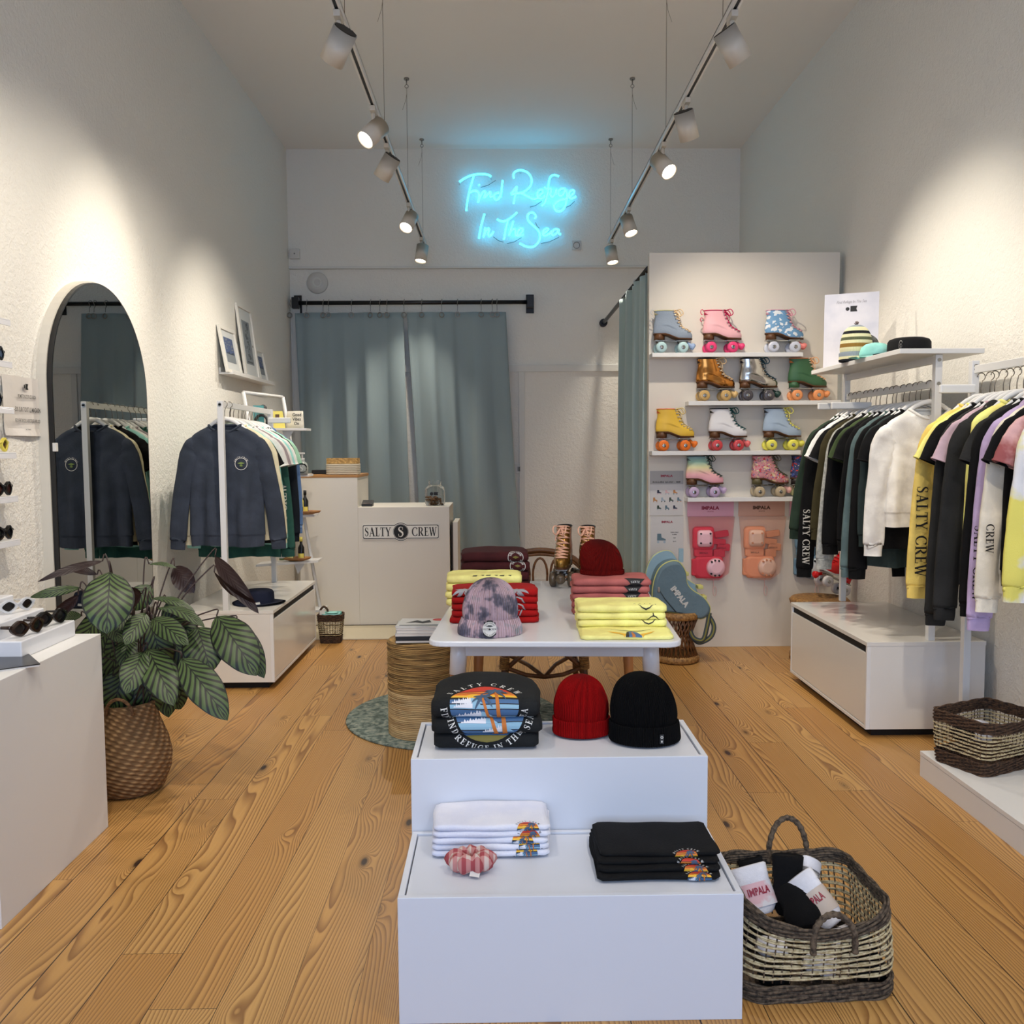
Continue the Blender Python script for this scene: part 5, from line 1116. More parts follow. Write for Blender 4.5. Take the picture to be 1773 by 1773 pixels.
# ================================================================== blue skate bag on the stool
t = thing('skate_bag', 'blue boot-shaped IMPALA skate bag with yellow piping on the rattan stool', 'bag', (1.19, 5.98, .345))
K_ = .000697; U = lambda a: (a-1150)*K_; V_ = lambda b: (925-b)*K_
BAG = mat('bag_blue', (98, 122, 134), .6, bump=(18, .006)); BAG2 = mat('bag_sky', (150, 178, 190), .4, bump=(14, .004)); PIP = mat('piping_yellow', (206, 204, 120), .5); WEB = mat('webbing', (58, 70, 74), .7)
O1 = [(1085, 425), (1150, 430), (1195, 480), (1222, 540), (1235, 640), (1290, 710), (1390, 775), (1448, 850), (1462, 900), (1440, 955), (1372, 990), (1290, 965), (1180, 935), (1050, 915), (935, 905), (905, 820), (905, 700), (925, 590), (965, 500), (1020, 450)]
O1 = [(p.x, p.y) for p in smooth_path([(a, b_, 0) for a, b_ in O1], 3, True)]
def inflate(m, O, ys, mi=0, cx=1160, cy=760, dx=0, dy=0):
    m.loft([[(U(cx+(a-cx)*k)+dx, y0, V_(cy+(b_-cy)*k)+dy) for a, b_ in O] for k, y0 in ys], (True, True), mi)
m = MB(); inflate(m, O1, ((.9, .07), (.985, .06), (1, .045), (1, -.075), (.985, -.09), (.9, -.102))); m.build('front_panel', BAG, t)
m = MB(); O2 = [(a-40+(30 if a > 1250 else 0), b_-75 if b_ < 760 else b_-8) for a, b_ in O1]; inflate(m, O2, ((.94, .12), (.99, .11), (1, .09), (1, .04))); m.build('back_panel', BAG2, t)
m = MB(); m.tube([(U(a), -.077, V_(b_)) for a, b_ in O1], .005, 6, closed=True); m.tube([(U(a), .06, V_(b_)) for a, b_ in O2], .004, 6, closed=True); m.build('piping', PIP, t)
m = MB(); s_ = sans('IMPALA', .037, .05, 1.0); k = .165/textw(s_); ca, sa = cos(radians(-52)), sin(radians(-52))
m.flat(([(x*k, y) for x, y in s_[0]], s_[1]), lambda u, v: (U(1160)+u*ca-v*sa-.012, -.1032, V_(770)+u*sa+v*ca-.008)); m.build('lettering', mat('bag_print', (206, 208, 204), .5), t)
m = MB(); m.tube([(U(950), -.103, V_(680)), (U(1020), -.105, V_(790)), (U(1125), -.103, V_(915))], .0035, 5); m.build('zip', WEB, t); m = MB(); m.bx(U(945), U(968), -.11, -.102, V_(720), V_(668)); m.build('zip_pull', CHR, t, bevel=.002)
for a, b_ in ((1235, 560), (1375, 690), (1410, 790), (850, 615)):
    m = MB(); m.bx(U(a)-.018, U(a)+.018, -.06, .02, V_(b_)-.01, V_(b_)+.014); m.build('buckle', PIP, t, bevel=.004)
m = MB()
L1 = smooth_path([(U(1440), -.05, V_(940)), (U(1500), -.07, V_(1050)), (U(1480), -.08, V_(1150)), (U(1410), -.08, V_(1205)), (U(1340), -.07, V_(1215)), (U(1280), -.06, V_(1130)), (U(1250), -.05, V_(1000))], 5)
L2 = smooth_path([(U(1455), -.08, V_(930)), (U(1430), -.09, V_(1060)), (U(1390), -.09, V_(1190)), (U(1300), -.085, V_(1170)), (U(1260), -.07, V_(1060)), (U(1255), -.05, V_(990))], 5)
for L_ in (L1, L2): m.tube(L_, .016, 8, sq=.14, nrm=(0, -1, 0))
m.build('shoulder_strap', WEB, t)
m = MB()
for L_ in (L1, L2): m.tube([p+Vector((0, -.0032, 0)) for p in L_], .006, 6, sq=.18, nrm=(0, -1, 0))
m.build('strap_stripe', mat('olive_stripe', (132, 128, 62), .7), t)
m = MB(); m.bx(U(1175), U(1220), -.01, .0, V_(450), V_(315)); m.build('hang_tag', BAG2, t)
# ================================================================== emblem art
PR = [mat('art_%d' % i, c, .65) for i, c in enumerate(((196, 52, 30), (232, 130, 44), (240, 186, 52), (24, 22, 24), (142, 184, 206), (66, 104, 146), (222, 222, 228), (196, 112, 38), (62, 86, 112), (118, 108, 40), (222, 220, 214)))]
def frond(cx, cy, s, a0=0):
    out = []
    for a in (15, 50, 95, 140, 175, 215, -35):
        a_ = radians(a+a0); dx, dy = cos(a_), sin(a_); P = []
        for k in range(7):
            u = k/6; P.append((cx+dx*s*u, cy+dy*s*u-s*.55*u*u))
        out += stroke2(P, [s*.10, s*.2, s*.26, s*.26, s*.2, s*.13, s*.02])
    return out
def emblem(R=.104, text=True, inkw=10):
    """list of (polygons, material index, layer)"""
    D = []; c = circ(0, 0, R, R*.98, 40)
    def band(y0, y1, mi, l=0): D.append(([clip(clip(c, y0*R, True), y1*R, False)], mi, l))
    band(.62, 1, 0); band(.38, .62, 1); band(.24, .38, 2); band(.16, .24, 3)
    for i, (a, b_) in enumerate(((-.78, -.55), (-.55, -.34), (-.34, -.12), (-.12, .02), (.02, .16))): band(a, b_, (5, 4, 5, 4, 5)[i])
    band(-1, -.78, 9)
    D.append(([circ(-.34*R, .30*R, .2*R, .16*R)], 2, 1)); D.append(([clip(circ(-.34*R, .30*R, .15*R, .12*R), .2*R, True)], 2, 2))
    for y in (-.55, -.34, -.12, .02, .5, .62): D.append((_r(-sqrt(1-y*y)*R, (y-.012)*R, sqrt(1-y*y)*R, (y+.012)*R), 3, 2))
    for y, x0, x1 in ((-.08, -.9, -.35), (-.36, -.85, -.1), (-.62, -.2, .35), (.04, -.95, -.4)):
        P = [(x0*R, y*R)]; n = 9
        for k in range(n): P += [((x0+(x1-x0)*(k+.5)/n)*R, (y+.05+.17*(k/n)+.05*(k % 2))*R), ((x0+(x1-x0)*(k+1)/n)*R, (y+.02+.14*(k/n))*R)]
        P.append((x1*R, y*R)); D.append(([P], 6, 3))
        D.append(([[(x1*R, y*R)]+[((x1+.0+.35*q/8)*R, (y+.18*sin(pi*.5+.5*pi*q/8))*R) for q in range(9)]+[((x1+.35)*R, y*R)]], 4, 3))
    D.append(([[(.38*R, -.75*R), (.52*R, -.75*R), (.36*R, .55*R), (.28*R, .55*R)]], 7, 4)); D.append(([[(.16*R, -.75*R), (.28*R, -.75*R), (-.04*R, .22*R), (-.1*R, .2*R)]], 7, 5))
    D.append((frond(.3*R, .58*R, .40*R), 8, 6)); D.append((frond(-.06*R, .25*R, .32*R, 8), 8, 7))
    if text:
        D.append((serif_arc('SALTY CREW', .2*R, 0, 0, R*1.17, R*1.17, 155, 25), inkw, 1)); D.append((serif_arc('FIND REFUGE IN THE SEA', .19*R, 0, 0, R*1.17, R*1.17, 183, 357, True), inkw, 1))
    return D
# ================================================================== folded shirts
def slab_path(d, h, n=8):   # (y,z) outline; front fold at -d/2
    r = h/2; P = [(-d/2+r-r*cos(a), r-r*sin(-a)) for a in []]
    out = [(-d/2+r+r*cos(pi*1.5-pi*k/n), r+r*sin(pi*1.5-pi*k/n)) for k in range(n+1)]      # bottom-front to top-front
    top = [(-d/2+r+(d-2*r)*k/8, h) for k in range(1, 9)]
    back = [(d/2-r*.3, h*.9), (d/2, h*.6), (d/2, h*.3), (d/2-r*.3, h*.05)]
    bot = [(-d/2+r+(d-2*r)*(1-k/5), 0) for k in range(1, 5)]
    return out+top+back+bot
def folded(label, x, y, z, w, d, h, col, rz=0, group=None, seed=0, art=None, crown=0, name='folded_t_shirt', edge=False):
    """y = front edge of the fold"""
    r_ = random.Random(seed); t = thing(name, label, 't-shirt', (x, y+d/2, z), rz, group); P = slab_path(d, h); n = 22; ph = [r_.uniform(0, 6) for _ in range(4)]
    def defo(px, py, pz):
        u = px/(w/2); k = max(0, 1-u*u)
        return (px+.004*sin(py*30+ph[0])*abs(u), py+(.0025*sin(px*22+ph[1])), pz*(1-.10*abs(u)**6)+(crown*k*max(0, (py+d/2)/d)*(pz/h))+.0012*sin(px*40+ph[2]+py*20)*(1 if pz > h*.5 else 0))
    rings = []
    for i in range(n+1):
        u = -1+2*i/n; px = u*w/2; sc = 1 if abs(u) < .97 else .9
        rings.append([defo(px, py*sc, h/2+(pz-h/2)*(1 if abs(u) < .97 else .75)) for py, pz in P])
    m = MB(); m.loft(rings, (True, True)); m.build('folded_body', col, t)
    if edge:
        m = MB()
        for s_ in (-1, 1): m.tube([defo(s_*(w/2+.001), py, pz) for py, pz in P[2:20:2]], .0025, 5)
        m.build('side_fold', col, t)
    if art:
        r = h/2; fl = pi*r
        def S(u, s, lay=0):
            o = .0011+.00035*lay
            if s < fl: a = pi*1.5-s/r; yy, zz_ = -d/2+r+(r+o)*cos(a), r+(r+o)*sin(a)
            else: yy, zz_ = -d/2+r+(s-fl), h+o
            a, b_, c = defo(u, yy, max(0, min(h, zz_))); return (a, b_, c+(zz_-max(0, min(h, zz_))))
        for nm, lst, cx, e0, mats in art:
            m = MB()
            for polys, mi, lay in lst:
                ps = []
                for p in polys: ps += tiles(p, .006, e0, e0+fl+d*.8)
                m.flat(shp(ps), lambda u, v, lay=lay: S(cx+u, v-e0, lay), mi)
            m.build(nm, mats, t)
    return t
BLK = fab('tee_black', (11, 11, 12)); BLK2 = fab('tee_washed_black', (24, 25, 26)); WHT = fab('tee_white', (216, 218, 232), (8, (228, 228, 236), .4, .65)); MAR = fab('tee_maroon', (60, 22, 24)); YLW = fab('tee_yellow', (232, 222, 138)); RED_ = fab('tee_red', (146, 12, 12)); PNK = fab('tee_pink', (166, 92, 88))
g = 'washed black printed tees on the taller plinth'
E1 = emblem()
folded('bottom washed black tee of the big printed stack, showing REFUGE IN lettering', -.045, 2.628, .545, .318, .262, .046, BLK2, group=g, seed=1, art=[('chest_print', E1, .0, -.138, PR)])
folded('middle washed black tee of the big printed stack, showing waves and palm trunk', -.047, 2.622, .591, .334, .262, .050, BLK2, group=g, seed=2, art=[('chest_print', E1, .010, -.088, PR)])
folded('top washed black tee of the big stack with sunset, palms and SALTY CREW print', -.045, 2.622, .641, .328, .262, .056, BLK2, group=g, seed=3, crown=.034, art=[('chest_print', E1, -.005, -.058, PR)])
E2 = emblem(.030, True, 3)
for k in range(5):
    folded('folded white printed tee, %s of the white stack on the lower plinth' % ('bottom', 'second from the bottom', 'middle', 'second from the top', 'topmost')[k], -.032+.003*(k % 2), 2.372+.002*k, .33+.0172*k, .325-.003*(k % 3), .165, .0172, WHT, group='white tees on the lower plinth', seed=20+k, crown=.008 if k == 4 else 0, art=[('print', E2, .098+.01*sin(k*2.3), (-.012, -.014, -.008, .002, -.006)[k], PR)])
E3 = emblem(.032, True, 10)
for k in range(4):
    folded('folded black printed tee, %s of the black stack' % ('bottom', 'second from the bottom', 'second from the top', 'topmost')[k], .408+.004*k, 2.228+.022*k, .33+.0108*k, .322, .268-.022*k, .0108, BLK, group='black tees on the lower plinth', seed=30+k, art=[('print', E3, .105-.012*k, (-.004, .002, .010, .004)[k], PR)])
# table stacks
BD = []
BD.append((ringq(0, 0, .036, .0385, 30), 10, 1)); BD.append((serif_arc('SALTY CREW', .011, 0, 0, .028, .028, 165, 15), 10, 1)); BD.append(([[(-.016, .002), (0, .008), (.016, .002), (0, -.006)]], 9, 2)); BD.append((serif_arc('FIND REFUGE IN', .007, 0, 0, .030, .030, 200, 340, True), 10, 1))
for k in range(4):
    folded('folded maroon sweatshirt, %s of the stack at the back of the table' % ('bottom', 'second from the bottom', 'second from the top', 'topmost')[k], -.03, 4.36, .75+.0475*k, .345-.004*k, .24, .0475, MAR, rz=radians(2), group='maroon sweatshirts on the table', seed=40+k, crown=.01 if k == 3 else 0, art=[('badge', BD, .11-.01*(k % 2), -.035 if k == 3 else -.04, PR)] if k >= 2 else None)
YA = [([[(-.05+.03*i+.02*(i % 2), .0), (-.03+.03*i, .0), (-.026+.03*i, .014), (-.045+.03*i, .010)] for i in range(6)], 3, 1)]
for k in range(4):
    folded('folded yellow tee, %s of the stack behind the tie-dyed beanie' % ('bottom', 'second from the bottom', 'second from the top', 'topmost')[k], -.075, 3.93, .75+.034*k, .335, .22, .034, YLW, rz=radians(-1), group='pale yellow tees on the left of the table', seed=50+k, art=[('print', YA, 0, -.045, PR)] if k == 3 else None)
SIL = mat('silver_print', (150, 148, 152), .5)
PA = [(frond(0, .01, .05), 0, 1), (stroke2([(0, 0), (.02, -.03)], .005), 0, 1)]; PA2 = [(stroke2([(-.03, -.02), (-.02, 0), (.0, .008), (.02, 0), (.035, -.025)], .006), 0, 1)]; PA3 = [(_r(-.03, -.004, .0, .0)+_r(-.03, .007, .01, .011), 0, 1), (stroke2([(.01, -.012), (.02, .012)], .005), 0, 1)]
for k in range(5):
    folded('folded red tee, %s of the red stack behind the tie-dyed beanie' % ('bottom', 'second from the bottom', 'middle', 'second from the top', 'topmost')[k], -.025, 3.53, .75+.0272*k, .345+.012*((k+1) % 2 == 1 and k == 0), .2, .0272, RED_, group='red tees on the table', seed=60+k, art=[('silver_print', (PA3, PA3, PA2, PA2, PA)[k], .09, -.025, [SIL])]+([('silver_print', PA, -.12, -.025, [SIL])] if k == 4 else []) if k else None)
BT = [([[(-.045, .02), (-.02, -.008), (.02, -.008), (.045, .02)], [(-.02, -.008), (.02, -.008), (.04, -.025), (-.04, -.025)]], 3, 1), (serif_arc('SANTE', .008, 0, -.09, .09, .09, 102, 78), 10, 2)]
for k in range(5):
    folded('folded dusty pink tee, %s of the stack under the dark red beanie' % ('bottom', 'second from the bottom', 'middle', 'second from the top', 'topmost')[k], .470, 3.69, .75+.0305*k, .325, .22, .0305, PNK, rz=radians(-2), group='dusty pink tees on the table', seed=70+k, art=[('print', BT, .075+.005*k, -.028, PR)])
fish = [([[(-.03, -.03), (.03, -.03), (.02, .03), (.0, .05), (-.02, .03)]], 5, 2), ([[(-.07, .02), (-.09, .05), (-.04, .015), (-.02, -.01), (-.035, -.03), (-.045, -.005)], [(.07, .02), (.09, .05), (.04, .015), (.02, -.01), (.035, -.03), (.045, -.005)]], 2, 1), ([[(-.006, -.03), (.006, -.03), (.003, .03), (-.003, .03)]], 7, 3), (stroke2([(-.075, .075), (-.04, .06), (0, .052), (.04, .06), (.075, .078)], [.002, .005, .009, .005, .002]), 3, 4), ([[(-.03, -.03), (-.018, -.03), (-.012, .03), (-.02, .03)]], 3, 3)]
folded('flat folded pale yellow tee with blue and orange fish print at the table corner', .468, 3.2, .75, .34, .30, .016, YLW, rz=radians(-1), group='pale yellow tees at the right corner of the table', seed=80, art=[('fish_print', fish, .02, -.045, PR)])
VV = [(stroke2([(-.03, .02), (-.015, .002), (0, -.004), (.015, .002), (.03, .02)], [.002, .004, .006, .004, .002]), 3, 1)]; VT = VV+[(serif_arc('SALTY', .012, 0, -.12, .16, .16, 108, 72), 3, 1)]; VU = [(stroke2([(-.025, -.02), (-.01, -.004), (0, 0), (.01, -.004), (.025, -.02)], [.002, .004, .006, .004, .002])+_r(-.002, 0, .002, .012), 3, 1)]
for k in range(3):
    folded('folded yellow tee, %s of the three with black line print' % ('lowest', 'middle', 'highest')[k], .468, 3.36, .766+.0275*k, .34, .21, .0275, YLW, rz=radians(-1.5), group='pale yellow tees at the right corner of the table', seed=81+k, art=[('line_print', (VV, VU, VT)[k], (.1, .12, .09)[k], -.025, PR)])
# ================================================================== beanies and hats
def rib(name, c, n=None, var=None, amp=.0):
    m = mat(name, c, .95, specular_ior_level=.15); t = NT(m); oc = t.obj()
    if var:
        f = t.noise(oc, var[0], 3, .6); t.l(t.ramp(f, [(p, rgb(q)) for p, q in var[1]]), t.b.inputs[0])
    s3 = t.n('ShaderNodeSeparateXYZ'); t.l(oc, s3.inputs[0]); an = t.math('ARCTAN2', s3.outputs[1], s3.outputs[0])
    t.bump(t.math('ADD', t.math('SINE', t.math('MULTIPLY', an, float(n or 84))), t.math('MULTIPLY', t.noise(oc, 300, 2), .4)), .0022); return m
def beanie(label, x, y, z, col, r=.11, h=.2, lean=(0, 0), cuff=.055, flare=1.05, ribs=90, rz=0, tilt=0, dy=.8, extra=None, name='beanie', top_r=.55):
    t = thing(name, label, 'beanie', (x, y, z), rz)
    def ring(rr, zz, amp, k_=1):
        lx, ly_ = lean[0]*(zz/h)**1.5, lean[1]*(zz/h)**1.5; n = ribs*4 if ribs*4 < 400 else ribs*2
        return [((rr*(1+amp*cos(ribs*2*pi*k/n)))*cos(2*pi*k/n)+lx, (rr*(1+amp*cos(ribs*2*pi*k/n)))*dy*sin(2*pi*k/n)+ly_, zz) for k in range(n)]
    prof = [(r*.93, cuff*.5), (r*.96, cuff), (r*.99, cuff+.02), (r*.97, cuff+.05), (r*.90, h*.66), (r*.78, h*.80), (r*.60, h*.90), (r*.36, h*.97), (r*.12, h), (.002, h*.998)]
    P = smooth_path([(a, b_, 0) for a, b_ in prof], 3)
    m = MB(); m.loft([ring(max(p.x, .001), p.y, .016 if p.x > r*.3 else .004) for p in P], (False, True)); m.build('crown', col, t)
    cp = [(r*.9, .003), (r*flare, .0), (r*flare*1.045, .008), (r*(flare*1.03), cuff*.5), (r*1.035, cuff*.92), (r*1.01, cuff), (r*.95, cuff-.004)]
    P = smooth_path([(a, b_, 0) for a, b_ in cp], 3)
    m = MB(); m.loft([ring(p.x, max(p.y, 0), .016) for p in P], (True, False)); m.build('cuff', col, t)
    if tilt: t.rotation_euler = (tilt, 0, rz)
    return t
RB = rib('knit_red', (158, 4, 6)); KB = rib('knit_black', (7, 7, 8)); DR = rib('knit_dark_red', (104, 10, 6))
TD = rib('knit_tie_dye', (176, 150, 160), 64, var=(13, ((.36, (86, 84, 98)), (.44, (120, 112, 124)), (.50, (186, 160, 168)), (.60, (196, 168, 176)), (.68, (150, 150, 156)))))
beanie('bright red cuffed beanie beside the black beanie on the taller plinth', .255, 2.785, .545, RB, r=.088, h=.188, cuff=.052, lean=(-.004, 0), ribs=80, flare=1.0)
b_ = beanie('black cuffed beanie with small white tag at the right of the taller plinth', .446, 2.715, .545, KB, r=.104, h=.212, cuff=.060, lean=(-.014, 0), ribs=80, flare=1.02)
m = MB(); m.bx(.032, .044, -.088, -.0855, .012, .040); m.build('woven_tag', mat('tag_grey', (40, 40, 42), .6), b_); m = MB(); m.flat(shp(ringq(.038, .032, .0025, .0042, 12)), lambda u, v: (u, -.0887, v)); m.flat(shp(_r(.036, .016, .040, .022)), lambda u, v: (u, -.0887, v)); m.build('tag_mark', PW, b_)
b_ = beanie('grey and pink tie-dyed ribbed beanie with round SALTY CREW patch on the table', -.042, 3.345, .75, TD, r=.106, h=.214, cuff=.064, lean=(.004, 0), ribs=52, flare=1.10)
m = MB(); fp = lambda u, v: (.0+u, -.0965+.25*(v)-abs(u)*-.25, .036+v)
m.add([(.0+.031*cos(a), -.0965+.25*.031*sin(a)+.25*abs(.031*cos(a)), .036+.031*sin(a)) for a in [2*pi*k/30 for k in range(30)]]+[(0, -.0985, .036)], [(i, (i+1) % 30, 30) for i in range(30)]); m.build('round_patch', INK, b_)
fq = lambda u, v: (u, -.1015+.25*v+abs(u)*.2, .036+v)
m = MB(); m.flat(shp([circ(0, 0, .026)]), fq); m.build('patch_face', mat('patch_white', (206, 204, 198), .7), b_)
fq2 = lambda u, v: (u, -.1025+.25*v+abs(u)*.2, .036+v)
m = MB(); ps, w_ = serif('SALTY', .0068, .9); m.flat(shp(xf(ps, 1, -.0135, -.0035)), fq2); ps, w_ = serif('CREW', .0068, .9); m.flat(shp(xf(ps, 1, .0140, -.0035)), fq2); m.flat(shp([circ(0, 0, .0035, n=12)]), fq2); m.flat(shp([[(-.012, .010), (-.004, .0145), (.006, .014), (.013, .010), (.004, .0085), (-.006, .009), (-.013, .0135)]]), fq2); m.flat(shp(serif_arc('GOOD FISHERY', .0048, 0, 0, .0215, .0215, 150, 30)+serif_arc('SALTY FISHING', .0048, 0, 0, .0215, .0215, 205, 335, True)), fq2); m.build('patch_lettering', INK, b_)
beanie('dark red ribbed beanie lying on the pink tees at the back of the table', .445, 3.86, .902, DR, r=.093, h=.15, cuff=.02, lean=(-.02, .02), ribs=80, flare=1.0)
# boonie style hats
def hat(label, x, y, z, col, r=.1, h=.075, brim=.17, rz=0, badge=False, tagm=None):
    t = thing('brimmed_hat', label, 'hat', (x, y, z), rz)
    m = MB(); m.lathe([(0, h), (r*.7, h+.002), (r*.9, h-.006), (r*.98, h-.02), (r*1.0, .012), (r*1.02, .0)], 40, sy=.95, cap=(False, False)); m.build('crown', col, t)
    m = MB(); R = []
    for rr, zz in ((r*1.0, .004), (r*1.3, .004), (brim, .0), (brim, -.000), (r*1.0, .0)): R.append([(rr*cos(2*pi*k/48), rr*.95*sin(2*pi*k/48), max(zz+.010*(rr/brim)**2*(1+cos(4*pi*k/48+1))*.5+.001, .001)) for k in range(48)])
    m.loft(R, (False, False)); o = m.build('brim', col, t)
    if badge:
        f = lambda u, v: (-r*1.0-.003+.03*abs(u), u-.02*0-.05*0, .04+v)
        f2 = lambda u, v: (-.075*r/.1+u*.6, -.068*r/.1-u*.6*-.8-.0*v-.012, .04+v)
        m = MB(); m.flat(shp(ringq(0, 0, .024, .027)), f2); m.flat(shp(stroke2([(-.014, 0), (0, .012), (.014, 0), (0, -.012), (-.014, 0)], .0025)), f2); m.build('badge', PW, t)
    if tagm:
        m = MB(); m.add([(.0, -r*1.02, .018), (.03, -r*1.04, .022), (.034, -r*1.03, .008), (.004, -r*1.05, .004)], [(0, 1, 2, 3)]); m.build('price_tag', PW, t)
    return t
hat('black brimmed hat with white badge on top of the right rail shelf', 2.12, 4.62, 1.92, fab('hat_black', (16, 16, 18)), r=.108, h=.085, brim=.175, badge=True, tagm=1)
hat('dark navy brimmed hat lying on the left cabinet behind the post', -1.53, 5.60, .486, fab('hat_navy', (22, 26, 44)), r=.095, h=.085, brim=.165, tagm=1)
t = thing('baseball_cap', 'pale aqua baseball cap between the striped beanie and the black hat', 'cap', (2.02, 4.80, 1.92), radians(205)); CAPM = fab('cap_aqua', (142, 204, 194))
m = MB(); m.lathe([(.078, 0), (.08, .03), (.072, .06), (.05, .078), (.02, .085), (0, .086)], 32); m.build('crown', CAPM, t)
m = MB(); m.loft([[(.06*cos(a)+.03+.085*k*cos(a), .076*sin(a), .012-.010*k) for a in [-pi/2+pi*q/16 for q in range(17)]] for k in (0, .5, 1)], (False, False), closed=False); m.build('visor', CAPM, t)
def striped():
    m = mat('knit_striped', (226, 218, 170), .95); t = NT(m); sp = t.n('ShaderNodeSeparateXYZ'); t.l(t.obj(), sp.inputs[0])
    mr = t.math('DIVIDE', sp.outputs[2], .215)
    cr, g1, bl, og, gr = (228, 222, 178), (150, 160, 168), (26, 28, 34), (150, 112, 48), (96, 100, 72)
    st = [(0, bl), (.06, cr), (.13, g1), (.25, cr), (.36, og), (.46, cr), (.54, gr), (.62, cr), (.70, bl), (.78, cr), (.88, g1), (.96, cr)]
    t.l(t.ramp(mr, [(p, rgb(c)) for p, c in st], 'CONSTANT'), t.b.inputs[0]); return m
b_ = beanie('striped cream, olive and black pointed beanie on the right rail shelf', 1.985, 4.97, 1.92, striped(), r=.088, h=.205, cuff=.05, flare=1.0, ribs=60, top_r=.3)
m = MB(); r_ = random.Random(6)
for k in range(26): a = r_.uniform(0, 6.28); e = r_.uniform(.2, 1.4); m.tube([(0, 0, .2), (.016*cos(a)*cos(e), .016*sin(a)*cos(e), .203+.022*sin(e))], .0018, 4)
m.build('tassel', mat('tassel', (120, 104, 100), .8), b_); m = MB(); m.bx(-.008, .008, -.0755, -.073, .03, .055); m.build('woven_tag', INK, b_)
beanie('plain grey marl beanie standing behind the striped one on the shelf', 2.07, 5.06, 1.92, rib('knit_grey', (104, 106, 100), var=(60, ((.4, (84, 86, 80)), (.6, (130, 132, 126))))), r=.085, h=.165, cuff=.03, flare=1.0, ribs=60)
# advertising board behind the hats
t = thing('shelf_poster', 'white poster board with handwriting and black logo behind the shelf hats', 'poster', (2.13, 5.42, 1.92), radians(-24))
m = MB(); m.bx(-.155, .155, -.004, .004, 0, .46, M=TR(rx=radians(-4))); m.build('board', mat('poster_snow', (214, 212, 218), .4, var=(5, (198, 198, 208), .4, .6)), t)
Mx = TR(rx=radians(-4)); fM = lambda u, v: tuple(Mx @ Vector((u, -.0048, v)))
m = MB(); s_ = sans('Find Refuge In The Sea', .018, 0, .8, shear=.3); k = .17/textw(s_); m.flat(([(x*k, y) for x, y in s_[0]], s_[1]), lambda u, v: fM(u, .40+v)); m.build('handwriting', mat('pencil', (150, 146, 150), .6), t)
m = MB(); m.flat(shp([circ(-.022, .365, .011), [(-.006, .348), (.034, .348), (.028, .365), (.034, .382), (-.006, .382)]]), fM); m.build('logo', INK, t)
# ================================================================== sunglasses
LENSD = mat('lens_dark', (14, 14, 16), .08); LENSB = mat('lens_blue', (80, 96, 120), .06); LENSA = mat('lens_brown', (60, 28, 20), .08)
def shades(label, x, y, z, rz, fr_, lens, w=.142, h=.046, pitch=0, fat=1.0):
    t = thing('sunglasses', label, 'sunglasses', (x, y, z), rz, 'sunglasses on display')
    if pitch: t.rotation_euler = (pitch, 0, rz)
    m = MB()
    def LO(s_, k=1.0): return [(s_*(w*.26+a*w*.235*k), .004+h*.5+b_*h*.5*k) for a, b_ in [(cos(q)**3*.25+cos(q)*.78, sin(q)**3*.2+sin(q)*.82) for q in [2*pi*i/24 for i in range(24)]]]
    for s_ in (-1, 1):
        A, B2 = LO(s_), LO(s_, .70)
        n = 24; yb = lambda px: .010*(abs(px)/(w/2))**2
        m.loft([[(a, yb(a)-.004*fat, c) for a, c in A], [(a, yb(a)-.005*fat, c) for a, c in B2], [(a, yb(a)+.003, c) for a, c in B2], [(a, yb(a)+.005, c) for a, c in A]], loop=True, sm=False)
    m.tube([(-w*.07, -.001, h*.68), (0, -.004, h*.74), (w*.07, -.001, h*.68)], .0035*fat, 8)
    m.build('frame', fr_, t)
    for s_ in (-1, 1):
        m = MB(); P = LO(s_, .74); m.add([(a, .010*(abs(a)/(w/2))**2, c) for a, c in P], [tuple(range(24))]); m.build('lens', lens, t)
        m = MB(); m.tube([(s_*w*.49, .006, h*.72), (s_*w*.5, .02, h*.72), (s_*w*.48, .10, h*.66), (s_*w*.46, .135, h*.3)], [.0055*fat, .005*fat, .0035, .004], 6); m.build('temple', fr_, t)
    return t
FRB = mat('frame_black', (12, 12, 13), .18); FRY = mat('frame_yellow', (224, 208, 90), .2); FRC = mat('frame_clear', (214, 216, 218), .08, alpha=.55); FRT = mat('frame_tortoise', (40, 24, 16), .15)
LEDZ = (2.0, 1.825, 1.634, 1.447, 1.264, 1.08)
for i, z in enumerate(LEDZ):
    t = thing('eyewear_ledge', 'small white acrylic ledge for sunglasses on the left wall, %s of six' % ('highest', 'second', 'third', 'fourth', 'fifth', 'lowest')[i], 'ledge', (-2.13, 3.62, z-.026), 0, 'small sunglasses ledges')
    m = MB(); m.bx(0, .085, -.17, .18, .021, .026); m.bx(.08, .085, -.17, .18, 0, .021); m.build('ledge', ACR, t, bevel=.001)
for z, yy, f_, l_, lab in ((1.825, 3.715, FRB, LENSB, 'black sunglasses with blue lenses on the second wall ledge'), (1.634, 3.685, FRB, LENSB, 'black sunglasses in front of the paper notice on the third wall ledge'), (1.447, 3.715, FRY, LENSA, 'yellow framed sunglasses with brown lenses on the fourth wall ledge'), (1.264, 3.73, FRB, LENSA, 'chunky black sunglasses with brown lenses on the fifth wall ledge'), (1.08, 3.72, FRB, LENSD, 'black square sunglasses on the lowest wall ledge')):
    shades(lab, -2.066, yy, z, radians(90), f_, l_, h=.058, w=.15, fat=1.3)
shades('dark tortoise sunglasses nearest the camera on the lowest riser', -1.628, 3.055, .817, radians(74), FRT, LENSD, fat=1.3, h=.054)
shades('black rounded sunglasses behind the tortoise pair on the lowest riser', -1.632, 3.225, .817, radians(70), FRB, LENSD, fat=1.3, h=.054)
shades('clear framed sunglasses with dark lenses on the middle riser', -1.735, 3.19, .872, radians(66), FRC, LENSD, fat=1.0, h=.048)
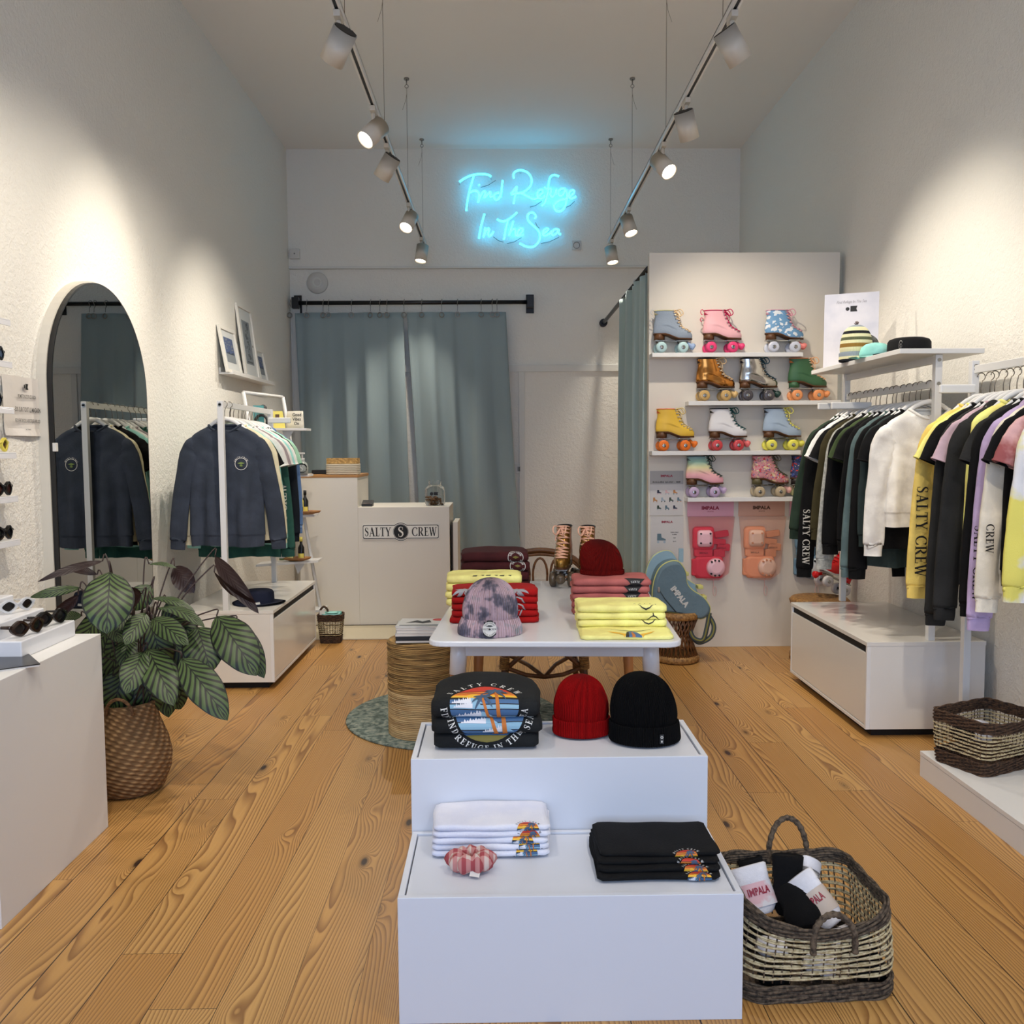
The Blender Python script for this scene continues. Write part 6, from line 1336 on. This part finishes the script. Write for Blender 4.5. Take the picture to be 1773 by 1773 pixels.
# ================================================================== woven baskets
SEA = mat('seagrass_dark', (104, 88, 70), .9, var=(90, (52, 42, 32), .4, .62)); SEAB = mat('seagrass_brown', (92, 66, 46), .9, var=(90, (44, 30, 20), .4, .62)); RAF = mat('raffia_cream', (204, 190, 152), .85, var=(90, (158, 138, 98), .4, .65))
def basket(label, x, y, z, w0, d0, w1, d1, h, rz, bands, dipf=0, dipb=0, r=.05, handles=(), dark=SEA, posts=60, rope=.0052, n=90, tw=5.5, lr=.68):
    """w0,d0 half sizes at the base; w1,d1 half sizes at the rim"""
    t = thing('woven_basket', label, 'basket', (x, y, z), rz)
    def pt(u, v, o=0):   # u around 0..1, v height 0..1
        W, D_ = w0+(w1-w0)*v, d0+(d1-d0)*v; R = rr[int(u*len(rr)) % len(rr)]
        px, py = R[0]*(W+o), R[1]*(D_+o)
        dip = (dipf if py < 0 else dipb)*v*v*max(0, 1-(px/W)**2)*min(1, abs(py)/D_)**2
        bul = 1+.03*sin(pi*v)
        return Vector((px*bul, py*bul-(.02*v*max(0, 1-(px/W)**2) if py < 0 and dipf else 0), h*v-dip))
    base = rrect(1, 1, r/w0, 8); L = []; per = 0
    for i in range(len(base)): a, b_ = base[i], base[(i+1) % len(base)]; L.append(sqrt((a[0]-b_[0])**2+(a[1]-b_[1])**2)); per += L[-1]
    rr = []; NN = n*3
    for k in range(NN):
        s_ = per*k/NN; i = 0
        while s_ > L[i]: s_ -= L[i]; i += 1
        a, b_ = base[i], base[(i+1) % len(base)]; q = s_/L[i]; rr.append((a[0]+(b_[0]-a[0])*q, a[1]+(b_[1]-a[1])*q))
    def rope_ring(m, v, rad, mi=0, ph=0):
        for st in (0, pi):
            P = []
            for k in range(NN):
                u = k/NN; a = u*NN/tw+st+ph; P.append(pt(u, v, rad*.62*cos(a))+Vector((0, 0, rad*.62*sin(a))))
            m.tube(P, rad*.72, 5, closed=True)
    md, ml = MB(), MB()
    nrow = 0; dz = rope*1.85/h
    for v0, v1, kind in bands:
        if kind == 'solid':
            v = v0
            while v <= v1+1e-6: rope_ring(md, v, rope, ph=nrow); v += dz; nrow += 1
        else:
            k = kind; 
            for i in range(k): rope_ring(ml, v0+(v1-v0)*(i+.5)/k, rope*lr, ph=i*2)
    md.build('dark_weave', dark, t)
    if ml.v: ml.build('cream_rows', RAF, t)
    m = MB(); va = [b_ for b_ in bands if b_[2] != 'solid']
    if va:
        for k in range(posts): u = (k+.5)/posts; m.tube([pt(u+.004*sin(k), va[0][0]-.02+(va[-1][1]-va[0][0]+.04)*j/5, -.001+.002*(j % 2)) for j in range(6)], .0022, 4)
        m.build('upright_strands', dark, t)
    m = MB(); m.loft([[tuple(pt(k/40, .03)) for k in range(40)]], (True, False)) if 0 else m.add([tuple(pt(k/40, .03)) for k in range(40)], [tuple(range(40))]); m.build('base', dark, t)
    for hx, hy, hw, hh, lean, dz_ in handles:
        hb = h+dz_; P = smooth_path([(hx-hw, hy, hb-.045), (hx-hw*.95, hy+lean*.2, hb+.01), (hx-hw*.6, hy+lean*.7, hb+hh*.75), (hx, hy+lean, hb+hh), (hx+hw*.6, hy+lean*.7, hb+hh*.75), (hx+hw*.95, hy+lean*.2, hb+.01), (hx+hw, hy, hb-.045)], 8)
        m = MB(); m.tube(P, [.0085+.0012*sin(i*1.9) for i in range(len(P))], 8); m.build('handle', dark, t)
    return t
basket('large open-weave seagrass basket of socks on the floor right of the plinths', .826, 2.388, 0, .208, .165, .188, .172, .262, radians(2), (('0', 0, 0),)[:0] or ((.015, .20, 'solid'), (.25, .84, 8), (.86, 1.0, 'solid')), dipf=.055, dipb=.01, r=.07, handles=((.03, .172, .058, .085, .01, 0), (.02, -.195, .055, .055, .01, -.07)), rope=.0056, lr=.72)
basket('square brown and cream woven basket standing on the low platform', 2.045, 3.655, .112, .162, .12, .175, .13, .225, radians(25), ((.02, .26, 'solid'), (.30, .78, 7), (.82, 1.0, 'solid')), r=.035, dark=SEAB, rope=.0052, dipf=.01)
basket('small striped handled basket with mint cloths in front of the sales counter', -1.285, 6.665, 0, .072, .06, .092, .078, .215, 0, ((.02, .22, 'solid'), (.26, .80, 8), (.80, 1.0, 'solid')), r=.03, dark=SEAB, rope=.0046, handles=((-.06, .05, .03, .045, .0, 0),), n=60, posts=30)
t = thing('folded_cloths', 'mint cloths piled in the small striped basket', 'cloth', (-1.275, 6.66, .19))
m = MB()
for k in range(3): softbox(m, .075-.004*k, .058, .012*k, .012*k+.011, .02)
m.lathe([(.05, .035), (.03, .040), (0, .041)], 20, sy=.8); m.build('cloths', FC['mint'], t)
t = thing('basket_tag', 'small white card leaning in the little striped basket', 'card', (-1.34, 6.62, .20), .3); MB().bx(-.02, .02, -.002, .002, 0, .05).build('card', PAPER, t)
# socks
def sock(label, x, y, z, M_, colr, w=.04, L=.15, art=None, cat='socks', name='sock_pair', foot=True):
    t = thing(name, label, cat, (x, y, z)); t.rotation_euler = M_
    m = MB(); P = smooth_path([(0, 0, 0), (0, 0, L*.35), (0, 0, L*.7), (0, .0, L)], 5); m.tube(P, [w*(.55+.45*min(1, i/3)) if i < 4 else w*(1-.04*sin(i)) for i in range(len(P))], 18, sq=.55, nrm=(0, 1, 0)); m.build('sock_body', colr, t)
    m = MB(); m.loft([[(w*k_*cos(2*pi*k/18), w*.55*k_*sin(2*pi*k/18), L-dz) for k in range(18)] for k_, dz in ((1.05, .03), (1.12, .0), (1.0, -.004), (.8, .006))], (False, False)); m.build('sock_cuff', colr, t)
    if art: art(t)
    return t
SW = fab('sock_white', (222, 220, 224)); SB = fab('sock_black', (8, 8, 9))
def band_art(col, txt, z0, z1, w, tcol):
    def go(t):
        m = MB(); m.loft([[((w+.002)*cos(a), -(w*.55+.002)*sin(a), zz) for a in [pi*(-.05+1.1*k/14) for k in range(15)]] for zz in (z0, (z0+z1)/2, z1)], (False, False), closed=False); m.build('paper_sleeve', col, t)
        m = MB(); s_ = sans(txt, (z1-z0)*.3, .03); k = w*1.3/textw(s_); m.flat(([(x*k, y) for x, y in s_[0]], s_[1]), lambda u, v: (u, -(w*.55+.0035)*sqrt(max(0, 1-(u/(w+.003))**2)), (z0+z1)/2+v)); m.build('lettering', tcol, t)
    return go
IR = mat('impala_red', (150, 26, 50), .5)
sock('white socks in a pink and white paper sleeve, left in the sock basket', .745, 2.45, .115, (radians(-32), radians(-8), radians(12)), SW, w=.052, L=.13, art=band_art(mat('sleeve_pink', (222, 178, 182), .5, var=(14, (226, 222, 224), .45, .55)), 'IMPALA', .02, .085, .052, IR))
sock('black sock pair standing upright in the middle of the sock basket', .82, 2.47, .10, (radians(-12), radians(4), 0), SB, w=.042, L=.165)
sock('black socks lying at the front of the sock basket', .845, 2.375, .115, (radians(-55), radians(-20), radians(-10)), SB, w=.05, L=.12)
sock('white socks in a beige paper sleeve, right in the sock basket', .925, 2.38, .12, (radians(-40), radians(-38), 0), SW, w=.042, L=.15, art=band_art(mat('sleeve_beige', (202, 186, 172), .5), 'IMPALA', .03, .10, .042, IR))
sock('white socks with grey lettering at the back right of the sock basket', .885, 2.49, .13, (radians(-28), radians(35), radians(20)), SW, w=.034, L=.12, art=band_art(mat('sleeve_grey', (120, 118, 122), .5), 'IMPALA', .06, .09, .034, PW))
sock('black sock pair poking up at the back left of the sock basket', .765, 2.52, .10, (radians(-10), radians(-14), 0), SB, w=.034, L=.14)
for k in range(9):
    r_ = random.Random(k+90); sock('rolled socks low in the sock basket, %s row, %s' % (('front', 'middle', 'back')[k//3], ('left', 'centre', 'right')[k % 3]), .70+.125*(k % 3)+r_.uniform(-.01, .01), 2.31+.075*(k//3), .028+.03*(k % 2), (radians(86), 0, radians(r_.uniform(50, 120))), (SB, SW, SB)[(k+k//3) % 3], w=.038, L=.075)
t = thing('white_ball_socks', 'white and black rolled socks showing inside the brown platform basket', 'socks', (2.03, 3.68, .20)); m = MB(); m.lathe([(0, .09), (.035, .08), (.055, .05), (.05, .01), (0, 0)], 24); m.build('white_roll', SW, t); m = MB(); m.lathe([(0, .075), (.03, .068), (.05, .04), (.04, .01), (0, 0)], 24, M=TR((-.075, -.01, 0))); m.build('black_roll', SB, t)
# scrunchie
GING = mat('gingham', (176, 92, 92), .8); tt = NT(GING); sp = tt.n('ShaderNodeSeparateXYZ'); tt.l(tt.obj(), sp.inputs[0])
f1 = tt.math('LESS_THAN', tt.math('FRACT', tt.math('MULTIPLY', sp.outputs[0], 42)), .5); f2 = tt.math('LESS_THAN', tt.math('FRACT', tt.math('MULTIPLY', sp.outputs[1], 42)), .5)
tt.l(tt.ramp(tt.math('MULTIPLY', tt.math('ADD', f1, f2), .5), [(0, rgb((206, 184, 172))), (.5, rgb((190, 128, 122))), (1, rgb((160, 66, 70)))]), tt.b.inputs[0])
t = thing('scrunchie', 'red and white gingham scrunchie in front of the white tees', 'scrunchie', (-.084, 2.305, .33))
m = MB(); n = 72; R = []
for k in range(n):
    a = 2*pi*k/n; w_ = .024+.004*sin(9*a)+.002*sin(15*a+1); cx = .038+.003*sin(5*a)
    R.append([((cx+w_*cos(q)*(1+.15*sin(9*a+q*3)))*cos(a), (cx+w_*cos(q))*sin(a)*.72, .026+w_*sin(q)*1.0) for q in [2*pi*j/14 for j in range(14)]])
m.loft(R, loop=True); m.build('ruffle', GING, t)
m = MB(); m.add([(-.004, -.045, .003), (.022, -.052, .002), (.026, -.036, .012), (.0, -.03, .014)], [(0, 1, 2, 3)]); m.build('price_tag', PAPER, t)
# ================================================================== plant
def leaf_mat():
    m = mat('calathea_leaf', (70, 92, 54), .45, specular_ior_level=.35); t = NT(m); uv = t.n('ShaderNodeTexCoord').outputs['UV']; sp = t.n('ShaderNodeSeparateXYZ'); t.l(uv, sp.inputs[0]); u, v = sp.outputs[0], sp.outputs[1]
    au = t.math('ABSOLUTE', u); w = t.math('ADD', t.math('MULTIPLY', v, 9.0), t.math('ADD', t.math('MULTIPLY', au, -3.6), t.math('MULTIPLY', t.math('MULTIPLY', au, au), 1.1)))
    f = t.math('ABSOLUTE', t.math('SUBTRACT', t.math('FRACT', w), .5))
    st = t.ramp(f, [(0, (0, 0, 0, 1)), (.22, (0, 0, 0, 1)), (.36, (1, 1, 1, 1)), (1, (1, 1, 1, 1))])
    mid = t.math('LESS_THAN', au, .03); ed = t.math('GREATER_THAN', au, .93); sm = t.math('MAXIMUM', st, t.math('MAXIMUM', mid, ed))
    n = t.noise(t.obj(), 9, 2); c0 = t.mix(n, rgb((80, 100, 52)), rgb((54, 74, 38)))
    cf = t.mix(sm, c0, rgb((10, 16, 10)))
    gm = t.n('ShaderNodeNewGeometry'); c = t.mix(gm.outputs['Backfacing'], cf, rgb((34, 14, 13))); t.l(c, t.b.inputs[0])
    t.bump(t.math('SUBTRACT', 1.0, f), .002, .5); return m
LEAF = leaf_mat(); STEM = mat('leaf_stem', (48, 30, 26), .5)
LV = [
((-1.560,3.55,0.968),(-1.518,3.40,0.749),0.156,'g'),
((-1.443,3.60,0.792),(-1.470,3.45,0.695),0.071,'g'),
((-1.438,3.65,0.758),(-1.241,3.50,0.680),0.079,'g'),
((-1.453,3.75,0.787),(-1.207,3.60,0.730),0.061,'p'),
((-1.494,3.80,0.821),(-1.296,3.75,0.766),0.050,'p'),
((-1.518,3.85,0.868),(-1.593,3.80,0.768),0.084,'g'),
((-1.459,3.60,0.871),(-1.545,3.50,0.853),0.087,'m'),
((-1.222,3.80,0.741),(-1.017,3.65,0.515),0.141,'g'),
((-1.164,3.86,0.701),(-1.012,3.75,0.479),0.087,'g'),
((-1.252,3.45,0.640),(-1.032,3.30,0.435),0.110,'g'),
((-1.290,3.75,0.704),(-1.204,3.65,0.533),0.143,'g'),
((-1.442,3.60,0.645),(-1.270,3.40,0.465),0.114,'g'),
((-1.441,3.55,0.644),(-1.452,3.40,0.514),0.092,'g'),
((-1.555,3.70,0.676),(-1.543,3.60,0.559),0.071,'d'),
((-1.627,3.70,0.737),(-1.548,3.60,0.672),0.058,'d'),
((-1.270,3.95,0.980),(-1.041,3.80,0.749),0.065,'m'),
((-1.259,3.90,0.917),(-1.050,3.80,0.797),0.034,'m'),
((-1.451,3.95,0.936),(-1.351,3.90,0.824),0.086,'m'),
((-1.542,3.90,0.954),(-1.423,3.90,0.935),0.031,'p'),
((-1.746,3.90,0.969),(-1.928,3.70,0.909),0.025,'m'),
((-1.754,3.70,0.883),(-1.910,3.60,0.860),0.035,'g'),
((-1.772,3.90,0.910),(-1.900,3.90,0.939),0.027,'m'),
((-1.762,3.70,0.850),(-1.851,3.65,0.768),0.045,'m'),
((-1.776,3.75,0.755),(-1.881,3.80,0.736),0.040,'d'),
((-1.568,3.80,0.710),(-1.666,3.75,0.532),0.113,'d'),
((-1.502,3.85,0.644),(-1.408,3.80,0.490),0.128,'d'),
((-1.643,3.80,0.656),(-1.683,3.75,0.438),0.100,'d'),
((-1.549,3.80,0.682),(-1.478,3.70,0.449),0.125,'d'),
((-1.465,3.85,0.740),(-1.309,3.80,0.653),0.087,'g'),
((-1.545,3.70,0.769),(-1.581,3.60,0.724),0.071,'g'),
]
plant = thing('calathea_plant', 'large striped calathea houseplant with maroon leaf undersides by the left counter', 'plant', (-1.60, 3.75, .36))
r2 = random.Random(5)
for k in range(34):
    a, b_ = r2.uniform(-.15, .15), r2.uniform(-.04, .12); q = Vector((-1.56+a, 3.76+b_, r2.uniform(.50, .80))); LV.append((tuple(q), tuple(q+Vector((a*.9, r2.uniform(-.06, .05), -r2.uniform(.16, .26)))), r2.uniform(.09, .13), 'd'))
ctr = Vector((-1.56, 3.76, .40)); PO = Vector((-1.60, 3.75, .36))
for i, (b0, t0, w, kd) in enumerate(LV):
    r_ = random.Random(i); B_, T_ = Vector(b0), Vector(t0); ax = T_-B_; L_ = ax.length
    toC = (Vector((0, 0, 1.45))-B_).normalized(); nrm = {'g': toC+Vector((0, 0, .25)), 'p': toC*.35+Vector((0, 0, 1)), 'm': -(toC+Vector((.1, 0, -.3))), 'd': toC+Vector((r_.uniform(-.4, .4), 0, .2))}[kd].normalized()
    nrm = (nrm-ax.normalized()*nrm.dot(ax.normalized())).normalized(); sd = ax.normalized().cross(nrm)
    m = MB(); m.uv = []; nu, nv = 8, 18; hw = w/2*(1.22 if kd != 'm' else 1.1); fs = []; vs = []
    if kd == 'm' and w < .045: nrm, sd = (nrm+sd*.8).normalized(), (sd-nrm*.8).normalized(); hw *= 1.3
    for j in range(nv+1):
        v = j/nv; prof = (sin(pi*min(1, v*1.02))**.62) if v < .5 else (sin(pi*v)**.72 if v < .985 else .0)
        sagv = .10*L_*sin(pi*v); mid = B_+ax*v+nrm*sagv*(1 if kd != 'm' else -1)
        for k in range(nu+1):
            u = -1+2*k/nu; hwv = hw*prof
            p = mid+sd*u*hwv+nrm*(abs(u)*hwv*.22-.25*hwv*u*u+.035*hw*sin(v*26+u*2)*abs(u))
            vs.append(tuple(p-PO)); m.uv.append((u, v))
    for j in range(nv):
        for k in range(nu): a = j*(nu+1)+k; fs.append((a, a+1, a+nu+2, a+nu+1))
    # face order so that the leaf front looks along its normal
    va, vb, vc = Vector(vs[fs[60][0]]), Vector(vs[fs[60][1]]), Vector(vs[fs[60][2]])
    if (vb-va).cross(vc-va).dot(nrm) < 0: fs = [tuple(reversed(f)) for f in fs]
    m.add(vs, fs, 0, True); m.build('leaf', LEAF, plant)
    m = MB(); d_ = (B_-ctr); hz = max(.04, .35*abs(d_.x)+.05)
    m.tube([p-PO for p in smooth_path([ctr+Vector((r_.uniform(-.05, .05), r_.uniform(-.05, .05), -.06)), ctr.lerp(B_, .45)+Vector((0, 0, hz*.7)), B_-ax.normalized()*.02+Vector((0, 0, .012)), B_], 5)], .0032, 6); m.build('stem', STEM, plant)
BW = straw_mat('plant_basket', (134, 98, 62), (70, 46, 28), (90, 90, 150), .006)
def wov():
    m = mat('woven_diamond', (148, 108, 66), .85); t = NT(m); oc = t.obj(); sp = t.n('ShaderNodeSeparateXYZ'); t.l(oc, sp.inputs[0])
    ang = t.math('ARCTAN2', sp.outputs[1], sp.outputs[0]); a = t.math('MULTIPLY', ang, 19.0); z = t.math('MULTIPLY', sp.outputs[2], 330.0)
    s1 = t.math('SINE', t.math('ADD', a, z)); s2 = t.math('SINE', t.math('SUBTRACT', a, t.math('MULTIPLY', z, .35))); h = t.math('ADD', t.math('MULTIPLY', s1, .5), t.math('MULTIPLY', s2, .5))
    n = t.noise(oc, 30, 3); t.l(t.mix(t.math('MULTIPLY', n, .6), t.ramp(h, [(0, rgb((112, 82, 50))), (.6, rgb((172, 134, 88))), (1, rgb((198, 162, 112)))]), rgb((138, 104, 66))), t.b.inputs[0])
    t.bump(h, .004); return m
t = thing('plant_basket', 'round belly-shaped woven seagrass basket holding the calathea', 'basket', (-1.60, 3.75, 0))
m = MB(); m.lathe([(0, .002), (.115, 0), (.145, .02), (.172, .09), (.178, .15), (.165, .22), (.135, .30), (.118, .36), (.12, .39), (.112, .39), (.108, .34), (0, .33)], 56); m.build('basket_body', wov(), t)
m = MB(); m.tube([(.02+.055*cos(a), -.118-.012*sin(a), .36+.07*sin(a)) for a in [pi*k/14 for k in range(15)]], .007, 8); m.build('handle', BW, t)
